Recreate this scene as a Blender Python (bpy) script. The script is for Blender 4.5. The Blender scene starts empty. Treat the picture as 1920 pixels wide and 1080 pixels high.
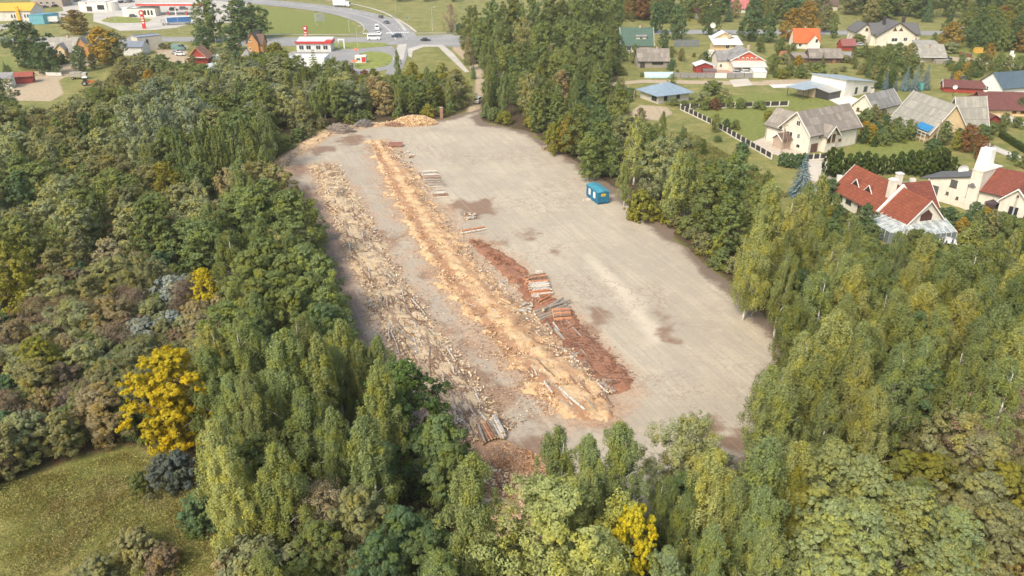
import bpy, math, random
import numpy as np
from mathutils import Vector, Matrix
R = math.radians
sc = bpy.context.scene
COL = sc.collection
# ---------------------------------------------------------------- camera
CF, CP, CH = 1480.0, R(26.05), 56.0
cam = bpy.data.cameras.new('camera'); camo = bpy.data.objects.new('camera', cam); COL.objects.link(camo)
camo.location = (0, 0, CH); camo.rotation_euler = (R(90)-CP, 0, 0)
cam.sensor_width = 36; cam.lens = CF/1920*36; cam.clip_start = 1; cam.clip_end = 12000
sc.camera = camo
# ---------------------------------------------------------------- light
SUN_EL, SUN_AZ = R(46), R(215)          # azimuth from +Y (north) clockwise: behind the camera, to the left
w = bpy.data.worlds.new('World'); sc.world = w; w.use_nodes = True
nt = w.node_tree; bg = nt.nodes['Background']
sky = nt.nodes.new('ShaderNodeTexSky'); sky.sky_type = 'NISHITA'; sky.sun_disc = False
sky.sun_elevation = SUN_EL; sky.sun_rotation = SUN_AZ; sky.air_density = 1.6; sky.dust_density = 4.0; sky.ozone_density = 0.6
nt.links.new(sky.outputs[0], bg.inputs[0]); bg.inputs[1].default_value = 0.15
sl = bpy.data.lights.new('sun', 'SUN'); so = bpy.data.objects.new('sun', sl); COL.objects.link(so)
sl.energy = 1.9; sl.angle = R(14); sl.color = (1.0, 0.93, 0.82)
sd = Vector((math.sin(SUN_AZ)*math.cos(SUN_EL), math.cos(SUN_AZ)*math.cos(SUN_EL), math.sin(SUN_EL)))
so.rotation_euler = sd.to_track_quat('Z', 'Y').to_euler(); so.location = (0, 0, 120)
sc.view_settings.view_transform = 'Standard'; sc.view_settings.look = 'None'
sc.view_settings.exposure = 0.62; sc.view_settings.gamma = 1.0
# ---------------------------------------------------------------- helpers
def G(px, py, z=0.0):
    u = (px-960)/CF; v = (540-py)/CF
    dy = math.cos(CP)+v*math.sin(CP); dz = -math.sin(CP)+v*math.cos(CP); t = (z-CH)/dz
    return Vector((u*t, dy*t, z))
def G2(px, py, z=0.0):
    p = G(px, py, z); return (p.x, p.y)
def PX(x, y, z=0.0):
    dz = z-CH; dep = y*math.cos(CP)-dz*math.sin(CP); up = y*math.sin(CP)+dz*math.cos(CP)
    return (960+CF*x/dep, 540-CF*up/dep)
def poly(pts, z=0.0): return [G2(a, b, z) for a, b in pts]
def tag(o, label=None, cat=None, group=None, kind=None):
    if label: o['label'] = label
    if cat: o['category'] = cat
    if group: o['group'] = group
    if kind: o['kind'] = kind
    return o
def thing(name, label, cat, loc=(0, 0, 0), rz=0.0, group=None, scale=1.0):
    o = bpy.data.objects.new(name, None); COL.objects.link(o); o.empty_display_size = .3
    o.location = loc; o.rotation_euler = (0, 0, rz); o.scale = (scale,)*3
    return tag(o, label, cat, group)
def children(o): return [c for c in bpy.data.objects if c.parent == o]
def copy_tree(tpl, kids, loc, rz=0.0, scale=None, label=None, group=None):
    c = tpl.copy(); COL.objects.link(c); c.location = loc; c.rotation_euler = (0, 0, rz)
    if scale: c.scale = scale if hasattr(scale, '__len__') else (scale,)*3
    if label: c['label'] = label
    if group: c['group'] = group
    for k, sub in kids:
        d = k.copy(); COL.objects.link(d); d.parent = c
        for s in sub:
            e = s.copy(); COL.objects.link(e); e.parent = d
    return c
def kidsof(o): return [(k, children(k)) for k in children(o)]
class MB:
    def __init__(s): s.v = []; s.f = []; s.m = []
    def add(s, vs, fs, m=0):
        n = len(s.v); s.v += [tuple(v) for v in vs]
        for f in fs: s.f.append(tuple(n+i for i in f)); s.m.append(m)
        return s
    def box(s, x0, y0, z0, x1, y1, z1, m=0):
        return s.add([(x0,y0,z0),(x1,y0,z0),(x1,y1,z0),(x0,y1,z0),(x0,y0,z1),(x1,y0,z1),(x1,y1,z1),(x0,y1,z1)],
            [(0,3,2,1),(4,5,6,7),(0,1,5,4),(1,2,6,5),(2,3,7,6),(3,0,4,7)], m)
    def prism(s, pts, z0, z1, m=0):        # pts counter-clockwise xy; z1 may be a list
        n = len(pts); zz = z1 if hasattr(z1, '__len__') else [z1]*n
        return s.add([(x,y,z0) for x,y in pts]+[(p[0],p[1],z) for p,z in zip(pts,zz)],
            [tuple(range(n-1,-1,-1)), tuple(range(n,2*n))]+[(i,(i+1)%n,n+(i+1)%n,n+i) for i in range(n)], m)
    def prof(s, pr, x0, x1, m=0):          # profile in (y,z) extruded along x
        n = len(pr)
        return s.add([(x0,y,z) for y,z in pr]+[(x1,y,z) for y,z in pr],
            [tuple(range(n-1,-1,-1)), tuple(range(n,2*n))]+[(i,(i+1)%n,n+(i+1)%n,n+i) for i in range(n)], m)
    def cyl(s, p0, p1, r0, r1=None, n=8, m=0, mc=None):
        r1 = r0 if r1 is None else r1; p0 = Vector(p0); p1 = Vector(p1); d = (p1-p0).normalized()
        a = d.orthogonal().normalized(); b = d.cross(a); k = len(s.v)
        for p, r in ((p0, r0), (p1, r1)):
            for i in range(n):
                t = 2*math.pi*i/n; s.v.append(tuple(p+a*r*math.cos(t)+b*r*math.sin(t)))
        for i in range(n): s.f.append((k+i, k+(i+1)%n, k+n+(i+1)%n, k+n+i)); s.m.append(m)
        s.f.append(tuple(k+n-1-i for i in range(n))); s.m.append(m if mc is None else mc)
        s.f.append(tuple(k+n+i for i in range(n))); s.m.append(m if mc is None else mc)
        return s
    def tube(s, pts, rs, n=6, m=0):
        for i in range(len(pts)-1): s.cyl(pts[i], pts[i+1], rs[i], rs[i+1], n, m)
        return s
    def build(s, name, mats, parent=None, loc=(0,0,0), rz=0.0, smooth=False):
        me = bpy.data.meshes.new(name); me.from_pydata(s.v, [], s.f); 
        for mt in (mats if isinstance(mats, (list, tuple)) else [mats]): me.materials.append(mt)
        me.polygons.foreach_set('material_index', s.m)
        if smooth: me.polygons.foreach_set('use_smooth', [True]*len(s.f))
        me.update()
        o = bpy.data.objects.new(name, me); COL.objects.link(o); o.location = loc; o.rotation_euler = (0, 0, rz)
        if parent: o.parent = parent
        return o
# ---------------------------------------------------------------- materials
def newmat(name):
    m = bpy.data.materials.new(name); m.use_nodes = True; nt = m.node_tree
    return m, nt, nt.nodes, nt.links, nt.nodes['Principled BSDF']
def ramp(ns, stops):
    r = ns.new('ShaderNodeValToRGB'); e = r.color_ramp.elements
    while len(e) < len(stops): e.new(.5)
    for i, (p, c) in enumerate(stops): e[i].position = p; e[i].color = (*c[:3], 1)
    return r
def noise(ns, ls, vec, scale, detail=4, rough=.6):
    n = ns.new('ShaderNodeTexNoise'); n.inputs['Scale'].default_value = scale; n.inputs['Detail'].default_value = detail
    n.inputs['Roughness'].default_value = rough
    if vec is not None: ls.new(vec, n.inputs['Vector'])
    return n.outputs[0]
def mix(ns, ls, fac, a, b, mode='MIX'):
    m = ns.new('ShaderNodeMix'); m.data_type = 'RGBA'; m.blend_type = mode
    for s, v in ((0, fac), (6, a), (7, b)):
        if hasattr(v, 'links'): ls.new(v, m.inputs[s])
        elif s == 0: m.inputs[0].default_value = v
        else: m.inputs[s].default_value = (*v[:3], 1)
    return m.outputs[2]
def math_(ns, ls, op, a, b=0.0, c=None, clamp=False):
    m = ns.new('ShaderNodeMath'); m.operation = op; m.use_clamp = clamp
    for i, v in enumerate((a, b, c)):
        if v is None: continue
        if hasattr(v, 'links'): ls.new(v, m.inputs[i])
        else: m.inputs[i].default_value = v
    return m.outputs[0]
def sstep(ns, ls, v, lo, hi):
    m = ns.new('ShaderNodeMapRange'); m.interpolation_type = 'SMOOTHSTEP'
    ls.new(v, m.inputs[0]); m.inputs[1].default_value = lo; m.inputs[2].default_value = hi
    return m.outputs[0]
def texvec(ns, ls, kind='Object', scale=(1,1,1), rot=0.0):
    t = ns.new('ShaderNodeTexCoord'); m = ns.new('ShaderNodeMapping'); ls.new(t.outputs[kind], m.inputs[0])
    m.inputs['Scale'].default_value = scale; m.inputs['Rotation'].default_value = (0, 0, rot)
    return m.outputs[0]
_M = {}
def mat(c, rough=.8, var=.18, scale=1.2, metal=0.0, dirt=None):
    key = ('p', c, rough, var, scale, metal, dirt)
    if key in _M: return _M[key]
    m, nt, ns, ls, b = newmat('paint'); v = texvec(ns, ls)
    n = noise(ns, ls, v, scale, 6, .7)
    col = mix(ns, ls, sstep(ns, ls, n, .3, .7), tuple(x*(1-var) for x in c), tuple(min(1, x*(1+var)) for x in c))
    if dirt:
        n2 = noise(ns, ls, texvec(ns, ls, 'Object', (1,1,.25)), 1.6, 5, .7)
        col = mix(ns, ls, math_(ns, ls, 'MULTIPLY', sstep(ns, ls, n2, .5, .72), .55), col, dirt)
    ls.new(col, b.inputs['Base Color']); b.inputs['Roughness'].default_value = rough; b.inputs['Metallic'].default_value = metal
    _M[key] = m; return m
def roofmat(c, c2, sx=1.1, sy=.9, mort=.03, rough=.85, mortc=None, patch=.5, joint=.02):
    key = ('r', c, c2, sx, sy, mort, patch)
    if key in _M: return _M[key]
    m, nt, ns, ls, b = newmat('roofing'); v = texvec(ns, ls)
    br = ns.new('ShaderNodeTexBrick'); ls.new(v, br.inputs[0]); br.offset = .5
    br.inputs['Color1'].default_value = (*c, 1); br.inputs['Color2'].default_value = (*c2, 1)
    br.inputs['Mortar'].default_value = (*(mortc or tuple(x*.45 for x in c)), 1)
    br.inputs['Scale'].default_value = 1; br.inputs['Brick Width'].default_value = sx; br.inputs['Row Height'].default_value = sy
    br.inputs['Mortar Size'].default_value = mort
    n = noise(ns, ls, v, .55, 6, .75)
    col = mix(ns, ls, math_(ns, ls, 'MULTIPLY', sstep(ns, ls, n, .4, .66), patch), br.outputs[0], tuple(x*.5 for x in c))
    n3 = noise(ns, ls, v, 3.5, 4, .7)
    col = mix(ns, ls, math_(ns, ls, 'MULTIPLY', sstep(ns, ls, n3, .52, .7), patch*.6), col, tuple(min(1, x*1.35) for x in c2))
    ls.new(col, b.inputs['Base Color']); b.inputs['Roughness'].default_value = rough
    bp = ns.new('ShaderNodeBump'); bp.inputs['Strength'].default_value = .5; bp.inputs['Distance'].default_value = .05
    ls.new(br.outputs[1], bp.inputs['Height']); bp.invert = True; ls.new(bp.outputs[0], b.inputs['Normal'])
    _M[key] = m; return m
def seammat(c, rough=.45, step=.5, metal=.15):
    key = ('s', c, step)
    if key in _M: return _M[key]
    m, nt, ns, ls, b = newmat('seam_metal'); v = texvec(ns, ls)
    wv = ns.new('ShaderNodeTexWave'); ls.new(v, wv.inputs[0]); wv.inputs['Scale'].default_value = .314/step; wv.bands_direction = 'X'
    f = sstep(ns, ls, wv.outputs[1], .9, .99)
    n = noise(ns, ls, v, .8, 5, .7)
    col = mix(ns, ls, sstep(ns, ls, n, .3, .7), tuple(x*.85 for x in c), tuple(min(1,x*1.1) for x in c))
    col = mix(ns, ls, math_(ns, ls, 'MULTIPLY', f, .5), col, tuple(x*.55 for x in c))
    ls.new(col, b.inputs['Base Color']); b.inputs['Roughness'].default_value = rough; b.inputs['Metallic'].default_value = metal
    _M[key] = m; return m
def leafmat(name, var=.35, hue2=(1.25, 1.1, .6), trans=.33):
    m, nt, ns, ls, b = newmat(name); ns.remove(b); out = ns['Material Output']
    oi = ns.new('ShaderNodeObjectInfo'); ge = ns.new('ShaderNodeNewGeometry')
    base = oi.outputs['Color']; rnd = ge.outputs['Random Per Island']
    v = texvec(ns, ls)
    n = noise(ns, ls, v, .45, 3, .6)
    c1 = mix(ns, ls, 1.0, base, hue2, 'MULTIPLY')
    col = mix(ns, ls, sstep(ns, ls, n, .42, .68), base, c1)
    val = math_(ns, ls, 'MULTIPLY_ADD', rnd, 2*var, 1-var)
    cmb = ns.new('ShaderNodeCombineColor')
    for i in range(3): ls.new(val, cmb.inputs[i])
    col = mix(ns, ls, 1.0, col, cmb.outputs[0], 'MULTIPLY')
    d = ns.new('ShaderNodeBsdfDiffuse'); t = ns.new('ShaderNodeBsdfTranslucent'); ms = ns.new('ShaderNodeMixShader')
    ls.new(col, d.inputs[0]); ls.new(col, t.inputs[0]); ms.inputs[0].default_value = trans
    ls.new(d.outputs[0], ms.inputs[1]); ls.new(t.outputs[0], ms.inputs[2]); ls.new(ms.outputs[0], out.inputs[0])
    return m
def barkmat(name, c1, c2, sc_=6, zs=2.5):
    m, nt, ns, ls, b = newmat(name); v = texvec(ns, ls, 'Object', (1, 1, zs))
    n = noise(ns, ls, v, sc_, 4, .7)
    ls.new(mix(ns, ls, sstep(ns, ls, n, .5, .62), c1, c2), b.inputs['Base Color']); b.inputs['Roughness'].default_value = .9
    return m
GLASS = None
def glassmat(c=(.03,.04,.05)):
    key = ('g', c)
    if key in _M: return _M[key]
    m, nt, ns, ls, b = newmat('window_glass')
    b.inputs['Base Color'].default_value = (*c, 1); b.inputs['Roughness'].default_value = .12
    _M[key] = m; return m
# ================================================================ GROUND
def pip(X, Y, pts):
    ins = np.zeros(X.shape, bool); n = len(pts)
    for i in range(n):
        x0, y0 = pts[i]; x1, y1 = pts[(i+1) % n]
        c = ((y0 > Y) != (y1 > Y)); xx = (x1-x0)*(Y-y0)/((y1-y0) if y1 != y0 else 1e-9)+x0
        ins ^= c & (X < xx)
    return ins
def pdist(X, Y, pts, closed=True, r=None):
    """distance to a polyline; with r (half widths) returns distance minus interpolated half width"""
    D = np.full(X.shape, 1e9); n = len(pts)
    for i in range(n if closed else n-1):
        ax, ay = pts[i]; bx, by = pts[(i+1) % n]; dx, dy = bx-ax, by-ay
        t = np.clip(((X-ax)*dx+(Y-ay)*dy)/(dx*dx+dy*dy+1e-9), 0, 1)
        d = np.hypot(X-ax-t*dx, Y-ay-t*dy)
        if r is not None: d = d-(r[i]+(r[(i+1) % n]-r[i])*t)
        D = np.minimum(D, d)
    return D
def lateral(X, Y, pts, r):
    D = np.full(X.shape, 1e9); Lt = np.zeros(X.shape); n = len(pts)
    for i in range(n-1):
        ax, ay = pts[i]; bx, by = pts[i+1]; dx, dy = bx-ax, by-ay; l = math.hypot(dx, dy)
        t = np.clip(((X-ax)*dx+(Y-ay)*dy)/(l*l), 0, 1); d = np.hypot(X-ax-t*dx, Y-ay-t*dy); s = ((X-ax)*dy-(Y-ay)*dx)/l/(r[i]+(r[i+1]-r[i])*t)
        Lt = np.where(d < D, s, Lt); D = np.minimum(D, d)
    return Lt
def sd(X, Y, pts):
    d = pdist(X, Y, pts); return np.where(pip(X, Y, pts), d, -d)      # positive inside
def vnoise(X, Y, s, seed=0):
    rs = np.random.RandomState(seed); T = rs.rand(256, 256)
    x = X/s; y = Y/s; xi = np.floor(x).astype(int); yi = np.floor(y).astype(int); fx = x-xi; fy = y-yi
    fx = fx*fx*(3-2*fx); fy = fy*fy*(3-2*fy); g = lambda a, b: T[a % 256, b % 256]
    return (g(xi,yi)*(1-fx)+g(xi+1,yi)*fx)*(1-fy)+(g(xi,yi+1)*(1-fx)+g(xi+1,yi+1)*fx)*fy
def fbm(X, Y, s, seed=0, o=4):
    r = 0; a = .5; t = 0
    for i in range(o): r = r+a*vnoise(X+13.7*i, Y+7.1*i, s/2**i, seed+i); t += a; a *= .55
    return r/t
def grid_obj(name, X, Y, Z, attrs, mats, keep=None):
    ny, nx = X.shape; V = np.stack([X, Y, Z], -1).reshape(-1, 3)
    idx = np.arange(ny*nx).reshape(ny, nx)
    q = np.stack([idx[:-1,:-1], idx[:-1,1:], idx[1:,1:], idx[1:,:-1]], -1).reshape(-1, 4)
    if keep is not None:
        k = keep[:-1,:-1]|keep[:-1,1:]|keep[1:,1:]|keep[1:,:-1]; q = q[k.reshape(-1)]
        used = np.unique(q); rm = np.full(len(V), -1); rm[used] = np.arange(len(used)); q = rm[q]; V = V[used]
    else: used = slice(None)
    me = bpy.data.meshes.new(name); me.vertices.add(len(V)); me.vertices.foreach_set('co', V.astype(np.float32).ravel())
    me.loops.add(len(q)*4); me.loops.foreach_set('vertex_index', q.astype(np.int32).ravel())
    me.polygons.add(len(q)); me.polygons.foreach_set('loop_start', np.arange(0, len(q)*4, 4, dtype=np.int32))
    me.polygons.foreach_set('use_smooth', np.ones(len(q), bool))
    for n, a in attrs.items():
        at = me.attributes.new(n, 'FLOAT', 'POINT'); at.data.foreach_set('value', np.clip(a, -4, 4).astype(np.float32).reshape(-1)[used])
    me.update(calc_edges=True); me.validate()
    for m in mats: me.materials.append(m)
    o = bpy.data.objects.new(name, me); COL.objects.link(o); return o
def attr(ns, n):
    a = ns.new('ShaderNodeAttribute'); a.attribute_name = n; return a.outputs['Fac']
YARD_PX = [(905,205),(880,212),(866,214),(838,224),(780,230),(700,232),(620,243),(560,270),(535,290),(518,325),(528,350),(575,385),(598,440),(612,500),(632,560),(650,620),(690,700),(740,775),(800,860),(850,940),(880,1000),(900,1040),(1000,1050),(1120,1020),(1260,960),(1390,890),(1425,845),(1440,760),(1478,655),(1452,610),(1395,560),(1330,500),(1262,440),(1190,385),(1135,345),(1080,305),(1030,273),(985,246),(950,238),(905,232),(893,222),(912,208)]
YARD = poly(YARD_PX)
FOREST_PX = [[(-400,230),(0,205),(130,222),(300,190),(500,150),(640,150),(760,165),(860,190),(880,205),(838,222),(700,230),(610,240),(530,280),(510,335),(580,400),(600,500),(640,580),(655,650),(700,730),(790,860),(860,980),(900,1100),(1120,1040),(1390,900),(1450,760),(1490,660),(1390,550),(1190,385),(1000,250),(895,225),(900,190),(905,150),(860,60),(1150,0),(1160,150),(1200,260),(1300,340),(1420,380),(1500,440),(1700,480),(1920,560),(2200,700),(2200,1500),(-300,1500),(500,1200),(440,960),(380,880),(250,860),(0,930),(-400,960)]]
FORESTP = [poly(p) for p in FOREST_PX]
CLEAR = poly([(-200,960),(0,905),(130,865),(230,835),(330,850),(430,950),(440,1020),(470,1150),(-200,1400)])
SAND = [poly(p) for p in ([(0,160),(30,150),(80,140),(130,120),(160,128),(110,150),(120,175),(95,190),(20,188)],
   [(60,135),(130,118),(180,90),(200,94),(160,128),(90,150)],
   [(290,92),(330,82),(352,86),(350,118),(318,118),(296,108)],
   [(1185,208),(1200,196),(1250,200),(1262,212),(1235,226),(1188,222)],
   [(1130,162),(1205,155),(1330,158),(1440,160),(1440,153),(1330,151),(1205,149),(1130,156)],
   [(1505,300),(1560,300),(1560,335),(1512,350),(1500,325)],
   [(1400,275),(1440,252),(1470,262),(1520,292),(1500,302),(1450,288)],
   [(1430,150),(1520,148),(1560,160),(1500,164),(1430,158)],
   [(850,84),(862,86),(905,130),(912,150),(900,205),(885,215),(875,208),(890,170),(892,135),(848,92)],
   [(1745,105),(1830,108),(1920,122),(1920,130),(1820,116),(1745,112)])]
LUSH = [poly(p) for p in ([(-100,110),(20,105),(40,150),(-100,160)],[(1290,205),(1460,200),(1470,262),(1400,276)],[(1330,180),(1520,170),(1560,160),(1560,200),(1440,205),(1330,190)],
   [(480,10),(640,30),(680,60),(490,66)],[(1580,225),(1700,240),(1740,300),(1600,300)],[(1500,370),(1580,380),(1650,440),(1560,440)],[(1780,440),(1920,470),(1920,560),(1760,470)],[(1750,100),(1920,110),(1920,60),(1750,60)])]
def ground():
    ys = np.concatenate([np.linspace(-500, 30, 14), np.geomspace(40, 640, 420), np.geomspace(680, 7000, 16)])
    us = np.concatenate([[-1], np.linspace(-.999, .999, 420)[:], [1]])
    hw = np.where(ys < 40, 110, 60+.72*np.maximum(ys, 40))
    X = hw[:, None]*us[None, :]; Y = np.repeat(ys[:, None], len(us), 1)
    X[:, 0] = -7000; X[:, -1] = 7000
    fo = np.full(X.shape, -9.0)
    for p in FORESTP: fo = np.maximum(fo, sd(X, Y, p))
    fo = np.where((Y > 700), 5, fo); cl = sd(X, Y, CLEAR); fo = np.minimum(fo, -cl)
    sa = np.full(X.shape, -9.0)
    for p in SAND: sa = np.maximum(sa, sd(X, Y, p))
    lu = np.full(X.shape, -9.0)
    for p in LUSH: lu = np.maximum(lu, sd(X, Y, p))
    yd = sd(X, Y, YARD)
    Z = (fbm(X, Y, 9, 3)-.5)*.35*np.clip(-yd/6, 0, 1)*np.clip(-sa, 0, 1)-.03
    Z = np.where(yd > -.5, -.05, Z)
    far = (Y > 150) ; Z = np.where(far, -.05+(Z+.05)*.3, Z); Z = np.where(X*0+Y > 90, np.minimum(Z, -.03), Z)
    m, nt, ns, ls, b = newmat('ground'); v = texvec(ns, ls)
    n1 = noise(ns, ls, v, .12, 5, .65); n2 = noise(ns, ls, v, .9, 5, .75); n3 = noise(ns, ls, v, 4.0, 3, .7)
    grass = mix(ns, ls, sstep(ns, ls, n1, .38, .62), (.16,.175,.035), (.25,.23,.065))
    grass = mix(ns, ls, math_(ns, ls, 'MULTIPLY', sstep(ns, ls, n2, .5, .7), .6), grass, (.28,.22,.09))
    grass = mix(ns, ls, math_(ns, ls, 'MULTIPLY', sstep(ns, ls, n3, .45, .75), .45), grass, (.06,.085,.02))
    n4 = noise(ns, ls, v, .3, 4, .7); grass = mix(ns, ls, math_(ns, ls, 'MULTIPLY', sstep(ns, ls, n4, .5, .66), .7), grass, (.33,.27,.10)); grass = mix(ns, ls, math_(ns, ls, 'MULTIPLY', math_(ns, ls, 'SUBTRACT', 1.0, sstep(ns, ls, n4, .34, .44)), .6), grass, (.10,.13,.028))
    lush = mix(ns, ls, sstep(ns, ls, n2, .35, .65), (.14,.17,.03), (.22,.23,.05))
    e = lambda a, s, k: math_(ns, ls, 'ADD', a, math_(ns, ls, 'MULTIPLY', math_(ns, ls, 'SUBTRACT', s, .5), k))
    col = mix(ns, ls, sstep(ns, ls, e(attr(ns, 'lush'), n2, 4), -.6, .6), grass, lush)
    litter = mix(ns, ls, sstep(ns, ls, n2, .38, .62), (.035,.045,.016), (.10,.052,.026))
    litter = mix(ns, ls, math_(ns, ls, 'MULTIPLY', sstep(ns, ls, n3, .5, .75), .7), litter, (.16,.075,.035))
    col = mix(ns, ls, sstep(ns, ls, e(attr(ns, 'forest'), n2, 5), -1, 1.2), col, litter)
    sand = mix(ns, ls, sstep(ns, ls, n2, .35, .65), (.50,.39,.26), (.36,.28,.18))
    sand = mix(ns, ls, math_(ns, ls, 'MULTIPLY', sstep(ns, ls, n3, .5, .75), .4), sand, (.58,.48,.36))
    col = mix(ns, ls, sstep(ns, ls, e(attr(ns, 'sand'), n2, 3.5), -.4, .5), col, sand)
    ls.new(col, b.inputs['Base Color']); b.inputs['Roughness'].default_value = .95
    bp = ns.new('ShaderNodeBump'); bp.inputs['Strength'].default_value = .7; bp.inputs['Distance'].default_value = .25
    ls.new(n3, bp.inputs['Height']); ls.new(bp.outputs[0], b.inputs['Normal'])
    o = grid_obj('ground', X, Y, Z, {'forest': fo, 'sand': sa, 'lush': lu}, [m]); tag(o, kind='structure')
ground()
# ---------------------------------------------------------------- the yard
a0, a1 = G(610,310), G(930,830); DIR = math.atan2(a1.y-a0.y, a1.x-a0.x)     # direction of the two log rows
S1 = poly([(606,312),(640,375),(680,455),(730,560),(795,660),(865,760),(915,822)]); W1 = [3.0,3.4,3.4,3.6,3.9,3.6,2.2]
S2 = poly([(708,268),(745,330),(800,420),(868,520),(950,615),(1030,695),(1098,758)]); W2 = [2.6,4.4,4.6,5.0,5.2,5.4,4.4]
BK = poly([(890,452),(935,485),(985,530),(1040,590),(1085,640),(1125,680),(1158,722)]); WB = [1.2,1.9,2.2,2.6,2.4,2.4,2.3]
EDGE = poly([(519,335),(530,300),(560,278),(610,252),(650,240),(720,232),(760,234)])
PATCH_PX = [((735,455),3.2),((712,440),2.2),((800,515),1.6),((835,625),2.4),((828,620),1.8),((790,560),1.5),((893,712),2.6),((935,745),2.8),((950,760),1.5),((1130,785),2.4),((1150,788),2.0),((890,395),4.2),((905,385),3.5),((860,385),3.0),((1250,632),1.8),((1240,595),.9),((790,590),1.5),((1000,850),2.5),((900,840),4.0),((930,905),5.0),((960,930),4.5),((1010,890),3.0),((940,455),2.0),((1040,470),1.2),((985,440),1.8),((640,640),2.5),((760,595),1.2),((560,320),4.0),((600,280),4.0),((660,262),4.5),((560,370),4),((590,430),3.0),((1385,830),2.0),((1340,800),1.5),((1090,620),3.0),((1130,590),2.0),((860,655),2.0),((1040,780),1.2),((1010,795),1.0)]
def yard():
    xs = np.arange(-62, 52, .5); ys = np.concatenate([np.arange(52, 130, .4), np.arange(130, 238, .6)])
    X, Y = np.meshgrid(xs, ys); yd = sd(X, Y, YARD)
    nz = fbm(X, Y, 5, 11); Z = np.clip((yd+(nz-.5)*5)*.09, -.25, .025)
    saw1 = -pdist(X, Y, S1, False, W1)+(fbm(X, Y, 3, 5)-.5)*4.0
    saw2 = -pdist(X, Y, S2, False, W2)+(fbm(X, Y, 3, 7)-.5)*5.0
    bark = -pdist(X, Y, BK, False, WB)+(fbm(X, Y, 2, 9)-.5)*1.6
    edge = -pdist(X, Y, EDGE, False, [2.2]*7)+(fbm(X, Y, 3, 15)-.5)*4
    mid = -pdist(X, Y, poly([(660,290),(720,400),(770,520),(860,640),(960,760),(930,900),(940,1000)]), False, [5,5,4,4,5,7,8])+(fbm(X, Y, 6, 21)-.5)*12
    west = -pdist(X, Y, poly([(520,335),(565,370),(600,440),(640,560),(665,640),(760,780),(860,900)]), False, [3,4,3.5,2.5,3,3,4])+(fbm(X, Y, 5, 33)-.5)*5
    dirt = np.full(X.shape, -9.0)
    for (p, r) in PATCH_PX:
        g = G(*p); d = np.hypot((X-g.x), (Y-g.y)*.75)
        dirt = np.maximum(dirt, r*.85-d+(fbm(X, Y, 1.8, 41)-.5)*6)
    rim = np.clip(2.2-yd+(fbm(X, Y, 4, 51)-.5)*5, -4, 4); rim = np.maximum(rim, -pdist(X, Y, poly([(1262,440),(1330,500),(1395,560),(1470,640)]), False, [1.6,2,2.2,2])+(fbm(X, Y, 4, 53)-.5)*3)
    pale = -pdist(X, Y, poly([(1100,480),(1180,560),(1230,640)]), False, [.6,1.6,1.0])+(fbm(X, Y, 3, 61)-.5)*2
    Z = Z+np.clip(saw1, 0, 2)*.02+np.clip(saw2, 0, 2)*.02
    m, nt, ns, ls, b = newmat('yard_paving'); v = texvec(ns, ls); vr = texvec(ns, ls, 'Object', (1,1,1), -DIR)
    vs = texvec(ns, ls, 'Object', (.12,1,1), 0)     # stretched after rotation
    mp = ns.new('ShaderNodeMapping'); ls.new(vr, mp.inputs[0]); mp.inputs['Scale'].default_value = (.14, 1, 1)
    streak = noise(ns, ls, mp.outputs[0], .7, 5, .7)
    n0 = noise(ns, ls, v, .06, 4, .6); n1 = noise(ns, ls, v, .35, 6, .7); n2 = noise(ns, ls, v, 1.6, 6, .8); n3 = noise(ns, ls, v, 6.0, 3, .8)
    col = mix(ns, ls, sstep(ns, ls, n0, .38, .62), (.40,.34,.25), (.48,.41,.30))
    col = mix(ns, ls, math_(ns, ls, 'MULTIPLY', sstep(ns, ls, streak, .42, .62), .4), col, (.33,.29,.235))
    col = mix(ns, ls, math_(ns, ls, 'MULTIPLY', sstep(ns, ls, n1, .52, .72), .45), col, (.60,.51,.38))
    br = ns.new('ShaderNodeTexBrick'); wob = ns.new('ShaderNodeVectorMath'); wob.operation = 'ADD'; nn = ns.new('ShaderNodeTexNoise'); ls.new(v, nn.inputs[0]); nn.inputs['Scale'].default_value = .5
    sc_ = ns.new('ShaderNodeVectorMath'); sc_.operation = 'SCALE'; ls.new(nn.outputs[1], sc_.inputs[0]); sc_.inputs['Scale'].default_value = .35
    ls.new(vr, wob.inputs[0]); ls.new(sc_.outputs[0], wob.inputs[1]); ls.new(wob.outputs[0], br.inputs[0])
    br.inputs['Color1'].default_value = (0,0,0,1); br.inputs['Color2'].default_value = (.35,.35,.35,1); br.inputs['Mortar'].default_value = (1,1,1,1)
    br.inputs['Scale'].default_value = 1; br.inputs['Brick Width'].default_value = 6; br.inputs['Row Height'].default_value = 2.0; br.inputs['Mortar Size'].default_value = .11; br.inputs['Mortar Smooth'].default_value = .6
    col = mix(ns, ls, math_(ns, ls, 'MULTIPLY', br.outputs[1], math_(ns, ls, 'MULTIPLY', sstep(ns, ls, n2, .4, .66), .55)), col, (.60,.52,.39))
    sepc = ns.new('ShaderNodeSeparateColor'); ls.new(br.outputs[0], sepc.inputs[0])
    col = mix(ns, ls, math_(ns, ls, 'MULTIPLY', sepc.outputs[0], .7), col, (.33,.29,.235))
    col = mix(ns, ls, math_(ns, ls, 'MULTIPLY', sstep(ns, ls, n2, .54, .66), .6), col, (.27,.21,.155))
    e = lambda a, s, k: math_(ns, ls, 'ADD', a, math_(ns, ls, 'MULTIPLY', math_(ns, ls, 'SUBTRACT', s, .5), k))
    col = mix(ns, ls, math_(ns, ls, 'MULTIPLY', sstep(ns, ls, e(attr(ns, 'mid'), n2, 5), -1, 2.5), .45), col, (.35,.295,.235))
    col = mix(ns, ls, math_(ns, ls, 'MULTIPLY', sstep(ns, ls, e(attr(ns, 'pale'), n2, 2), -1.2, 1.4), .6), col, (.62,.54,.41))
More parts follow.
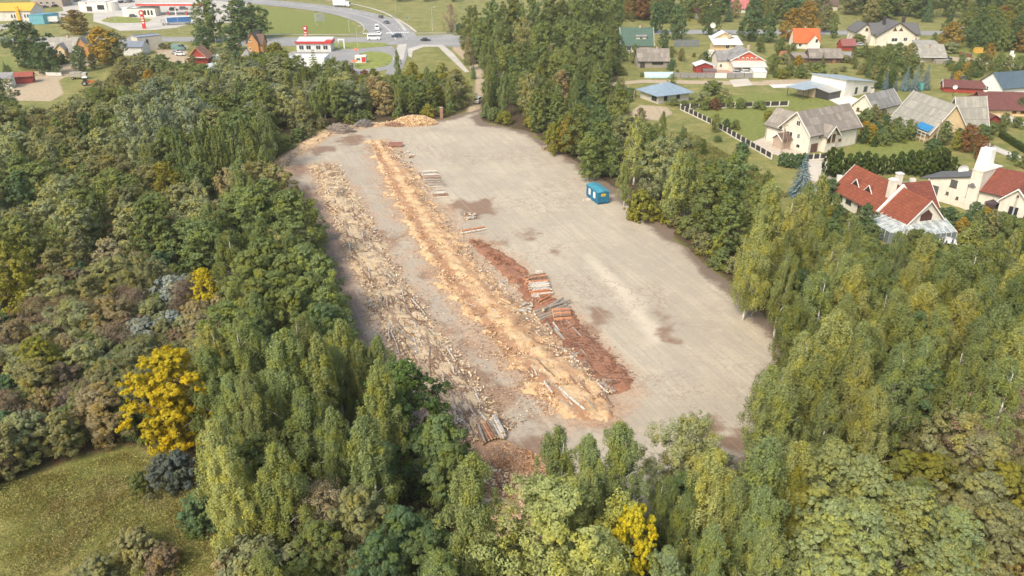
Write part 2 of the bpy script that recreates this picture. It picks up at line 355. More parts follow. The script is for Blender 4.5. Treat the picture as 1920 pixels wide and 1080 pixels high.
    brown = mix(ns, ls, sstep(ns, ls, n2, .35, .65), (.17,.10,.06), (.25,.15,.095))
    col = mix(ns, ls, math_(ns, ls, 'MULTIPLY', sstep(ns, ls, e(attr(ns, 'west'), n2, 4), -1.8, 1.2), .9), col, (.16,.115,.09))
    col = mix(ns, ls, math_(ns, ls, 'MULTIPLY', sstep(ns, ls, e(attr(ns, 'dirt'), n2, 3), -1.0, 1.4), .88), col, brown)
    halo = math_(ns, ls, 'MULTIPLY', sstep(ns, ls, e(attr(ns, 'spill'), n1, 9), -3.0, 1.8), .72)
    col = mix(ns, ls, halo, col, mix(ns, ls, sstep(ns, ls, n2, .38, .62), (.47,.315,.20), (.34,.22,.145)))
    rg = math_(ns, ls, 'ABSOLUTE', math_(ns, ls, 'SUBTRACT', noise(ns, ls, v, .42, 5, .62), .5))
    sq = math_(ns, ls, 'MULTIPLY', math_(ns, ls, 'SUBTRACT', 1.0, sstep(ns, ls, rg, .004, .018)), sstep(ns, ls, noise(ns, ls, v, .05, 3, .6), .48, .6))
    col = mix(ns, ls, math_(ns, ls, 'MULTIPLY', sq, .7), col, (.24,.16,.11))
    mt = ns.new('ShaderNodeMapping'); ls.new(vr, mt.inputs[0]); mt.inputs['Scale'].default_value = (.03, 1, 1); tr_ = noise(ns, ls, mt.outputs[0], 1.7, 3, .6)
    col = mix(ns, ls, math_(ns, ls, 'MULTIPLY', sstep(ns, ls, tr_, .56, .66), .18), col, (.30,.26,.21))
    col = mix(ns, ls, math_(ns, ls, 'MULTIPLY', math_(ns, ls, 'SUBTRACT', 1.0, sstep(ns, ls, tr_, .34, .44)), .18), col, (.60,.52,.40))
    fleck = math_(ns, ls, 'MULTIPLY', sstep(ns, ls, e(attr(ns, 'spill'), n1, 8), -3.2, 1), sstep(ns, ls, n3, .48, .60))
    col = mix(ns, ls, math_(ns, ls, 'MULTIPLY', fleck, .8), col, mix(ns, ls, sstep(ns, ls, n2, .4, .6), (.60,.40,.22), (.30,.16,.09)))
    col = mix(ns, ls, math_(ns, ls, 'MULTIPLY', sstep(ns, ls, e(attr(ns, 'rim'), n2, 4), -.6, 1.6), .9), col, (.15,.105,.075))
    fine = math_(ns, ls, 'MULTIPLY_ADD', n3, .5, .75)
    cmb = ns.new('ShaderNodeCombineColor')
    for i in range(3): ls.new(fine, cmb.inputs[i])
    col = mix(ns, ls, 1, col, cmb.outputs[0], 'MULTIPLY')
    ls.new(col, b.inputs['Base Color']); b.inputs['Roughness'].default_value = .9
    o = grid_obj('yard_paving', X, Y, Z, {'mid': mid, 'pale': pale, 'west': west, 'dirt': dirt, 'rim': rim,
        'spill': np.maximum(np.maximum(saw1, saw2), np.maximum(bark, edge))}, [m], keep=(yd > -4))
    tag(o, kind='structure')
    # heaps of sawdust and bark lying on it
    def heapmat(name, cs, sp, cores=()):
        m, nt, ns, ls, b = newmat(name); v = texvec(ns, ls)
        mp = texvec(ns, ls, 'Object', (1,1,1), -DIR); m2 = ns.new('ShaderNodeMapping'); ls.new(mp, m2.inputs[0]); m2.inputs['Scale'].default_value = (.16, 1, 1)
        a = noise(ns, ls, v, .5, 6, .75); st = noise(ns, ls, m2.outputs[0], .9, 4, .7); c = noise(ns, ls, v, 1.5, 6, .85); d = noise(ns, ls, v, 3.6, 4, .85)
        col = mix(ns, ls, sstep(ns, ls, a, .38, .62), cs[0], cs[1])
        col = mix(ns, ls, math_(ns, ls, 'MULTIPLY', sstep(ns, ls, st, .5, .62), sp[0]), col, cs[2])
        col = mix(ns, ls, math_(ns, ls, 'MULTIPLY', sstep(ns, ls, c, .5, .64), sp[1]), col, cs[3])
        col = mix(ns, ls, math_(ns, ls, 'MULTIPLY', math_(ns, ls, 'SUBTRACT', 1.0, sstep(ns, ls, c, .34, .46)), .6), col, cs[4])
        col = mix(ns, ls, math_(ns, ls, 'MULTIPLY', sstep(ns, ls, d, .5, .62), sp[2]), col, cs[4])
        for (l0, wd, am) in cores:
            g_ = math_(ns, ls, 'ABSOLUTE', math_(ns, ls, 'SUBTRACT', attr(ns, 'lat'), l0))
            g_ = math_(ns, ls, 'ADD', g_, math_(ns, ls, 'MULTIPLY', math_(ns, ls, 'SUBTRACT', c, .5), 1.1))
            g_ = math_(ns, ls, 'ADD', g_, math_(ns, ls, 'MULTIPLY', math_(ns, ls, 'SUBTRACT', a, .5), 1.0))
            col = mix(ns, ls, math_(ns, ls, 'MULTIPLY', math_(ns, ls, 'SUBTRACT', 1.0, sstep(ns, ls, g_, wd*.5, wd*1.6)), am), col, cs[2])
        ls.new(col, b.inputs['Base Color']); b.inputs['Roughness'].default_value = .95
        bp = ns.new('ShaderNodeBump'); bp.inputs['Strength'].default_value = .8; bp.inputs['Distance'].default_value = .12
        ls.new(c, bp.inputs['Height']); ls.new(bp.outputs[0], b.inputs['Normal'])
        return m
    mS1 = heapmat('sawdust_old', [(.50,.36,.21),(.55,.43,.28),(.22,.135,.085),(.28,.17,.105),(.70,.57,.37)], (.9,.8,.5))
    mS2 = heapmat('sawdust_fresh', [(.60,.38,.18),(.60,.43,.25),(.33,.18,.10),(.36,.20,.115),(.72,.53,.30)], (.5,.8,.6), [(.42,.16,.9),(-.35,.12,.7)])
    mB = heapmat('bark_litter', [(.27,.12,.065),(.32,.15,.085),(.20,.095,.06),(.14,.07,.045),(.42,.24,.15)], (.4,.5,.3))
    mE = heapmat('edge_litter', [(.45,.28,.15),(.62,.46,.26),(.25,.14,.09),(.30,.17,.10),(.70,.56,.38)], (.5,.6,.4))
    def heap(name, label, cat, a, hmax, m, sd_, lat=None):
        H = np.clip(a*.22, -.3, hmax)+(fbm(X2, Y2, 1.3, sd_, 5)-.5)*.9*np.clip(a+.5, 0, 1)+.02
        H = np.where(a < -.6, -.3, H)
        o = grid_obj(name, X2, Y2, H, {'lat': lat if lat is not None else X2*0}, [m], keep=(a > -.8)); tag(o, label, cat, kind='stuff')
    global X2, Y2
    xs = np.arange(-60, 50, .32); ys = np.arange(56, 236, .32); X2, Y2 = np.meshgrid(xs, ys)
    e1 = lambda k: (fbm(X2, Y2, 3, k)-.5)*3.6+(fbm(X2, Y2, .9, k+3)-.5)*2.4
    heap('sawdust_strip', 'long ragged strip of pale sawdust and bark under the left row of poles', 'sawdust', -pdist(X2, Y2, S1, False, [q*.9 for q in W1])+e1(5)*1.1, .45, mS1, 3, lateral(X2, Y2, S1, W1))
    heap('sawdust_strip', 'wide orange strip of fresh sawdust down the middle of the yard', 'sawdust', -pdist(X2, Y2, S2, False, [q*.85 for q in W2])+e1(7)*1.35-.2, .45, mS2, 8, lateral(X2, Y2, S2, W2))
    heap('bark_strip', 'dark red-brown strip of bark litter right of the orange sawdust', 'bark litter', -pdist(X2, Y2, BK, False, WB)+e1(9)*.45, .22, mB, 12)
    heap('litter_bank', 'low bank of wood litter along the far left edge of the yard', 'wood litter', -pdist(X2, Y2, EDGE, False, [1.6,1.6,2,2.2,1.8,1.6,1.6])+e1(15), .35, mE, 14)
    q = poly([(905,950),(930,975),(960,985),(1000,960)])
    heap('litter_bank', 'patch of split wood litter at the near end of the yard', 'wood litter', -pdist(X2, Y2, q, False, [2.5,4,4,2])+e1(25), .3, mE, 17)
yard()
# ================================================================ ROADS
def asphalt(name, c, c2, sc_=.5):
    m, nt, ns, ls, b = newmat(name); v = texvec(ns, ls)
    n = noise(ns, ls, v, sc_, 6, .75); n2 = noise(ns, ls, v, .08, 3, .6)
    col = mix(ns, ls, sstep(ns, ls, n, .35, .68), c, c2)
    col = mix(ns, ls, math_(ns, ls, 'MULTIPLY', sstep(ns, ls, n2, .45, .65), .35), col, tuple(min(1, x*1.25) for x in c2))
    ls.new(col, b.inputs['Base Color']); b.inputs['Roughness'].default_value = .9; return m
ASPH = asphalt('asphalt', (.22,.22,.215), (.31,.30,.285), .8); PAVE = asphalt('paving', (.42,.39,.34), (.50,.46,.40)); GRAV = asphalt('gravel_surface', (.46,.41,.33), (.56,.50,.41), 1.5)
WHITE = mat((.78,.77,.74), .7, .06); KERB = asphalt('kerb_stone', (.42,.40,.37), (.5,.48,.44), 3)
LAWN = None
def smooth(pts, k=6):
    out = []; n = len(pts)
    for i in range(n-1):
        p0, p1, p2, p3 = pts[max(0,i-1)], pts[i], pts[i+1], pts[min(n-1,i+2)]
        for j in range(k):
            t = j/k; out.append(tuple(.5*((2*p1[a])+(-p0[a]+p2[a])*t+(2*p0[a]-5*p1[a]+4*p2[a]-p3[a])*t*t+(-p0[a]+3*p1[a]-3*p2[a]+p3[a])*t**3) for a in (0,1)))
    return out+[pts[-1]]
def ribbon_mb(pts, w, z, off=0.0, mb=None, dash=None):
    mb = mb or MB(); V = [Vector(p).to_2d() for p in pts]; nrm = []
    for i in range(len(V)):
        d = (V[min(i+1, len(V)-1)]-V[max(0, i-1)]).normalized(); nrm.append(Vector((-d.y, d.x)))
    acc = 0
    for i in range(len(V)-1):
        acc += (V[i+1]-V[i]).length
        if dash and (acc % dash[0]) > dash[1]: continue
        a0, a1 = V[i]+nrm[i]*(off-w/2), V[i]+nrm[i]*(off+w/2); b0, b1 = V[i+1]+nrm[i+1]*(off-w/2), V[i+1]+nrm[i+1]*(off+w/2)
        mb.add([(*a0, z), (*b0, z), (*b1, z), (*a1, z)], [(0,1,2,3)])
    return mb
def sheet(name, px, z, m, k=0):
    P = poly(px)
    if k: P = smooth(P+[P[0]], k)[:-1]
    mb = MB(); mb.add([(x, y, z) for x, y in P], [tuple(range(len(P)))])
    o = mb.build(name, m); 
    if o.data.polygons[0].normal.z < 0:
        o.data.flip_normals()
    tag(o, kind='structure'); KEEPR.append(P); return o
KEEPR = []
MAIN = smooth([G2(-250,78), G2(0,75), G2(200,74), G2(420,74), G2(560,77), G2(700,76), G2(860,71)]+[G2(980,66), G2(1090,62), G2(1300,60), G2(1500,61), G2(1760,62), G2(2100,64)], 10)
CURV = smooth([G2(300,-14), G2(470,2), G2(560,10), G2(640,21), G2(700,37), G2(728,55), G2(742,74)], 12)
o = ribbon_mb(smooth([G2(455,78), G2(560,78), G2(700,77), G2(800,74), G2(860,71)], 6), 24, .022).build('road', ASPH); tag(o, kind='structure')
o = ribbon_mb(MAIN, 13.5, .03).build('road', ASPH); tag(o, kind='structure')
o = ribbon_mb(CURV, 21, .05).build('road', ASPH); tag(o, kind='structure')
o = ribbon_mb(CURV, .3, .075, 0).build('lane_marking', WHITE); tag(o, kind='structure')
o = ribbon_mb(CURV, .25, .075, 5.2, dash=(9, 4)).build('lane_marking', WHITE); tag(o, kind='structure')
o = ribbon_mb(MAIN, .2, .055, 0, dash=(10, 5)).build('lane_marking', WHITE); tag(o, kind='structure')
cp = G(694,62); 
# crosswalk
mb = MB(); a, b_ = G(682,63), G(765,61)
for i in range(22):
    p = a.lerp(b_, i/21)
    if 9 <= i <= 10: continue
    mb.box(p.x-.25, p.y-2.2, .076, p.x+.25, p.y+2.2, .085)
tag(mb.build('crosswalk', WHITE), kind='structure')
sheet('station_forecourt', [(540,100),(560,92),(612,90),(650,92),(735,86),(748,100),(752,118),(738,128),(690,138),(655,142),(600,150),(540,140)], .02, ASPH)
sheet('slip_road', [(735,112),(745,82),(860,74),(880,76),(862,88),(790,86),(765,96),(760,115),(748,140),(722,140)], .035, ASPH)
sheet('pavement', [(736,112),(747,84),(763,82),(756,112)], .045, PAVE)
sheet('forecourt_lawn', [(545,92),(600,80),(700,80),(726,82),(720,87),(650,92),(560,96)], .06, mat((.21,.235,.045), .95, .3, .4), 3)
LAWN = mat((.21,.235,.045), .95, .3, .4)
sheet('forecourt_lawn', [(664,128),(668,106),(690,97),(722,99),(736,108),(728,122),(700,128),(676,130)], .06, LAWN, 3)
sheet('pavement', [(766,106),(764,92),(790,84),(830,84),(850,100),(880,135),(872,136),(838,104),(822,88),(795,88),(774,96),(772,108)], .07, PAVE)
sheet('station_forecourt', [(175,22),(250,14),(360,8),(430,8),(470,30),(440,42),(360,44),(330,52),(290,56),(225,58),(195,46),(175,40)], .02, PAVE)
sheet('station_forecourt', [(110,0),(470,-8),(460,14),(360,16),(240,20),(200,26),(120,22)], .012, PAVE)
sheet('pavement', [(-100,44),(0,46),(60,36),(110,22),(180,10),(170,20),(120,32),(60,44),(0,56),(-100,62)], .02, PAVE)
sheet('forecourt_lawn', [(190,38),(215,31),(260,34),(284,36),(270,42),(220,43),(195,41)], .07, LAWN, 3)
sheet('concrete_pad', [(1367,150),(1402,147),(1412,160),(1376,163)], .02, GRAV)
sheet('drive', [(1442,159),(1500,157),(1560,166),(1620,190),(1580,200),(1535,178),(1480,164),(1450,165)], .03, mat((.66,.63,.57), .9, .08))
sheet('drive', [(1340,108),(1372,116),(1400,136),(1335,138)], .03, mat((.42,.27,.20), .9, .15))
sheet('drive', [(1400,270),(1440,255),(1466,262),(1520,294),(1545,300),(1500,306),(1446,288)], .04, mat((.50,.43,.34), .9, .12))
sheet('drive', [(1512,300),(1550,302),(1560,330),(1540,345),(1512,335)], .03, GRAV)
sheet('path', [(1838,262),(1920,296),(1990,330),(1990,342),(1920,306),(1838,272)], .03, PAVE)
sheet('path', [(1870,205),(1990,260),(1990,275),(1905,232),(1860,215)], .03, PAVE)
# broad concrete kerbs of the round lawn at the bend
o = ribbon_mb(smooth([G2(505,64),G2(600,66),G2(660,64),G2(682,58),G2(676,44),G2(648,32),G2(600,22),G2(540,14)], 6), .5, .12).build('kerb', KERB); tag(o, kind='structure')
o = ribbon_mb(smooth([G2(760,58),G2(750,44),G2(730,28),G2(690,14),G2(640,4),G2(560,-6)], 6), 1.6, .06).build('footpath', PAVE); tag(o, kind='structure')
o = ribbon_mb(smooth([G2(765,62),G2(800,62),G2(858,62)], 6), 1.6, .06).build('footpath', PAVE); tag(o, kind='structure')
o = ribbon_mb(smooth([G2(360,66),G2(480,65),G2(560,65),G2(680,66)], 6), 1.4, .06).build('footpath', PAVE); tag(o, kind='structure')
o = ribbon_mb(smooth([G2(736,30),G2(765,48),G2(780,60)], 6), 1.2, .06).build('footpath', GRAV); tag(o, kind='structure')
# ================================================================ BUILDINGS
CREAM = (.68,.635,.54); DK = mat((.05,.045,.04), .6); TRIM = mat((.75,.73,.68), .6, .05)
R_SLATE = roofmat((.32,.28,.235), (.20,.175,.15), 1.1, 1.6, .03); R_PALE = roofmat((.38,.36,.31), (.29,.275,.24), 1.1, 1.5, .03)
R_GREY = roofmat((.32,.31,.29), (.19,.185,.175), 1.1, 1.7, .03); R_TILE = roofmat((.34,.095,.045), (.22,.06,.032), .34, .42, .035, patch=.7)
R_TILE2 = roofmat((.27,.075,.045), (.17,.05,.032), .34, .42, .035, patch=.65)
R_ORG = roofmat((.62,.15,.045), (.55,.13,.04), .3, .4, .02, patch=.15); R_GREEN = roofmat((.085,.15,.115), (.075,.13,.10), .8, .6, .02, patch=.15)
R_MAR = roofmat((.165,.06,.05), (.13,.05,.045), .5, .8, .02, patch=.3); R_MARL = roofmat((.30,.11,.10), (.27,.10,.09), .5, .8, .02, patch=.2)
R_DARK = roofmat((.15,.145,.145), (.12,.118,.12), .4, .4, .02, patch=.2); R_BLUE = seammat((.28,.36,.42)); R_WHITE = seammat((.75,.75,.74)); R_STEEL = seammat((.40,.43,.45)); R_BROWN = roofmat((.17,.11,.085), (.14,.09,.07), .5, .8, .02, patch=.3)
def window(parent, M_, w, h, frame, glass, mull=1, sill=True):
    """M_ : (origin Vector at bottom-left seen from outside, u unit vector along the wall, n outward)"""
    o, u, n = M_; mb = MB(); t = .09; d = .05
    def bx(m, a0, a1, z0, z1, d0, d1):
        pts = []
        for z in (z0, z1):
            for a, dd in ((a0, d0), (a1, d0), (a1, d1), (a0, d1)): p = o+u*a+n*dd; pts.append((p.x, p.y, p.z+z))
        m.add(pts, [(3,2,1,0),(4,5,6,7),(0,1,5,4),(1,2,6,5),(2,3,7,6),(3,0,4,7)])
    bx(mb, 0, w, 0, t, 0, d+.02); bx(mb, 0, w, h-t, h, 0, d+.02); bx(mb, 0, t, t, h-t, 0, d+.02); bx(mb, w-t, w, t, h-t, 0, d+.02)
    for i in range(mull): a = w*(i+1)/(mull+1); bx(mb, a-t*.4, a+t*.4, t, h-t, 0, d+.01)
    if sill: bx(mb, -.08, w+.08, -.08, -.002, 0, d+.1)
    f = mb.build('window', frame, parent); p = MB(); bx(p, t+.001, w-t-.001, t+.001, h-t-.001, -.01, d*.5); p.build('pane', glass, f); return f
def door(parent, M_, w, h, m):
    o, u, n = M_; mb = MB()
    def bx(m_, a0, a1, z0, z1, d0, d1):
        pts = []
        for z in (z0, z1):
            for a, dd in ((a0, d0), (a1, d0), (a1, d1), (a0, d1)): p = o+u*a+n*dd; pts.append((p.x, p.y, p.z+z))
        m_.add(pts, [(3,2,1,0),(4,5,6,7),(0,1,5,4),(1,2,6,5),(2,3,7,6),(3,0,4,7)])
    bx(mb, 0, w, 0, h, 0, .05); bx(mb, w*.1, w*.9, h*.08, h*.45, .05, .07); bx(mb, w*.1, w*.9, h*.52, h*.93, .05, .07); return mb.build('door', m, parent)
def root(name, label, cat, p, group=None): return thing(name, label, cat, (p[0], p[1], 0), 0, group)
def vol(rt, A, ang, L, D, h, rh, roof, wall, rmat, ov=.45, ove=.35, ridge='x', base=None, wins=(), doors=(), fr=None, gl=None, trim=None, t=.16, z0=0.0, gable=None, off=0.0, mull=1):
    """a block of building. A: front-left base corner (world xy), ang: direction of the front wall, L along it, D deep (away to the left of the direction)"""
    ca, sa = math.cos(ang), math.sin(ang); rx, ry = rt.location.x, rt.location.y
    def W(x, y): return (A[0]+ca*x-sa*y-rx, A[1]+sa*x+ca*y-ry)
    gl = gl or glassmat(); fr = fr or TRIM
    # local frame for the roof: X along ridge
    if ridge == 'x': LX, LY, c = L, D, W(L/2, D/2); ra = ang
    else: LX, LY, c = D, L, W(L/2, D/2); ra = ang+math.pi/2
    hw = LY/2
    wb = MB()
    if roof == 'gable':
        k = rh/hw; prf = [(-hw, z0), (hw, z0), (hw, h), (off, h+rh), (-hw, h)]
        wb.prof(prf, -LX/2, LX/2)
    elif roof == 'mono':    # rises along +Y of the local frame by rh
        wb.prof([(-hw, z0), (hw, z0), (hw, h+rh), (-hw, h)], -LX/2, LX/2)
    else: wb.box(-LX/2, -hw, z0, LX/2, hw, h)
    KEEPR.append([loc(None, ang, A, *q) for q in ((-1.5,-1.5),(L+1.5,-1.5),(L+1.5,D+1.5),(-1.5,D+1.5))])
    wo = wb.build('wall', wall, rt, (c[0], c[1], 0), ra)
    if base: 
        bb = MB().box(-LX/2-.04, -hw-.04, -.3, LX/2+.04, hw+.04, base[0]); bb.build('plinth', base[1], rt, (c[0], c[1], 0), ra)
    rb = MB(); g = .01
    if roof == 'gable':
        x0, x1 = -LX/2-ove, LX/2+ove
        for s in (-1, 1):
            hh = hw+off*(-s) if False else (hw-off if s > 0 else hw+off); kk = rh/hh; e = hw+ov
            ze = h-kk*ov
            pr = [(s*e, ze+g), (off, h+rh+g), (off, h+rh+t+g), (s*e, ze+t+g)]
            if s < 0: pr = pr[::-1]
            rb.prof(pr[::-1], x0, x1)
    elif roof == 'mono':
        k = rh/LY; rb.prof([(-hw-ov, h-k*ov+g), (hw+ov, h+rh+k*ov+g), (hw+ov, h+rh+k*ov+t+g), (-hw-ov, h-k*ov+t+g)], -LX/2-ove, LX/2+ove)
    elif roof == 'hip':
        X, Y = LX/2+ov, hw+ov; rx_ = max(0, X-Y) 
        rb.add([(-X,-Y,h),(X,-Y,h),(X,Y,h),(-X,Y,h),(-X,-Y,h+t),(X,-Y,h+t),(X,Y,h+t),(-X,Y,h+t),(-rx_,0,h+rh+t),(rx_,0,h+rh+t)],
            [(3,2,1,0),(0,1,5,4),(1,2,6,5),(2,3,7,6),(3,0,4,7),(4,5,9,8),(5,6,9),(6,7,8,9),(7,4,8)] if rx_ > .05 else [(3,2,1,0),(0,1,5,4),(1,2,6,5),(2,3,7,6),(3,0,4,7),(4,5,9,8),(5,6,9),(6,7,8,9),(7,4,8)])
    elif roof == 'flat':
        rb.box(-LX/2-ove, -hw-ov, h+g, LX/2+ove, hw+ov, h+t)
        if rh > 0:   # parapet
            for q in ((-LX/2,-hw,LX/2,-hw+.3),(-LX/2,hw-.3,LX/2,hw),(-LX/2,-hw+.3,-LX/2+.3,hw-.3),(LX/2-.3,-hw+.3,LX/2,hw-.3)): rb.box(q[0], q[1], h+t, q[2], q[3], h+t+rh, 0)
    if roof == 'gable' and L > 5:
        for sg in (-1, 1):
            e_ = sg*(hw+ov+.07); ze = h-rh/hw*ov+.06; MB().cyl((-LX/2-ove, e_, ze), (LX/2+ove, e_, ze), .09, n=6).build('gutter', DK, rt, (c[0], c[1], 0), ra)
            MB().cyl((LX/2-.3, sg*(hw+.06), .05), (LX/2-.3, sg*(hw+.06), ze-.1), .05, n=5).build('downpipe', DK, rt, (c[0], c[1], 0), ra)
    if roof != 'none': rb.build('roof', rmat, rt, (c[0], c[1], 0), ra)
    if trim and roof == 'gable':
        k = rh/hw; e = hw+ov; ze = h-k*ov
        for xx in (-LX/2-ove-.12, LX/2+ove+.02):
            pr = [(-e, ze-.1), (0, h+rh-.1), (e, ze-.1), (e, ze+t+.06), (0, h+rh+t+.06), (-e, ze+t+.06)]
            vs = [(xx, y, z) for y, z in pr]+[(xx+.1, y, z) for y, z in pr]; tb = MB()
            tb.add(vs, [(0,5,4,1),(1,4,3,2),(6,7,10,11),(7,8,9,10)]+[(i,(i+1)%6,6+(i+1)%6,6+i) for i in range(6)])
            tb.build('bargeboard', trim, rt, (c[0], c[1], 0), ra)
    sides = {'f': ((0, 0), (1, 0), (0, -1)), 'r': ((L, 0), (0, 1), (1, 0)), 'b': ((L, D), (-1, 0), (0, 1)), 'l': ((0, D), (0, -1), (-1, 0))}
    def mk(side, u, z):
        o, uu, nn = sides[side]; p = W(o[0]+uu[0]*u, o[1]+uu[1]*u)
        U = Vector((ca*uu[0]-sa*uu[1], sa*uu[0]+ca*uu[1], 0)); N_ = Vector((ca*nn[0]-sa*nn[1], sa*nn[0]+ca*nn[1], 0))
        return (Vector((p[0], p[1], z)), U, N_)
    for q in wins: window(rt, mk(*q[:3]), q[3], q[4], q[5] if len(q) > 5 else fr, gl, mull)
    for q in doors: door(rt, mk(*q[:3]), q[3], q[4], q[5])
    return W
def loc(t, a, A_, x, y): return (A_[0]+math.cos(a)*x-math.sin(a)*y, A_[1]+math.sin(a)*x+math.cos(a)*y)
def ang(a, b): return math.atan2(b[1]-a[1], b[0]-a[0])
def chim(rt, x, y, z0, z1, w=.5, m=None, cap=True, d=None):
    d = d or w; mb = MB().box(x-w/2-rt.location.x, y-d/2-rt.location.y, z0, x+w/2-rt.location.x, y+d/2-rt.location.y, z1)
    c = mb.build('chimney', m or mat((.45,.36,.28), .9, .15), rt)
    if cap: MB().box(x-w/2-.08-rt.location.x, y-d/2-.08-rt.location.y, z1, x+w/2+.08-rt.location.x, y+d/2+.08-rt.location.y, z1+.12).build('cap', DK if cap is True else cap, c)
def smallpart(rt, name, m, *boxes):
    mb = MB()
    for b in boxes: mb.box(*b)
    return mb.build(name, m, rt)
mCREAM = mat(CREAM, .85, .07, .6, dirt=(.42,.36,.27)); mWHITE = mat((.74,.71,.64), .85, .06, .6, dirt=(.5,.46,.38)); mYEL = mat((.66,.50,.29), .85, .08, .6, dirt=(.45,.34,.22)); mBEI = mat((.55,.50,.41), .85, .08, .6)
mRED = mat((.30,.045,.035), .8, .15); mREDB = mat((.50,.10,.055), .8, .08); mWOOD = mat((.30,.15,.07), .85, .2, 3); mORW = mat((.48,.24,.09), .85, .15, 3); mBRICK = roofmat((.34,.16,.10), (.28,.13,.085), .25, .08, .012, mortc=(.4,.35,.3), patch=.2); mCONC = mat((.40,.38,.34), .9, .12); mGREYW = mat((.30,.27,.23), .9, .2, 2)
# -- green-roofed house
A = G2(1164,99); t_ = root('house', 'house with a steep dark green roof and a small white dormer', 'house', A)
vol(t_, A, 0, 13.2, 9.5, 3.0, 6.3, 'gable', mBEI, R_GREEN, .3, .3, wins=[('f',2.4,.9,1.7,1.5),('f',6.2,.9,1.4,1.5)], trim=TRIM)
W = vol(t_, (A[0]+6.2, A[1]+1.6), 0, 4.2, 3.4, 6.3, .9, 'mono', mWHITE, R_GREY, .5, .3, wins=[('f',1.5,5.1,1.2,1.0)], z0=3.6); chim(t_, A[0]+8, A[1]+5, 7.5, 10.6, .8)
# -- grey shed in front of it
A = G2(1195,127); t_ = root('shed', 'long weathered shed with slate roof in front of the green-roofed house', 'shed', A)
vol(t_, A, 0, 11.8, 8, 2.7, 3.6, 'gable', mGREYW, R_SLATE, .5, .3, wins=[('f',5.4,1.2,4.2,.8,DK)], doors=[('f',1.0,0,1.8,1.9,DK)], mull=3); chim(t_, A[0]+7.6, A[1]+4.4, 5.5, 7.2, .6)
# -- greenhouse
A = G2(1209,146); t_ = root('greenhouse', 'low pale blue polytunnel greenhouse at the left end of the grey fence', 'greenhouse', A)
mb = MB(); pr = [(1.7*math.cos(a), 1.75*math.sin(a)) for a in [math.pi*i/8 for i in range(9)]]; mb.prof(pr, 0, 10); mb.build('cover', mat((.42,.62,.66), .4, .1), t_, (0, 1.7, 0))
for i in range(6): MB().prof([(1.76*math.cos(a), 1.81*math.sin(a)) for a in [math.pi*i_/8 for i_ in range(9)]], i*2-.03, i*2+.03).build('hoop', TRIM, t_, (0, 1.7, 0))
# -- pale yellow house, white roof
A = G2(1339,108); B = G2(1384,101); t_ = root('house', 'tall pale yellow house with a wide white metal roof', 'house', A); a = ang(A, B)
vol(t_, A, a*0, 9.8, 8.5, 5.2, 1.6, 'mono', mYEL, R_WHITE, 1.0, 1.0, wins=[('f',4.2,3.4,1.3,1.5),('f',7.2,3.4,1.2,1.2,DK)], doors=[('f',.2,0,1.0,2.0,mWOOD)])
vol(t_, (A[0]+1.0, A[1]+6.5), 0, 7.5, 4.0, 6.9, 2.0, 'gable', mYEL, R_WHITE, .8, .8, ridge='y'); chim(t_, A[0]+6.4, A[1]+5, 7, 8.6, .9)
vol(t_, (A[0]-1.8, A[1]+.5), 0, 1.7, 2.2, 2.2, .3, 'mono', mWHITE, R_WHITE, .2, .2)
# -- red gabled house
A = G2(1369,134); t_ = root('house', 'house with a red timber gable of five white-framed arches above a carport', 'house', A)
vol(t_, A, 0, 11.8, 13, 4.2, 3.0, 'gable', mCREAM, R_GREY, .7, .5, ridge='y', trim=TRIM)
mb = MB().prof([(-5.7, 4.0), (5.7, 4.0), (0, 6.95)], -.06, .06); mb.build('red_gable', mREDB, t_, (5.9, -.08, 0), math.pi/2)
for i in range(5):
    x = 2.5+i*1.6; mb = MB(); pts = [(x-.42, 4.35), (x+.42, 4.35), (x+.42, 4.75)]+[(x+.42*math.cos(q), 4.75+.42*math.sin(q)) for q in (.8, 1.57, 2.3)]+[(x-.42, 4.75)]
    mb.add([(p[0], -.20, p[1]) for p in pts]+[(p[0], -.15, p[1]) for p in pts], [tuple(range(7)), tuple(range(13, 6, -1))]+[(k, (k+1) % 7, 7+(k+1) % 7, 7+k) for k in range(7)])
    w_ = mb.build('arch_window', TRIM, t_); MB().box(x-.3, -.22, 4.42, x+.3, -.2, 4.8).build('pane', glassmat(), w_)
vol(t_, (A[0]-4.2, A[1]+3), 0, 4.4, 9, 3.6, 2.6, 'gable', mCREAM, R_GREY, .5, .4, ridge='x', wins=[('f',.8,.9,1,1.3),('l',1.5,.9,1,1.3),('l',4.5,.9,1,1.3)]); chim(t_, A[0]+7, A[1]+5, 6.2, 9, .9)
o = MB().prof([(-4.6, 2.3), (0, 3.6), (0, 3.72), (-4.6, 2.42)], -.3, 12.2).build('canopy', seammat((.66,.64,.58)), t_)
[MB().cyl((x, -4.4, 0), (x, -4.4, 2.35), .08).build('canopy_post', TRIM, t_) for x in (0, 3, 6, 9)]
A = G2(1412,146); t_ = root('shed', 'white box shed with a pale flat roof at the end of the grey fence', 'shed', A)
vol(t_, A, 0, 4.6, 4, 1.9, .7, 'mono', mat((.72,.71,.68), .6, .04), R_WHITE, .15, .15)
# -- small red shed
A = G2(1304,137); t_ = root('shed', 'dark red shed under a white roof beside the paved drive', 'shed', A)
vol(t_, A, 0, 6.2, 5.0, 2.6, 1.1, 'gable', mRED, R_WHITE, .5, .5, ridge='y', doors=[('f',1.9,0,2.0,2.1,mat((.18,.03,.03)))]); vol(t_, (A[0]+2.4, A[1]-2.6), 0, 4.6, 2.2, 1.2, .3, 'mono', mat((.25,.12,.12)), mat((.16,.14,.14)), .1, .1)
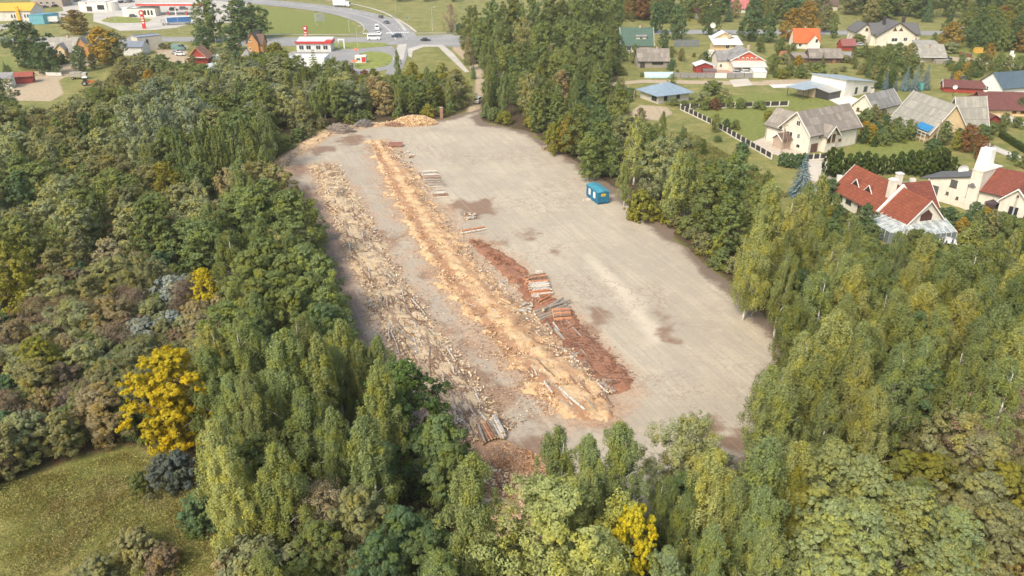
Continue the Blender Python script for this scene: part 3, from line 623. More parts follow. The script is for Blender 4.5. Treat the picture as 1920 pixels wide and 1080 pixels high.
# -- pavilion house
Fp, Rp = G2(1233,195), G2(1291,188); t_ = root('house', 'unfinished bungalow with a pyramid-like pale blue hipped metal roof', 'house', Fp); a = ang(Fp, Rp); L = math.dist(Fp, Rp)
vol(t_, Fp, a, L, 9.5, 2.5, 2.6, 'hip', mat((.52,.49,.42), .9, .08), R_BLUE, 1.2, ove=1.2, wins=[('f',2.2,.8,1.3,1.5,DK),('f',6.9,.8,1.3,1.5,DK),('l',6.2,.7,2.6,1.8,DK)], fr=DK)
lx, ly = -math.sin(a)*9.8-math.cos(a)*2.2, math.cos(a)*9.8-math.sin(a)*2.2; MB().box(lx-.12, ly-.12, 0, lx+.12, ly+.12, 2.5).build('post', mat((.4,.3,.2)), t_)
# -- orange-roofed cottage
A = G2(1486,91); t_ = root('house', 'small white house with a bright orange tiled roof and a front gable', 'house', A)
vol(t_, A, -.10, 10.8, 8, 2.5, 5.2, 'gable', mWHITE, R_ORG, .3, .3, wins=[('f',2.3,.8,1.3,1.3)], trim=None); vol(t_, (A[0]+5.3, A[1]-2.2), -.10, 5.2, 7, 2.5, 3.4, 'gable', mWHITE, R_ORG, .2, .25, ridge='y', wins=[('f',3.1,3.0,.9,1.2,DK)]); chim(t_, A[0]+5.5, A[1]+4.0, 7, 8.6, .6)
# -- long dark shed + lean-to
A = G2(1517,118); t_ = root('shed', 'long low dark timber shed with a worn grey slate roof', 'shed', A)
vol(t_, A, 0, 12.5, 6.5, 2.2, 2.6, 'gable', mat((.12,.08,.06), .9, .3, 2), R_SLATE, .6, .3, doors=[('f',9,0,1.2,1.8,mWOOD)]); MB().box(10.8, -.4, 2.3, 12.6, 2.9, 5.0).build('white_patch', TRIM, t_) if 0 else None
vol(t_, (A[0]-5.4, A[1]+.6), .05, 5.2, 5, 1.7, 1.0, 'mono', mat((.12,.08,.06)), R_SLATE, .4, .2); vol(t_, (A[0]+12.6, A[1]+.8), 0, 5, 4.6, 1.6, 1.4, 'mono', mat((.12,.08,.06)), R_GREY, .3, .2)
A = G2(1578,95); t_ = root('shed', 'small shed with a pinkish maroon roof behind the long dark shed', 'shed', A)
vol(t_, A, .1, 6, 4.6, 2.0, 2.3, 'gable', mRED, R_MARL, .3, .3)
A = G2(1486,109); t_ = root('playhouse', 'tiny wooden garden house with orange roof below the orange-roofed cottage', 'playhouse', A)
vol(t_, (A[0]-4.6, A[1]+0), .2, 2.4, 2, 1.4, 1.0, 'gable', mORW, roofmat((.45,.18,.09), (.4,.16,.08), .3, .3), .25, .2)
# -- big yellow house
A = G2(1642,87); t_ = root('house', 'large pale yellow house with dark grey roofs and two triangular gable windows', 'house', A)
vol(t_, A, 0, 16.4, 13, 4.6, 5.2, 'gable', mCREAM, R_DARK, .8, .6, ridge='y', wins=[('f',6.2,1.6,2.6,1.9),('f',11.3,2.2,1.7,1.5)], trim=DK)
vol(t_, (A[0]-7, A[1]+5.5), 0, 7.4, 10, 5.4, 3.2, 'gable', mCREAM, R_DARK, .6, .5, ridge='y', wins=[('f',1.2,2.4,1.2,1.4),('f',3.6,5.6,1.2,1.2,mWOOD),('l',3,2,1.2,1.4)], trim=DK)
vol(t_, (A[0]-2.0, A[1]+2.0), 0, 21, 9, 5.0, 3.8, 'gable', mCREAM, R_DARK, .5, .3)
for x in (6.9, 9.5): 
    mb = MB(); mb.add([(x-1, -.06, 6.3), (x+1, -.06, 6.3), (x, -.06, 8.0), (x-1, .0, 6.3), (x+1, 0, 6.3), (x, 0, 8.0)], [(0,1,2),(5,4,3),(0,3,4,1),(1,4,5,2),(2,5,3,0)]); mb.build('gable_window', glassmat((.10,.07,.05)), t_)
smallpart(t_, 'balcony', mWHITE, (4.5,-1.6,1.2,11.0,-.05,1.4),(4.5,-1.6,1.4,11.0,-1.45,2.3)); chim(t_, A[0]+4.2, A[1]+6, 8, 11.4, 1.1, DK); chim(t_, A[0]+13, A[1]+7, 8, 11.2, 1.1, DK)
# -- grey shed house right
A = G2(1723,117); t_ = root('house', 'low house with a two-slope weathered grey roof below the big yellow house', 'house', A)
vol(t_, A, 0, 10.2, 9.5, 2.2, 3.8, 'gable', mBEI, R_PALE, .7, .3, wins=[('f',4.6,.6,1,1),('f',8,.6,1,1)]); vol(t_, (A[0]+.3, A[1]+5), 0, 8.6, 4.5, 5.8, .9, 'mono', mBEI, R_PALE, .3, .2); chim(t_, A[0]+4.6, A[1]+3.2, 4.8, 6, .5)
smallpart(t_, 'lean_to', mGREYW, (4.8,-3.4,0,10.8,-.1,1.5)); smallpart(t_, 'awning', seammat((.55,.56,.5)), (.6,-1.8,2.0,9,-.05,2.08))
# -- modern mono-pitch house
A = G2(1581,184); B = G2(1636,172); t_ = root('house', 'modern white house with a sloping grey-blue roof and glazed dark terrace', 'house', A); a = ang(A, B); L = math.dist(A, B)
vol(t_, A, a+math.pi/2, 13, L, 3.4, 2.6, 'mono', mWHITE, seammat((.36,.42,.46)), .5, .6) if 0 else None
W = None
def modern():
    LL, DD = L, 12.5; mb = MB().add([(0,0,0),(LL,0,0),(LL,DD,0),(0,DD,0),(0,0,5.6),(LL,0,3.2),(LL,DD,3.2),(0,DD,5.6)], [(0,3,2,1),(4,5,6,7),(0,1,5,4),(1,2,6,5),(2,3,7,6),(3,0,4,7)])
    w_ = mb.build('wall', mWHITE, t_, (0,0,0), a); s = 2.4/LL; e = .6
    rb = MB().add([(-e,-e,5.62+s*e),(LL+e,-e,3.22-s*e),(LL+e,DD+e,3.22-s*e),(-e,DD+e,5.62+s*e)]+[(-e,-e,5.85+s*e),(LL+e,-e,3.45-s*e),(LL+e,DD+e,3.45-s*e),(-e,DD+e,5.85+s*e)], [(0,3,2,1),(4,5,6,7),(0,1,5,4),(1,2,6,5),(2,3,7,6),(3,0,4,7)])
    rb.build('roof', seammat((.36,.42,.46)), t_, (0,0,0), a)
    ca, sa = math.cos(a), math.sin(a); U = Vector((ca,sa,0)); N_ = Vector((sa,-ca,0))
    for u, w2, h2 in ((LL*.36, 1.3, 2.1), (LL*.66, 2.0, 1.8)): window(t_, (U*u+Vector((0,0,.5)), U, N_), w2, h2, DK, glassmat((.07,.09,.10)), 1, False)
modern()
def loc(t, a, A_, x, y): return (A_[0]+math.cos(a)*x-math.sin(a)*y, A_[1]+math.sin(a)*x+math.cos(a)*y)
vol(t_, loc(t_, a, A, -7.0, 6.0), a, 7.0, 6.5, 3.0, .25, 'mono', mORW if 0 else mat((.48,.38,.27), .8, .1), seammat((.36,.42,.46)), .5, .5)
vol(t_, loc(t_, a, A, -6.4, 1.2), a, 6.4, 4.6, 2.3, .7, 'mono', glassmat((.05,.05,.05)), seammat((.44,.45,.42)), .3, .3)
[MB().cyl((math.cos(a)*x-math.sin(a)*y, math.sin(a)*x+math.cos(a)*y, 0), (math.cos(a)*x-math.sin(a)*y, math.sin(a)*x+math.cos(a)*y, 3.0), .1).build('carport_post', DK, t_) for x, y in ((-12.5,6.2),(-9.8,6.2),(-12.5,12))]
p = loc(t_, a, (0,0), -10, 9); 
rb = MB().box(-3.2,-3.4,3.05,3.2,3.6,3.25); rb.build('carport_roof', seammat((.36,.42,.46)), t_, (p[0],p[1],0), a)
# -- big two-storey cream house with slate roof
A = G2(1514,288); B = G2(1604,270); t_ = root('house', 'two-storey cream house with patchy slate roof and garage door, inside the panel fence', 'house', A); a = ang(A, B); L = math.dist(A, B)
vol(t_, A, a, L, 9.2, 5.0, 4.4, 'gable', mCREAM, R_SLATE, .7, .7, wins=[('f',2.9,3.2,1.0,1.4),('f',10.6,1.6,1.1,.7,mWOOD),('l',1.8,2.6,1.9,1.5),('l',5.2,2.9,.9,1.3),('l',4.4,6.0,1.2,1.3),('l',1.0,.7,1.9,.6,DK),('l',5.5,.9,.9,.6,DK)], doors=[('f',.8,.1,2.4,2.2,mat((.13,.07,.06),.7,.1))], trim=TRIM)
px_ = loc(t_, a, A, 4.2, -1.5); vol(t_, px_, a, 3.6, 5.5, 4.6, 1.9, 'gable', mCREAM, R_SLATE, .6, .8, ridge='y', wins=[('f',.3,2.4,1.2,2.0,mWOOD),('f',2.0,2.4,1.2,2.0,mWOOD)], trim=TRIM)
px_ = loc(t_, a, A, -3.2, 5.6); vol(t_, px_, a, 3.2, 3.0, 2.6, 1.2, 'gable', mat((.42,.32,.25)), R_BROWN, .5, .5, trim=TRIM)
px_ = loc(t_, a, A, .5, 9.3); vol(t_, px_, a, 7.0, 5.5, 4.2, 3.6, 'gable', mCREAM, R_SLATE, .5, .5, ridge='y')
# -- grey-roofed cottage
A = G2(1635,222); B = G2(1684,210); t_ = root('house', 'cream cottage with grey patched roof between the slate house and the scaffolded house', 'house', A); a = ang(A, B); L = math.dist(A, B)
vol(t_, A, a, L, 6.6, 2.8, 3.4, 'gable', mCREAM, R_GREY, .5, .5, wins=[('f',1.6,1.1,1.0,1.1,mWOOD),('l',1.3,1.1,.9,1.1,mWOOD),('l',4.3,1.1,.9,1.1,mWOOD)], doors=[('f',4.4,0,1.0,2.1,mWOOD)], trim=TRIM); p = loc(t_, a, A, 4.5, 4.2); chim(t_, p[0], p[1], 5.4, 7.4, .8, mBEI)
# -- scaffolded house
A = G2(1670,238); B = G2(1741,268); t_ = root('house', 'large ochre house with very steep pale grey roof and scaffolding along the eave', 'house', A); a = ang(A, B); L = math.dist(A, B)
vol(t_, A, a, L, 10.2, 3.0, 6.6, 'gable', mYEL, R_PALE, .7, .5, wins=[('f',2.2,.8,1.5,1.3),('f',6.4,.8,1.9,1.4),('r',3.4,3.6,1.3,2.1),('r',1.0,.9,1.6,1.4)], doors=[('r',5.2,0,1.5,2.3,mat((.25,.2,.15)))], trim=TRIM)
px_ = loc(t_, a, A, L*.25, 10.2)
C0 = G2(1797,262); vol(t_, C0, .12, 7.0, 8, 3.0, 7.2, 'gable', mYEL, R_PALE, .7, .9, wins=[('f',1.2,.8,1.4,1.5),('f',4.2,.8,1.2,1.5)], trim=TRIM) 
sc_mb = MB()
for i in range(int(L/1.6)+1):
    x = .2+i*1.6; p = loc(t_, a, (0,0), x, -1.3); sc_mb.cyl((p[0],p[1],0), (p[0],p[1],2.7), .05, n=5)
p0, p1 = loc(t_, a, (0,0), .1, -1.3), loc(t_, a, (0,0), L, -1.3)
for z in (.9, 1.9, 2.65): sc_mb.cyl((*p0, z), (*p1, z), .06, n=5)
sc_mb.build('scaffold', TRIM, t_)
mb = MB(); mb.prof([(-.62-.1, 2.95), (1.4, 4.75), (1.4, 4.83), (-.72, 3.03)], L-5.6, L-.2); sh = mb.build('blue_sheet', mat((.03,.20,.42), .5, .2, 2), t_, (0,0,0), a); sh.location.z = -.18+.05
# -- maroon house & sheds
A = G2(1838,216); t_ = root('house', 'ochre bungalow with a maroon roof speckled with pale lichen', 'house', A)
vol(t_, A, -.12, 13.5, 8, 2.4, 3.6, 'gable', mYEL, R_MAR, .8, .8, wins=[('f',8.5,.8,1.2,1.3,mWOOD),('f',10.8,.8,1.2,1.3,mWOOD)]); vol(t_, (A[0]-2.5, A[1]+2.0), -.12, 6, 8, 2.3, 2.8, 'hip', mYEL, R_MAR, .6, .5); chim(t_, A[0]+2, A[1]+4, 5, 6.6, .8, mWHITE)
A = G2(1846,240); t_ = root('shed', 'dark red shed with maroon gable roof in front of the maroon house', 'shed', A)
vol(t_, A, .12, 4.4, 5.5, 2.1, 1.3, 'gable', mRED, R_MAR, .4, .5, ridge='y')
A = G2(1768,172); t_ = root('shed', 'long low shed with a maroon roof behind the blue spruces', 'shed', A)
vol(t_, A, -.28, 12, 5, 1.8, 1.7, 'gable', mRED, R_MAR, .4, .3, trim=TRIM)
A = G2(1876,184); t_ = root('house', 'white house with a dark blue-grey metal roof at the right edge of the photo', 'house', A)
vol(t_, A, .25, 16, 10, 3.2, 3.8, 'gable', mat((.74,.74,.73), .8, .03), seammat((.10,.14,.17)), .5, .5, wins=[('l',3,1,1.2,1.4,DK)])
# -- red tiled house with conservatory
A = G2(1560,377); B = G2(1690,450); t_ = root('house', 'cream house with a long red tiled roof, two triangular dormers and glass conservatory', 'house', A); a = ang(A, B); L = math.dist(A, B)
RH = 4.4; HD = 8.4
vol(t_, A, a, L, HD, 2.9, RH, 'gable', mCREAM, R_TILE, .5, .45, wins=[('f',1.5,1.2,1.7,.8,DK),('f',4.4,1.2,1.7,.8,DK),('f',8.2,.5,1.0,1.5,mWOOD),('f',10.3,.5,1.0,1.5,mWOOD)], trim=TRIM)
def lo(x, y): return loc(t_, a, (0, 0), x, y)
kk = RH/(HD/2)
# gable window with sloped top
ca, sa = math.cos(a), math.sin(a); U = Vector((-sa, ca, 0)); N_ = Vector((ca, sa, 0)); o0 = Vector((*lo(L, HD/2), 0))
pts = [(-1.2, 3.5), (1.2, 3.5), (1.2, 4.6), (.1, 5.6), (-1.2, 4.6)]
mb = MB(); mb.add([tuple(o0+U*p[0]+N_*.08+Vector((0,0,p[1]))) for p in pts]+[tuple(o0+U*p[0]+Vector((0,0,p[1]))) for p in pts], [tuple(range(5)), tuple(range(9,4,-1))]+[((k+1) % 5, k, 5+k, 5+(k+1) % 5) for k in range(5)]); mb.build('gable_window', mat((.09,.04,.03), .4), t_)
# dormers
for x in (4.3, 8.3):
    zf = 2.9+kk*1.6; mb = MB(); y0 = 1.6
    apex_z = zf+1.35; yb = (apex_z-2.9)/kk
    mb.add([(x-1.15, y0, zf), (x+1.15, y0, zf), (x, y0, apex_z), (x, yb+.1, apex_z)], [(0,1,2), (0,2,3), (2,1,3)])
    d_ = mb.build('dormer', R_TILE2, t_, (0,0,0), a)
    mb = MB(); 
    for s in (-1, 1): mb.tube([(x+s*1.25, y0-.1, zf-.05+.1), (x, y0-.1, apex_z+.12)], [.09,.09], 4)
    mb.build('edge_board', TRIM, d_); MB().add([(x-.9, y0-.03, zf+.12), (x+.9, y0-.03, zf+.12), (x, y0-.03, apex_z-.15)], [(0,1,2)]).build('pane', glassmat((.04,.03,.03)), d_)
# parapet wall across the roof and chimneys
xp = L*.66
mb = MB(); zt = lambda y: 2.9+kk*y if y < HD/2 else 2.9+kk*(HD-y)
mb.prof([(-.55, zt(-.5)-.1), (HD/2, zt(HD/2)+.1), (HD/2, zt(HD/2)+.75), (-.55, zt(-.5)+.6)], xp-.22, xp+.22); mb.prof([(HD/2, zt(HD/2)+.1), (HD+.5, zt(HD+.5)-.1), (HD+.5, zt(HD+.5)+.6), (HD/2, zt(HD/2)+.75)], xp-.22, xp+.22)
mb.build('parapet', TRIM, t_, (0,0,0), a)
for (x, y, z1, w_) in ((xp-1.0, 2.6, 8.6, 1.15), (xp-3.0, HD/2+1.2, 9.0, 1.0)):
    c_ = MB().box(x-w_/2, y-w_/2, zt(y)-.5, x+w_/2, y+w_/2, z1).build('chimney', mCREAM, t_, (0,0,0), a); MB().box(x-w_/2-.1, y-w_/2-.1, z1, x+w_/2+.1, y+w_/2+.1, z1+.25).build('cap', TRIM, c_)
p = loc(t_, a, A, L*.33, HD/2); vol(t_, p, a, 7.5, 8.5, 2.9, 3.9, 'gable', mCREAM, R_TILE2, .4, .4, ridge='y', trim=TRIM)
# conservatory wrapped round the right end
mb = MB(); z_lo, z_hi = 2.2, 3.1; ring_in = [(L-6.2, 0), (L, 0), (L, HD)]; ring_out = [(L-6.2, -3.6), (L+.9, -3.6), (L+3.3, -1.6), (L+3.6, HD)]
gm = newmat('conservatory_glass'); gb = gm[4]; v_ = texvec(gm[2], gm[3]); n_ = noise(gm[2], gm[3], v_, 1.1, 4, .7); vo = gm[2].new('ShaderNodeTexVoronoi'); gm[3].new(v_, vo.inputs[0]); vo.inputs['Scale'].default_value = .9
gm[3].new(mix(gm[2], gm[3], sstep(gm[2], gm[3], n_, .4, .6), (.50,.51,.47), (.26,.30,.30)), gb.inputs['Base Color']); gb.inputs['Roughness'].default_value = .25; gm = gm[0]
q = [(L-6.2,-3.6,z_lo),(L+.9,-3.6,z_lo),(L+3.3,-1.6,z_lo),(L+3.6,HD,z_lo),(L+.02,HD,z_hi+.5),(L+.02,0,z_hi+.1),(L-6.2,-.02,z_hi-.2)]
mb.add(q, [(0,1,5,6),(1,2,5),(2,3,4,5)]); mb.build('glass_roof', gm, t_, (0,0,0), a)
mb = MB(); out = [(L-6.2,0),(L-6.2,-3.6),(L+.9,-3.6),(L+3.3,-1.6),(L+3.6,HD)]
for i in range(4):
    (x0,y0),(x1,y1) = out[i],out[i+1]; mb.add([(x0,y0,0),(x1,y1,0),(x1,y1,z_lo-.02),(x0,y0,z_lo-.02)], [(0,1,2,3)])
mb.build('glass_wall', glassmat((.16,.19,.19)), t_, (0,0,0), a)
mb = MB()
for i in range(4):
    (x0,y0),(x1,y1) = out[i],out[i+1]; n = max(2, int(math.hypot(x1-x0,y1-y0)/1.1))
    for k in range(n+1):
        xx, yy = x0+(x1-x0)*k/n, y0+(y1-y0)*k/n; mb.cyl((xx,yy,0),(xx,yy,z_lo),.05,n=4)
        ix = min(max(xx, L-6.2), L) if i < 2 else L; iy = 0 if i < 2 else min(max(yy, 0), HD)
        mb.cyl((xx,yy,z_lo+.03),(ix,iy,z_hi+.05 if i<2 else z_hi+.1+.4*iy/HD),.045,n=4)
mb.build('glazing_bar', TRIM, t_, (0,0,0), a)
# -- cream house at the right
A = G2(1735,370); B = G2(1823,396); t_ = root('house', 'tall cream house with red tiled wing and tall white chimneys at the right edge', 'house', A); a = ang(A, B); L = math.dist(A, B)
def crm():
    DD = 7.5; pr = [(-L/2, 0), (L/2, 0), (L/2, 7.4), (-L/2, 4.2)]
    MB().add([(0,0,0),(L,0,0),(L,DD,0),(0,DD,0),(0,0,4.2),(L,0,7.2),(L,DD,7.2),(0,DD,4.2)], [(0,3,2,1),(4,5,6,7),(0,1,5,4),(1,2,6,5),(2,3,7,6),(3,0,4,7)]).build('wall', mCREAM, t_, (0,0,0), a)
    s = 3.0/L; e = 2.0; MB().add([(-e,-.4,4.22-s*e),(L-1.9,-.4,7.22-s*1.9),(L-1.9,DD+.4,7.22-s*1.9),(-e,DD+.4,4.22-s*e),(-e,-.4,4.42-s*e),(L-1.9,-.4,7.42-s*1.9),(L-1.9,DD+.4,7.42-s*1.9),(-e,DD+.4,4.42-s*e)], [(0,3,2,1),(4,5,6,7),(0,1,5,4),(1,2,6,5),(2,3,7,6),(3,0,4,7)]).build('roof', R_DARK, t_, (0,0,0), a)
    MB().box(L-1.85,-.25,0,L+.3,DD*.9,8.2).box(L-1.95,-.35,8.2,L+.4,DD*.9+.1,8.4).build('parapet_block', mCREAM, t_, (0,0,0), a)
    ca, sa = math.cos(a), math.sin(a); U = Vector((ca,sa,0)); N_ = Vector((sa,-ca,0))
    for u, z, w2, h2, ml in ((.3,.9,2.0,2.1,2), (4.4,3.7,1.4,1.5,1), (4.0,1.9,.55,.55,0), (6.2,1.5,.5,.5,0), (8.0,2.4,1.6,2.5,1)): window(t_, (U*u+Vector((0,0,z)), U, N_), w2, h2, mat((.10,.06,.045)), glassmat((.10,.11,.11)), ml)
    p = U*7.9+N_*.02; bx = MB(); q = [U*7.85+N_*.0, U*9.75+N_*.0, U*9.4+N_*.7, U*8.2+N_*.7]; ap = U*8.8+N_*.05
    bx.add([(v.x, v.y, 5.0) for v in q]+[(ap.x, ap.y, 5.9)], [(3,2,1,0),(0,3,4),(3,2,4),(2,1,4)]); bx.build('window_hood', R_DARK, t_)
crm()
def lo(x, y): return loc(t_, a, A, x, y)
c_ = MB().prism([(-1.1,-.9),(1.1,-.9),(1.1,.9),(-1.1,.9)], 4.8, 11.4).build('chimney', mat((.8,.79,.76), .6, .03), t_, (lo(7.2,6)[0]-A[0], lo(7.2,6)[1]-A[1], 0), a)
for p in c_.data.vertices: pass
c_.data.vertices[0].co.x -= .5; c_.data.vertices[3].co.x -= .5; c_.data.vertices[1].co.x += .25; c_.data.vertices[2].co.x += .25
A2 = lo(L+.3, .6); vol(t_, A2, a+.18, 10, 9, 4.6, 3.6, 'gable', mCREAM, R_TILE2, .5, .5, wins=[], trim=TRIM)
A3 = loc(t_, a+.18, A2, 4.4, -2.6); vol(t_, A3, a+.18, 5.2, 6, 4.4, 2.6, 'gable', mCREAM, R_TILE2, .5, .5, ridge='y', wins=[('f',1.8,1.0,1.6,2.4,mat((.10,.06,.045)))], trim=TRIM)
A4 = loc(t_, a+.18, A2, 10.2, -1.0); vol(t_, A4, a+.18, 9, 9, 4.2, 3.4, 'gable', mCREAM, R_TILE2, .5, .5, wins=[('f',1.4,1,1.6,2.4,mat((.10,.06,.045)))], trim=TRIM)
c_ = MB().prism([(-1,-.8),(1,-.8),(1,.8),(-1,.8)], 4.5, 10.4).build('chimney', mat((.8,.79,.76), .6, .03), t_, (A4[0]+1.5-A[0], A4[1]+3.2-A[1], 0), a)
bw = loc(t_, a+.18, A2, 1.2, -.9); mb = MB(); q = [(0,0),(2.8,0),(2.3,.9),(.5,.9)]; mb.prism([(0,.9),(.5,0),(2.3,0),(2.8,.9)], .2, 2.4).add([(0,.9,2.42),(.5,0,2.42),(2.3,0,2.42),(2.8,.9,2.42),(1.4,.9,3.2)], [(0,1,4),(1,2,4),(2,3,4)]); mb.build('bay_window', glassmat((.07,.05,.05)), t_, (bw[0]-A[0], bw[1]-A[1], 0), a+.18)
# -- satellite dishes
def dish(px, py, z, r, label, wall=False):
    p = G(px, py, z); t = thing('satellite_dish', label, 'satellite dish', p); mb = MB(); n = 14; k = 4; vs = [(0, 0, 0)]
    for j in range(1, k+1):
        for i in range(n): rr = r*j/k; vs.append((rr*math.cos(6.283*i/n), -.35*(rr/r)**2*r, rr*math.sin(6.283*i/n)))
    fs = [(0, 1+i, 1+(i+1) % n) for i in range(n)]
    for j in range(k-1):
        for i in range(n): fs.append((1+j*n+i, 1+(j+1)*n+i, 1+(j+1)*n+(i+1) % n, 1+j*n+(i+1) % n))
    mb.add(vs, fs); mb.build('reflector', mat((.72,.71,.68), .5, .03), t, (0,0,0), -.35); MB().cyl((0,.05,0),(0,.5,-r*.2 if wall else -z),.06).cyl((0,-.02,0),(.1,-r*.9,0),.03).build('mount', DK, t)
dish(1806,317,5.8,1.0, 'white satellite dish on the cream wall of the house at the right', True); dish(1337,47,6,1.2, 'large white satellite dish above the white-roofed yellow house')
dish(1331,8,5,1.4, 'white satellite dish near the top edge beside the maroon roof'); dish(1791,163,3.2,.7,'small white dish on a pole by the long maroon shed')
# ---------------- left side
A = G2(90,108); t_ = root('house', 'old farmhouse with worn grey roof and yellow dormer at the upper left', 'house', A)
vol(t_, A, .05, 13.5, 9, 2.4, 4.8, 'gable', mat((.42,.36,.25)), R_PALE, .5, .3, wins=[('f',2,.8,1,1.2)]); vol(t_, (A[0]+4.5, A[1]-1.5), .05, 3.4, 4, 3.6, 1.8, 'gable', mYEL, R_GREY, .5, .5, ridge='y', wins=[('f',1.1,1.6,1.2,1.4)]); chim(t_, A[0]+7.4, A[1]+4.6, 6, 8.2, .8)
vol(t_, (A[0]+11, A[1]+1.4), .05, 5, 9.5, 3.6, 3.8, 'gable', mORW, R_PALE, .4, .4, ridge='y')
A = G2(262,102); t_ = root('house', 'flat-roofed pale concrete house with grey sloping extension', 'house', A)
vol(t_, G2(232,104), 0, 8.0, 7, 3.2, 1.8, 'gable', mat((.62,.62,.60)), seammat((.22,.25,.29)), .2, .2, ridge='x'); vol(t_, G2(262,97), .75, 10, 7.5, 5.4, .3, 'flat', mBEI, mat((.23,.26,.30), .8), .0, .0, wins=[('f',3.4,3,.8,1.6,DK)], doors=[('f',1,0,1.2,2,DK)])
A = G2(354,119); t_ = root('hut', 'small hut with a steep triangular dark red gable and brick-orange roof', 'hut', A)
vol(t_, A, 0, 7.4, 6, 2.2, 3.6, 'gable', mRED, roofmat((.42,.22,.15), (.36,.19,.13), .3, .3), .5, .4, ridge='y', trim=mORW); smallpart(t_, 'porch_roof', mat((.55,.52,.48)), (.1,-1.4,2.3,7.3,-.05,2.45))
A = G2(465,99); t_ = root('barn', 'orange timber barn with a steep brown roof behind the dark garden trees', 'barn', A)
vol(t_, A, .0, 4.6, 9, 4.2, 3.6, 'gable', mORW, R_BROWN, .4, .4, ridge='y', wins=[('f',.7,1.0,.8,1.2),('f',1.0,4.4,.9,1)]); vol(t_, (A[0]+.2, A[1]+1), .0, 6, 6, 3.4, 3.4, 'gable', mORW, R_BROWN, .4, .3)
A = G2(465,116); t_ = root('hut', 'round grey hut with a pointed conical roof', 'hut', A)
MB().cyl((0,0,0),(0,0,1.2),2.7,2.7,12).build('wall', mWHITE, t_); MB().cyl((0,0,1.21),(0,0,4.8),3.5,.15,12).build('roof', R_GREY, t_)
for i, (px, py) in enumerate(((402,112),(400,128))):
    A = G2(px, py); t_ = root('polytunnel', ['pale rounded polytunnel, the farther of two','pale rounded polytunnel, the nearer of two'][i], 'polytunnel', A)
    MB().prof([(1.6*math.cos(math.pi*k/8), 2.0*math.sin(math.pi*k/8)) for k in range(9)], -2.2, 2.2).build('cover', mat((.62,.66,.66), .4, .1), t_, (0,0,0), .9); MB().prof([(1.66*math.cos(math.pi*k/8), 2.06*math.sin(math.pi*k/8)) for k in range(9)], -.05, .05).build('hoop', TRIM, t_, (0,0,0), .9)
A = G2(-16,168); t_ = root('garage', 'white plastered garage at the left edge of the photo', 'garage', A)
vol(t_, A, .3, 6.2, 5.5, 3.2, 1.0, 'mono', mWHITE, R_GREY, .3, .3, doors=[('f',2,0,2.4,2.3,mWHITE)])
A = G2(20,158); t_ = root('shed', 'dark red garden shed beside the sandy lot', 'shed', A)
vol(t_, A, .35, 7, 4.2, 2.3, 1.1, 'gable', mRED, mat((.28,.07,.045), .8, .15), .3, .3)
A = G2(-30,40); t_ = root('warehouse', 'white warehouse with a bright orange-yellow gabled roof', 'warehouse', A)
vol(t_, A, .12, 24, 16, 5.0, 3.0, 'gable', mat((.62,.60,.55)), mat((.75,.38,.04), .6, .06), .5, .5, ridge='x', wins=[('f',14,1.6,.7,1.6,DK),('f',15.4,1.6,.7,1.6,DK),('f',20.5,1.6,.7,1.6,DK),('f',21.9,1.6,.7,1.6,DK)]); smallpart(t_, 'orange_pillar', mat((.75,.38,.04), .6, .06), (17.0,1.2,0,18.6,2.0,7.2))
A = G2(60,13); t_ = root('building', 'long brick building behind the row of parked cars', 'building', A)
vol(t_, A, .05, 18, 12, 6.5, .4, 'flat', mBRICK, mat((.2,.2,.2)), .1, .1, wins=[('f',1.5,1.5,1.8,1.5),('f',5,1.5,1.8,1.5),('f',8.5,1.5,1.8,1.5),('f',12,1.5,1.8,1.5)])
A = G2(150,21); t_ = root('building', 'white rounded shop pavilion with dark windows at the top of the photo', 'building', A)
vol(t_, A, -.03, 16, 9, 4.8, .3, 'flat', mWHITE, mat((.5,.5,.5)), .1, .1, wins=[('f',10.5,1,4,2.4,DK)], doors=[('f',4.2,0,3.2,2.6,DK)], mull=3); mb = MB().cyl((16,4.5,0),(16,4.5,4.9),4.4,4.4,20); mb.build('rounded_end', mWHITE, t_); smallpart(t_, 'sign_board', mat((.5,.06,.05)), (4,-.15,4.0,7,-.03,4.7))
A = G2(240,31); t_ = root('filling_station', 'filling station with rounded white shop and long red-edged canopy', 'filling station', A)
vol(t_, A, .04, 15, 8, 4.0, .3, 'flat', mWHITE, mat((.3,.3,.3)), .1, .1, wins=[('f',9,.8,1.0,2.4,DK),('f',10.8,.8,1.0,2.4,DK),('f',12.6,.8,1.0,2.4,DK)]); MB().cyl((0,4.2,0),(0,4.2,4.2),4.1,4.1,20).build('rounded_end', mWHITE, t_)
MB().box(4,3.5,5.2,40,15,5.5).build('canopy', mat((.62,.62,.60)), t_); MB().box(3.8,3.2,5.15,40.2,3.45,6.1).build('canopy_fascia', mat((.55,.05,.04), .5, .05), t_)
for x in (14, 24, 34): MB().box(x,5,0,x+.5,5.5,5.15).build('canopy_post', TRIM, t_)
for x in (19, 29): MB().box(x,6,0,x+1,7,1.8).build('pump', mat((.5,.08,.06)), t_)
A = G2(556,112); t_ = root('filling_station', 'filling station with white roofs edged in red beside the junction', 'filling station', A)
pA = G2(557,97); vol(t_, pA, 0, 14.2, 7, 3.6, 1.2, 'mono', mat((.62,.62,.60)), seammat((.68,.70,.70), .4, 1.6), .2, .2, wins=[('f',1,.8,2,1.8),('f',4,.8,2,1.8),('f',8,.8,2,1.8),('f',11,.8,2,1.8)]); MB().box(pA[0]-A[0]-.4,pA[1]-A[1]-.6,3.3,pA[0]-A[0]+14.6,pA[1]-A[1]-.35,4.2).box(pA[0]-A[0]+12.0,pA[1]-A[1]-.3,3.4,pA[0]-A[0]+14.9,pA[1]-A[1]+6,4.4).build('red_fascia', mat((.50,.045,.04), .5, .06), t_)
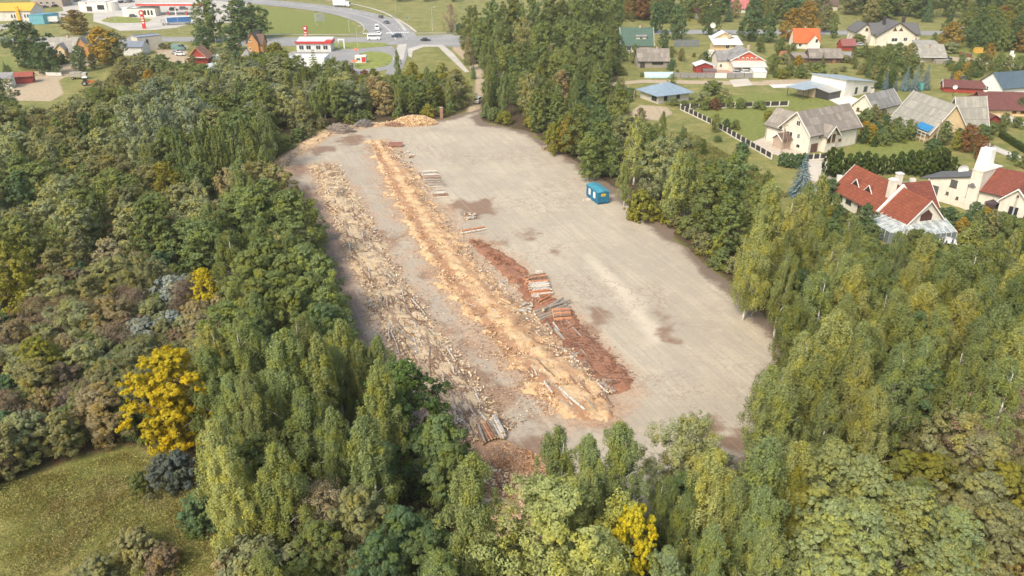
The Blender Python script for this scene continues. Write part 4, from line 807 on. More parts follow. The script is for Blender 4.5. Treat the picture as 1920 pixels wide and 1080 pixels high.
pB = G2(542,128); vol(t_, pB, 0, 13.5, 9, 3.2, .4, 'flat', mat((.75,.74,.71)), mat((.68,.68,.66)), .1, .1); pC = G2(602,146); vol(t_, pC, 0, 10.0, 9.5, 3.0, .35, 'flat', mat((.75,.74,.71)), mat((.36,.35,.32), .9, .1), .05, .05, wins=[('f',5,.8,1,1.4)])
A = G2(666,118); t_ = root('kiosk', 'small white kiosk with red end on the round forecourt lawn', 'kiosk', A)
vol(t_, A, 0, 4.2, 2.4, 2.4, .15, 'flat', mat((.70,.69,.66)), TRIM, .1, .1, wins=[('f',.5,.9,1.6,1)]); smallpart(t_, 'red_panel', mat((.50,.045,.04), .5, .06), (2.6,-.06,.3,4.1,-.01,2.2))
A = G2(634,91); t_ = root('gantry', 'square white portal frame in front of the station lawn', 'portal', A); smallpart(t_, 'frame', TRIM, (0,0,0,.5,1,3.4),(2.4,0,0,2.9,1,3.4),(0,0,3.4,2.9,1,3.9))
# dark upper roofs at the far edge
A = G2(1372,24); t_ = root('house', 'house with a pinkish red metal roof at the top edge', 'house', A); vol(t_, A, -.05, 9.5, 8, 2.6, 4.6, 'gable', mCREAM, seammat((.50,.16,.15)), .5, .4)
A = G2(1302,36); t_ = root('house', 'dark brown timber house with maroon roof among the trees at the top', 'house', A); vol(t_, A, 0, 7.5, 8, 4.0, 4.0, 'gable', mGREYW, R_MAR, .4, .4, wins=[('f',1.5,1.4,1.2,1.4)])
A = G2(1528,20); t_ = root('house', 'brown-roofed house half hidden by trees at the top edge', 'house', A); vol(t_, A, 0, 13, 9, 3.0, 4.4, 'gable', mBEI, R_BROWN, .4, .4)
A = G2(1338,24); t_ = root('shed', 'small maroon shed at the top edge by the satellite dish', 'shed', A); vol(t_, A, 0, 4, 4, 2.2, 1.8, 'gable', mRED, R_MARL, .4, .4)

for P_ in (MAIN, CURV):
    for i in range(0, len(P_)-1, 4):
        a_ = P_[i]; b_ = P_[min(i+4, len(P_)-1)]; w_ = 12 if P_ is CURV else 8.5; g_ = ang(a_, b_); n_ = (-math.sin(g_)*w_, math.cos(g_)*w_)
        KEEPR.append([(a_[0]-n_[0],a_[1]-n_[1]),(b_[0]-n_[0],b_[1]-n_[1]),(b_[0]+n_[0],b_[1]+n_[1]),(a_[0]+n_[0],a_[1]+n_[1])])
# ================================================================ TREES
LEAF = leafmat('leaves', .27); LEAF_DRY = leafmat('dry_leaves', .45, (.8,.7,.6), .15); NEEDLE = leafmat('needles', .3, (.8,.85,.8), .1)
BIRCH_BARK = barkmat('birch_bark', (.62,.60,.55), (.12,.11,.10), 3.0, 3.0)
BARK = barkmat('bark', (.14,.11,.085), (.24,.20,.16), 6, .4)
PALE_BARK = barkmat('pale_bark', (.34,.31,.26), (.20,.17,.14), 5, .5)
def leaf_mesh(name, P, N, size, m, aspect=.62, seed=0):
    rs = np.random.RandomState(seed); n = len(P)
    N = N/np.maximum(np.linalg.norm(N, axis=1, keepdims=True), 1e-6)
    A = np.cross(N, rs.normal(size=(n, 3))); A /= np.maximum(np.linalg.norm(A, axis=1, keepdims=True), 1e-6); B = np.cross(N, A)
    s = (size*rs.uniform(.65, 1.35, n))[:, None]
    bend = N*s*.12
    V = np.stack([P-A*s, P-B*s*aspect+bend, P+A*s, P+B*s*aspect+bend], 1).reshape(-1, 3)
    me = bpy.data.meshes.new(name); me.vertices.add(n*4); me.vertices.foreach_set('co', V.astype(np.float32).ravel())
    me.loops.add(n*4); me.loops.foreach_set('vertex_index', np.arange(n*4, dtype=np.int32))
    me.polygons.add(n); me.polygons.foreach_set('loop_start', np.arange(0, n*4, 4, dtype=np.int32))
    me.update(calc_edges=True); me.materials.append(m)
    return me
def rdir(rs, n):
    d = rs.normal(size=(n, 3)); return d/np.linalg.norm(d, axis=1, keepdims=True)
ENV = {   # crown outline: (height fraction, radius fraction)
 'birch': ([0,.12,.3,.5,.7,.85,.95,1],[.4,.85,1,.97,.8,.58,.34,.1]),
 'lime': ([0,.1,.3,.55,.75,.9,1],[.6,.95,1,1,.96,.76,.42]),
 'alder': ([0,.12,.3,.55,.75,.9,1],[.55,.9,1,.97,.82,.55,.2]),
 'aspen': ([0,.1,.3,.6,.8,.93,1],[.45,.85,1,.9,.7,.4,.15]),
 'maple': ([0,.12,.35,.6,.8,.95,1],[.6,.95,1,.95,.72,.4,.15]),
 'willow': ([0,.1,.3,.55,.75,.92,1],[.7,.95,1,.98,.88,.62,.32]),
 'poplar': ([0,.1,.35,.6,.8,1],[.6,1,1,.85,.55,.08]),
 'shrub': ([0,.12,.35,.65,.88,1],[.7,.98,1,.9,.6,.2]),
 'bush': ([0,.15,.4,.7,.9,1],[.8,1,1,.8,.5,.15]),
 'thuja': ([0,.1,.4,.75,.92,1],[.85,1,1,.9,.6,.15]),
 'bare': ([0,.15,.4,.7,.9,1],[.6,.95,1,.85,.5,.2]),
}
def crown(sp, seed, H, Rr, z0, ncl, per, size, lod):
    rs = np.random.RandomState(seed); hs, rr = ENV[sp]; ch = H-z0
    P, N, br = [], [], []
    # irregular outline: a few angular bulges
    ph = rs.uniform(0, 6.28, 4); am = rs.uniform(.05, .2, 4)
    lean = rs.uniform(-.06, .06, 2)*ch
    for i in range(ncl):
        t = (i+rs.uniform(0, 1))/ncl; t = t**(.85 if sp != 'bush' else .7)
        a = i*2.39996+rs.uniform(-.5, .5); bulge = 1+sum(am[k]*math.sin((k+1)*a+ph[k]+3*t*(k % 2)) for k in range(4))
        er = np.interp(t, hs, rr)*Rr*bulge
        r = er*(1-rs.uniform(0, 1)**1.6*.75); cs = Rr*rs.uniform(.15, .36)*(1.0-.35*t)
        r = max(0, r-cs*.5)
        c = np.array([r*math.cos(a)+lean[0]*t, r*math.sin(a)+lean[1]*t, z0+t*ch-cs*.3])
        if sp in ('birch', 'willow') : c[2] -= r*.10
        br.append(c)
        n = int(per*(.5+cs/(Rr*.3))); d = rdir(rs, n)
        if sp == 'birch':          # hanging strands
            k = max(5, n//14); dd = rdir(rs, k); dd[:, 2] = np.abs(dd[:, 2])*.8
            top = c+dd*np.array([cs, cs, cs*.8])*rs.uniform(.4, 1.05, (k, 1))
            L = rs.uniform(.5, 1.9, k)*min(1.3, .5+Rr*.22); j = rs.randint(0, k, n); s = rs.uniform(0, 1, n)
            out = np.array([math.cos(a), math.sin(a), 0])*.25
            p = top[j]+np.array([0, 0, -1])*(s*L[j])[:, None]+out*(s*(1-s)*2)[:, None]+rs.normal(size=(n, 3))*.09
            nn = dd[j]*.6+rdir(rs, n)*.8+np.array([0, 0, .35])
        elif sp in ('thuja',):
            rad = rs.uniform(.75, 1.05, n); p = c+d*np.array([cs*.9, cs*.9, cs*1.5])*rad[:, None]; nn = d+rdir(rs, n)*.6
        elif sp in ('poplar',):
            rad = rs.uniform(.4, 1.05, n); d[:, 2] = np.abs(d[:, 2])**.6*np.sign(d[:, 2]); p = c+d*np.array([cs*.55, cs*.55, cs*2.0])*rad[:, None]; nn = d*.8+rdir(rs, n)*.7+np.array([0, 0, .2])
        else:
            # several twig tufts per clump, upper side denser
            k = 9 if sp not in ('aspen','maple') else 14; td = rdir(rs, k); td[:, 2] = td[:, 2]*.6+.25
            tc = c+td*cs*rs.uniform(.55, 1.1, (k, 1)); j = rs.randint(0, k, n)
            ts = cs*(.4 if sp not in ('aspen','maple') else .27)*rs.uniform(.7, 1.25, k)
            p = tc[j]+d*(ts[j]*rs.uniform(.35, 1.0, n)**.5)[:, None]*np.array([1, 1, .85 if sp != 'willow' else 1.0])
            nn = d*.75+td[j]*.35+rdir(rs, n)*.6+np.array([0, 0, .3])
        P.append(p); N.append(nn)
    P = np.concatenate(P); N = np.concatenate(N)
    ow = (P-np.array([0, 0, z0+ch*.42]))/np.array([Rr, Rr, ch*.5]); ow /= np.maximum(np.linalg.norm(ow, axis=1, keepdims=True), .3)
    N = N/np.maximum(np.linalg.norm(N, axis=1, keepdims=True), 1e-6)+ow*.75
    k = P[:, 2] > .1; P, N = P[k], N[k]
    if lod: kk = rs.rand(len(P)) < .32; P, N = P[kk], N[kk]; size *= 1.6
    return P, N, br, size
def conifer(seed, H, Rr, size, lod):
    rs = np.random.RandomState(seed); P, N = [], []
    L = int(H*2.2)
    for i in range(L):
        t = (i+.3)/L; z = .3+t*(H-.3); er = Rr*(1-t)**.85*rs.uniform(.85, 1.1)+.05; nb = max(4, int(11*(1-t))+3)
        for b in range(nb):
            a = b*6.283/nb+i*.9+rs.uniform(-.15, .15); rl = er*rs.uniform(.8, 1.12); n = int((40 if not lod else 30)*max(.2, rl/Rr)*1.4)+4
            s = rs.uniform(.1, 1, n)**.7; w_ = (1-s)*.22*rl+.05
            lat = rs.uniform(-1, 1, n)*w_
            x = s*rl; zz = z-s*s*rl*.22+s*.04+rs.normal(size=n)*.04
            P.append(np.stack([x*math.cos(a)-lat*math.sin(a), x*math.sin(a)+lat*math.cos(a), zz], 1))
            N.append(np.stack([math.cos(a)*.5+0*s, math.sin(a)*.5+0*s, .7+0*s], 1)+rdir(rs, n)*.5)
    return np.concatenate(P), np.concatenate(N), [], size*(1.35 if lod else 1.1)
def trunk(sp, seed, H, Rr, z0, br, tm):
    rs = random.Random(seed); mb = MB(); n = 7
    thin = .012 if sp == 'birch' else .016
    r0 = H*thin+.04; top = H*(.9 if sp not in ('bush', 'shrub', 'bare', 'maple', 'willow') else .6)
    bx, by = rs.uniform(-.04, .04)*H, rs.uniform(-.04, .04)*H
    def cen(z): t = z/H; return Vector((bx*t*t+.12*math.sin(t*7+seed), by*t*t+.1*math.cos(t*6+seed)-.1, z))
    if sp not in ('bush', 'bare', 'shrub'):
        pts = [cen(top*i/n) for i in range(n+1)]; pts[0].z = -.4
        mb.tube(pts, [r0*(1-.85*i/n) for i in range(n+1)], 7)
    else:
        for k in range(5):
            a = k*1.256+rs.random(); pts = [Vector((0, 0, -.3))]+[Vector((math.cos(a)*Rr*.6*s, math.sin(a)*Rr*.6*s, top*s**.8)) for s in (.3, .6, 1)]
            mb.tube(pts, [r0*.8, r0*.6, r0*.4, r0*.12], 5)
    sel = br if len(br) < 26 else rs.sample(br, 26)
    for c in sel:
        c = Vector(tuple(c)); hz = math.hypot(c.x, c.y); zb = max(.5, c.z-hz*(.9 if sp in ('birch', 'aspen', 'alder') else .55)-.3); zb = min(zb, top)
        p0 = cen(zb); mid = p0.lerp(c, .55)+Vector((0, 0, .15*hz))
        rb = max(.02, r0*(1-.85*zb/top)*.42); mb.tube([p0, mid, c], [rb, rb*.6, rb*.15], 5)
    me_o = mb.build('trunk', tm, smooth=True); me = me_o.data; bpy.data.objects.remove(me_o); return me
PROTO = {}
def make_protos():
    S = dict(  # species: count, H, R, crown base, clumps, leaves/clump, leaf size, leaf mat, trunk mat
      birch=(6, 16, 2.9, 3.2, 96, 303, 0.089, LEAF, BIRCH_BARK), lime=(4, 12, 4.2, .8, 100, 405, 0.100, LEAF, BARK), alder=(4, 14, 4.1, 1.2, 97, 387, 0.107, LEAF, BARK),
      aspen=(3, 15, 4.6, 1.5, 118, 405, 0.107, LEAF, PALE_BARK), maple=(2, 12, 4.3, 1.0, 87, 438, 0.114, LEAF, PALE_BARK),
      willow=(4, 11, 4.1, .6, 112, 405, 0.082, LEAF, BARK), poplar=(2, 15, 2.6, .8, 112, 252, 0.107, LEAF, PALE_BARK),
      shrub=(4, 4.5, 2.7, .1, 60, 351, 0.082, LEAF, BARK), bush=(4, 4, 2.6, .1, 52, 319, 0.086, LEAF, BARK), thuja=(2, 5, 1.0, .05, 57, 252, 0.071, LEAF, BARK), bare=(2, 8, 4.4, .6, 100, 159, 0.065, LEAF_DRY, BARK))
    for sp, (cnt, H, Rr, z0, ncl, per, size, lm, tm) in S.items():
        for i in range(cnt):
            seed = 100*len(sp)+i*17+ord(sp[0]); a = []
            for lod in (0, 1):
                P, N, br, sz = crown(sp, seed, H, Rr*(1+.12*math.sin(i*2.1)), z0, ncl, per, size, lod)
                a.append(leaf_mesh(sp+'_crown', P, N, sz, lm, .62, seed))
            PROTO.setdefault(sp, []).append((H, Rr, a[0], a[1], trunk(sp, seed, H, Rr, z0, br, tm)))
    for i in range(2):
        a = []
        for lod in (0, 1):
            P, N, br, sz = conifer(5+i, 9, 2.3, .13, lod); a.append(leaf_mesh('spruce_crown', P, N, sz, NEEDLE, .4, i))
        PROTO.setdefault('spruce', []).append((9, 2.3, a[0], a[1], trunk('spruce', i, 9, 2.3, 1, [], BARK)))
make_protos()
TREES = []     # world x, y, species, height, tint, width factor, label
def TW(sp, x, y, h, tint, wf=1.0, label=None): TREES.append([x, y, sp, h, tint, wf, label])
def T(sp, px, py, h, tint, wf=1.0, label=None):
    p = G(px, py, h*.97); TW(sp, p.x, p.y, h, tint, wf, label)
C = dict(dgr=(0.130,0.150,0.125), bir=(0.236,0.281,0.114), bry=(0.337,0.360,0.137), brd=(0.199,0.240,0.090), ald=(0.191,0.245,0.098), dark=(0.127,0.191,0.093), asp=(0.268,0.318,0.150), mpl=(0.162,0.233,0.078),
   wil=(0.311,0.334,0.174), sil=(0.269,0.315,0.210), grey=(0.334,0.375,0.334), oli=(0.261,0.263,0.129), brn=(0.240,0.194,0.128), tan=(0.357,0.310,0.183), yel=(0.500,0.420,0.035), yg=(0.270,0.270,0.060), org=(0.330,0.240,0.080), blu=(0.190,0.260,0.270), thu=(0.081,0.119,0.037), rus=(0.248,0.134,0.066), tanb=(0.288,0.226,0.164), yor=(0.460,0.320,0.060))
# ---- hand placed, treetop pixel + height
for r in [
 ('maple',300,663,13,'yel',1.15,'brilliant yellow maple by the grassy clearing at lower left'),
 ('alder',64,640,8.5,'yg',1.15,'round yellow-green tree near the left edge of the photo'),
 ('maple',373,510,8,'yel',.8,'bright lemon-yellow tree halfway down the left forest'),
 ('maple',300,311,11,'yg',.85,'yellow autumn tree in the upper left forest'),
 ('willow',1043,905,14.5,'bry',1.15,'large pale yellow-green willow at the near end of the yard'),
 ('maple',1188,952,12,'yel',.62,'narrow golden tree at the bottom edge right of the pale willow'),
 ('willow',290,153,18,'sil',1.0,'tallest silver-leaved willow in the upper left forest'),
 ('willow',335,163,17,'sil',.95,'silver willow at the right of the tall silver pair'),
 ('willow',362,188,15,'sil',.9,'silver willow leaning right of the silver clump'),('willow',246,182,16,'sil',.85,'silver willow at the left of the silver clump'),
 ('willow',285,200,15,'sil',.9,'silver willow in front of the tall silver clump'),
 ('poplar',385,215,14,'ald',1,None),('poplar',414,222,14,'ald',1,None),('poplar',450,218,14,'ald',1,None),('poplar',327,245,13,'ald',1,None),('poplar',367,240,14,'ald',1,None),('poplar',345,262,13,'ald',1,None),('poplar',400,255,13,'brd',1,None),('poplar',432,250,13,'ald',1,None),('poplar',465,250,13,'brd',1,None),
 ('birch',485,203,15,'bir',1,None),('birch',495,275,12,'bir',1,None),('willow',221,262,12,'wil',.8,'pale grey-green willow left of the slim birch in the upper left forest'),('willow',250,262,12,'wil',.75,None),('birch',267,272,12,'bir',.8,None),
 ('willow',100,335,10.5,'wil',1,'pale rounded willow bush at the left below the conical pale pair'),('alder',64,240,12,'wil',.75,None),('alder',88,268,12,'wil',.75,None),('birch',372,335,12,'wil',1,None),('willow',430,318,9,'tan',1,None),
 ('alder',497,340,13,'ald',1,None),('alder',540,362,14,'ald',1.05,None),('alder',470,355,12,'ald',1,None),('alder',277,375,13,'ald',1.1,None),('alder',235,385,11,'wil',1,None),
 ('alder',12,458,13,'yg',1.1,'tall olive-yellow tree cut by the left edge of the photo'),('bush',318,520,6,'grey',1,'grey-leaved sea buckthorn beside the lemon-yellow tree'),('bush',318,588,5,'grey',1,'grey-leaved bush under the lemon-yellow tree'),('bush',262,603,5.5,'grey',1.1,'silver-grey bush below left of the lemon-yellow tree'),('bush',270,637,4.5,'grey',.9,'lowest of the silver-grey bushes above the yellow maple'),
 ('willow',262,483,9,'oli',1,None),('alder',137,430,9,'oli',1,None),('willow',204,450,8,'tan',1,None),('birch',394,615,13,'bry',.9,None),('birch',443,592,15,'bir',1,None),
 ('alder',495,455,13,'brd',1,None),('alder',460,478,13,'brd',1,None),('alder',530,488,12,'brd',1,None),('alder',563,466,13,'bir',.9,None),('alder',595,485,12,'bir',.85,None),('alder',570,520,12,'brd',.9,None),('alder',610,545,11,'bir',.85,None),('alder',540,545,12,'brd',.9,None),('alder',480,530,12,'brd',1,None),
 ('birch',525,621,17,'bir',1,None),('birch',587,636,16,'bir',.9,None),('birch',632,606,14,'bir',.9,None),('birch',629,650,13,'bir',.8,None),('birch',663,643,13,'bir',.8,None),('birch',712,632,13,'bir',.85,None),('birch',702,681,16,'bir',.9,None),('birch',468,700,15,'bir',.9,None),
 ('maple',765,693,12,'mpl',1.1,'bright green broad maple beside the left row of poles'),('birch',614,772,14,'bir',.85,None),('birch',694,790,15,'bir',1,None),('alder',832,788,12,'ald',1,None),('alder',850,840,10,'ald',.8,None),('birch',452,610,15,'brd',1,None),
 ('birch',875,857,17,'bir',.85,'tall birch with white trunk at the near left corner of the yard'),('birch',1052,809,14,'bir',.85,None),('birch',1112,822,14,'bir',.85,None),('birch',1172,800,15,'bir',.95,None),('birch',1106,888,13,'bry',.8,None),
 ('willow',652,925,10,'oli',1,None),('bare',600,915,9,'tan',.9,None),('alder',750,955,9,'dark',1,None),('alder',800,1000,9,'dark',1,None),('alder',690,1010,9,'dark',1,None),
 ('willow',1286,794,11,'wil',.95,'grey-green willow at the near edge of the yard, right of the birches'),('bush',1330,845,5,'sil',1,None),('birch',1346,857,15,'bry',1,None),('birch',1434,838,16,'bir',1,None),('birch',1500,828,15,'bry',1,None),('birch',1494,885,13,'yg',.8,'yellow-tipped birch in front of the pale aspens at the bottom right'),
 ('aspen',1570,838,15,'asp',1,None),('aspen',1633,868,14,'asp',1,None),('aspen',1563,948,13,'asp',1.05,None),('aspen',1712,930,13,'asp',1,None),('aspen',1625,965,14,'asp',1.05,None),('birch',1390,900,13,'bir',1,None),('birch',1440,930,13,'bir',1,None),('birch',1300,930,11,'brd',1,None),('birch',1340,985,12,'bir',1,None),('birch',1450,1000,13,'bir',1,None),('birch',1250,900,10,'brd',.9,None),
 ('birch',1455,340,18,'bry',1,'tallest yellow-green birch above the right edge of the yard'),('birch',1497,368,17,'bry',1,None),('birch',1418,430,15,'bry',1,None),('birch',1535,400,15,'bir',1,None),('birch',1600,408,13,'bir',.9,None),('birch',1740,448,15,'bry',.95,None),('birch',1686,438,13,'bir',.95,None),('birch',1582,478,15,'bir',1,None),('birch',1645,490,15,'bir',1,None),('birch',1606,498,15,'bry',1,None),('birch',1546,515,15,'bir',1,None),('birch',1675,542,15,'bir',1,None),('birch',1795,510,14,'bir',1,None),('birch',1806,545,15,'bry',1,None),('birch',1860,520,15,'bir',1,None),('birch',1575,586,16,'bry',1,None),('birch',1612,604,16,'bir',1,None),('birch',1512,632,15,'bry',1,None),('birch',1526,670,15,'bir',1,None),('birch',1613,672,14,'bry',.95,None),('birch',1695,655,15,'bir',1,None),('birch',1885,585,15,'bir',1,None),('birch',1915,605,15,'bry',1,None),('birch',1460,690,14,'bir',1,None),('birch',1480,720,14,'bir',1,None),('birch',1560,740,13,'bir',1,None),('birch',1650,733,14,'bry',.9,None),('birch',1480,470,14,'bir',.9,None),('birch',1500,560,13,'brd',1,None),('birch',1850,600,14,'bir',1,None),('birch',1760,580,14,'bir',1,None),('birch',1740,640,13,'bir',1,None),('birch',1820,650,14,'brd',1,None),('birch',1900,680,14,'bir',1,None),
 ('alder',1752,700,9,'dark',1.1,'dark green tree between the right-hand birches and the brushy clearing'),('bare',1890,722,10,'tanb',1.1,'wide brown thin-leaved tree at the right edge of the photo'),('bare',1850,790,7,'tanb',1,None),('shrub',1820,775,7,'wil',1,None),('shrub',1855,820,6,'wil',1,None),('shrub',1770,770,5,'oli',1,None),('shrub',1760,860,5,'yg',1,None),('shrub',1700,850,4,'yg',1,None),('shrub',1720,900,4,'oli',1,None),('shrub',1860,900,6,'oli',1,None),('shrub',1900,880,6,'yg',1,None),('shrub',1890,960,6,'oli',1,None),('shrub',1800,930,5,'oli',.9,None),('shrub',1760,1000,5,'yg',1,None),('shrub',1840,1020,6,'oli',1,None),
 ('birch',913,128,13,'bir',.8,None),('birch',943,136,13,'bir',.85,None),('willow',997,140,13,'wil',.8,'pale dense round tree at the far right corner of the yard'),('birch',1045,158,12,'bir',.8,None),('birch',1080,163,12,'bir',.8,None),('maple',1063,218,9.5,'yor',.75,'orange-yellow tree on the right edge of the yard'),('maple',1040,232,8,'yg',.7,'yellow-green tree left of the orange one on the yard edge'),
 ('alder',1090,198,13,'ald',1,None),('alder',1127,226,13,'ald',.9,None),('alder',1160,167,13,'brd',.95,None),('alder',1108,250,11,'ald',.9,None),('alder',1150,262,9,'ald',.9,None),('birch',1197,223,15,'bry',1.05,'light green broad birch behind the blue cabin'),('birch',1243,210,10,'bir',.9,None),('willow',1250,262,13,'wil',1.0,'pale silvery willow with thin drooping twigs behind the blue cabin'),('birch',1270,285,15,'bry',1,'drooping birch in front of the pale silvery willow, white trunks bare below'),('birch',1293,287,14,'bir',.9,None),
 ('bush',1203,360,6,'yg',1,'yellow-green bush right of the blue cabin'),('alder',1360,305,14,'ald',1.05,None),('alder',1395,290,13,'ald',1,None),('alder',1330,330,12,'brd',1,None),('alder',1375,370,11,'ald',1,None),('birch',1440,320,11,'brd',.9,None),('alder',1420,360,11,'ald',.9,None),('birch',1175,300,10,'bir',.8,None),
 ('lime',960,-2,21,'brd',.85,None),('lime',925,5,20,'ald',.85,None),('willow',890,15,19,'brd',.8,None),('willow',1000,0,21,'ald',.8,None),('lime',1040,-12,22,'brd',.85,None),('willow',1080,-8,21,'ald',.8,None),('lime',1118,-15,22,'ald',.85,None),('lime',1148,-12,20,'ald',.85,None),('lime',900,40,16,'brd',.75,None),('willow',940,42,17,'bir',.7,None),('willow',985,35,18,'wil',.7,None),('lime',1020,45,17,'brd',.75,None),('lime',1060,40,17,'ald',1,None),('lime',1100,50,17,'ald',1,None),('lime',1130,70,14,'ald',1,None),('lime',1010,90,14,'ald',1,None),('lime',960,85,14,'brd',1,None),('lime',1050,95,14,'brd',1,None),('maple',1055,135,11,'tan',.9,None),('alder',973,110,13,'ald',1,None),('birch',880,70,12,'tan',1,None),('birch',905,85,10,'bir',1,None),('alder',1100,110,11,'ald',1,None),('alder',1140,120,9,'ald',1,None),
 ('lime',42,42,17,'dark',1.3,'big dark green tree at the upper left before the sandy track'),('lime',78,82,11,'dark',1.3,None),('maple',138,20,11,'org',1.7,'orange-brown round tree beside the blue shed at the upper left'),('maple',185,52,14,'yor',1.4,'tall orange-yellow tree left of the flat grey-roofed house'),('lime',207,62,12,'oli',1.1,None),('lime',142,88,9,'dark',1.0,None),('lime',262,100,9,'oli',1.4,None),('lime',302,104,8,'ald',1.4,None),('lime',228,108,8,'oli',1.3,None),('lime',442,2,17,'dark',1.45,'largest dark tree in front of the meadow by the bend in the road'),('lime',382,-3,19,'ald',.95,'tall grey-green tree beside the blue lorry'),('lime',474,14,14,'dark',1.3,None),('lime',430,50,10,'dark',1.4,None),('lime',377,52,10,'dark',1.2,None),('bush',442,95,4.5,'dark',1,None),
 ('maple',514,84,13,'yg',.95,'yellow-green tree in front of the red and white filling station'),('spruce',586,94,14,'asp',1.3,'open-crowned pine rising before the white station building'),('poplar',651,117,11,'brd',.8,None),('birch',744,94,12,'bir',.75,'slim birch in front of the junction lawn'),('birch',800,125,9,'bir',.8,None),('maple',700,130,7,'yg',1,None),('maple',680,140,7,'yg',1,None),('maple',770,118,8,'yg',1,None),('maple',830,120,9,'bry',1,None),
 ('lime',556,106,11,'brd',.8,None),('lime',590,122,11,'ald',.8,None),('lime',622,128,11,'brd',.8,None),('willow',640,134,10,'brd',.8,None),('lime',535,112,11,'ald',.9,None),('lime',570,128,10,'brd',.9,None),('lime',604,138,9,'ald',.9,None),
 ('birch',410,788,15,'bry',.95,'yellowish birch at the right side of the grassy clearing'),('birch',418,838,15,'bry',.9,'yellow-green birch standing alone in front at the clearing edge'),('bush',366,932,4.5,'dark',.9,'dark green bush under the lone clearing birch'),('bush',328,852,4.5,'dgr',.9,'taller dark grey bush below the yellow maple'),('bush',293,862,4,'dgr',.9,'shorter dark grey bush below the yellow maple'),('bush',252,890,2.6,'brd',.9,'small low bush in the grass under the yellow maple'),('bush',245,1000,3.5,'oli',1.2,None),('bush',300,1030,3,'brn',1,None),('bush',500,940,6,'ald',1,None),('bush',540,905,6,'ald',1,None),('bush',170,1050,3,'oli',1.2,None),('bush',450,1020,5,'tan',1,None),('bush',480,1020,7,'oli',1,None),
 ]: T(*r[:4], C[r[4]], r[5], r[6])
NHAND = len(TREES)
rnd = random.Random(4)
def near_ok(x, y, d):
    for t in TREES:
        if abs(t[0]-x) < d and abs(t[1]-y) < d and (t[0]-x)**2+(t[1]-y)**2 < (d*.5+t[5]*t[3]*.11)**2: return False
    return True
KEEP = []      # polygons kept free
def inpoly(x, y, pts):
    c = False; n = len(pts)
    for i in range(n):
        (x0, y0), (x1, y1) = pts[i], pts[(i+1) % n]
        if (y0 > y) != (y1 > y) and x < (x1-x0)*(y-y0)/(y1-y0)+x0: c = not c
    return c
YARD_S = YARD
SEE = [ # picture areas that stay uncovered by the filling trees
 [(860,205),(820,225),(600,245),(525,300),(525,335),(600,400),(640,560),(690,640),(760,690),(860,800),(895,880),(905,960),(950,985),(1000,930),(1040,830),(1200,800),(1400,850),(1425,740),(1475,650),(1390,555),(1250,430),(1120,330),(1000,245),(900,205)],
 [(1555,290),(1620,290),(1790,395),(1790,455),(1700,462),(1640,440),(1555,380)],[(1730,280),(1920,280),(1920,400),(1735,400)],[(1195,150),(1300,150),(1300,200),(1195,230),(1180,225)],
 [(1270,195),(1480,195),(1480,300),(1440,300)],[(1450,180),(1620,180),(1620,300),(1500,300),(1450,280)],[(1600,130),(1840,130),(1840,270),(1600,270)],[(1160,50),(1440,50),(1440,150),(1160,150)],[(1480,50),(1770,40),(1770,125),(1480,125)],[(1530,130),(1640,130),(1640,190),(1530,190)],[(1840,140),(1920,140),(1920,220),(1840,220)],
 [(480,15),(860,15),(860,130),(740,140),(652,142),(648,112),(560,100),(540,75),(500,75)],[(0,0),(400,0),(350,80),(0,80)],[(0,130),(110,120),(175,125),(180,160),(100,190),(10,190)],[(230,50),(400,50),(400,110),(230,110)],[(848,84),(905,125),(900,200),(880,200)],
 [(0,935),(130,885),(235,855),(340,890),(400,960),(400,1000),(230,960),(150,1010),(0,1060)],[(590,850),(660,850),(650,930),(600,930)]]
def hides(x, y, h):
    for f in (.98, .6):
        q = PX(x, y, h*f)
        if any(inpoly(q[0]+dx, q[1], S_) for S_ in SEE for dx in ((0,) if y > 130 else (-28, 0, 28))): return True
    return False
def fill(pxpoly, n, d, mixl, margin=1.8, free=False):
    P = poly(pxpoly); xs = [p[0] for p in P]; ys = [p[1] for p in P]; c = 0
    for k in range(n*40):
        x = rnd.uniform(min(xs), max(xs)); y = rnd.uniform(min(ys), max(ys))
        if not inpoly(x, y, P) or inpoly(x, y, YARD_S) or not near_ok(x, y, d): continue
        if y < 237 and y > 50 and abs(x) < 60 and pdist(np.array([x]), np.array([y]), YARD_S)[0] < margin: continue
        if any(inpoly(x, y, kp) for kp in KEEP): continue
        sp, h0, h1, ts = rnd.choices(mixl, [m[-1] for m in mixl])[0][:4]
        h = rnd.uniform(h0, h1)
        if not free and hides(x, y, h): continue
        TW(sp, x, y, h, C[rnd.choice(ts)], rnd.uniform(.85, 1.25) if sp not in ('lime','willow') else rnd.uniform(1.0, 1.4)); c += 1
        if c >= n: break
KEEP += [CLEAR]+KEEPR+[q for q in SAND]
# filling between the hand placed trees
fill([(-80,250),(0,222),(120,232),(330,215),(360,300),(560,400),(600,500),(560,560),(300,520),(-80,560)], 120, 6.2, [('alder',9,12,['ald','brd','dark'],3),('lime',9,12,['ald','oli','brd','wil'],5),('willow',7,10,['wil','oli','brd'],4),('maple',8,11,['oli','ald'],1),('birch',10,13,['bir'],1)])
fill([(-80,560),(300,520),(420,600),(430,700),(330,860),(200,860),(0,920),(-150,960)], 150, 3.8, [('shrub',4,6,['oli','brn','wil','tan','brd','dark'],6),('willow',5,8,['oli','wil','tan'],4),('bare',4,6.5,['brn','tanb'],2),('alder',5,8,['dark','oli'],1)])
fill([(420,600),(600,500),(650,620),(700,740),(790,860),(850,980),(860,1100),(500,1150),(440,960),(400,860),(330,860),(430,700)], 80, 4.5, [('birch',12,15,['bir','brd'],4),('alder',8,12,['ald','dark','brd'],4),('bush',3,5,['dark','ald'],2)])
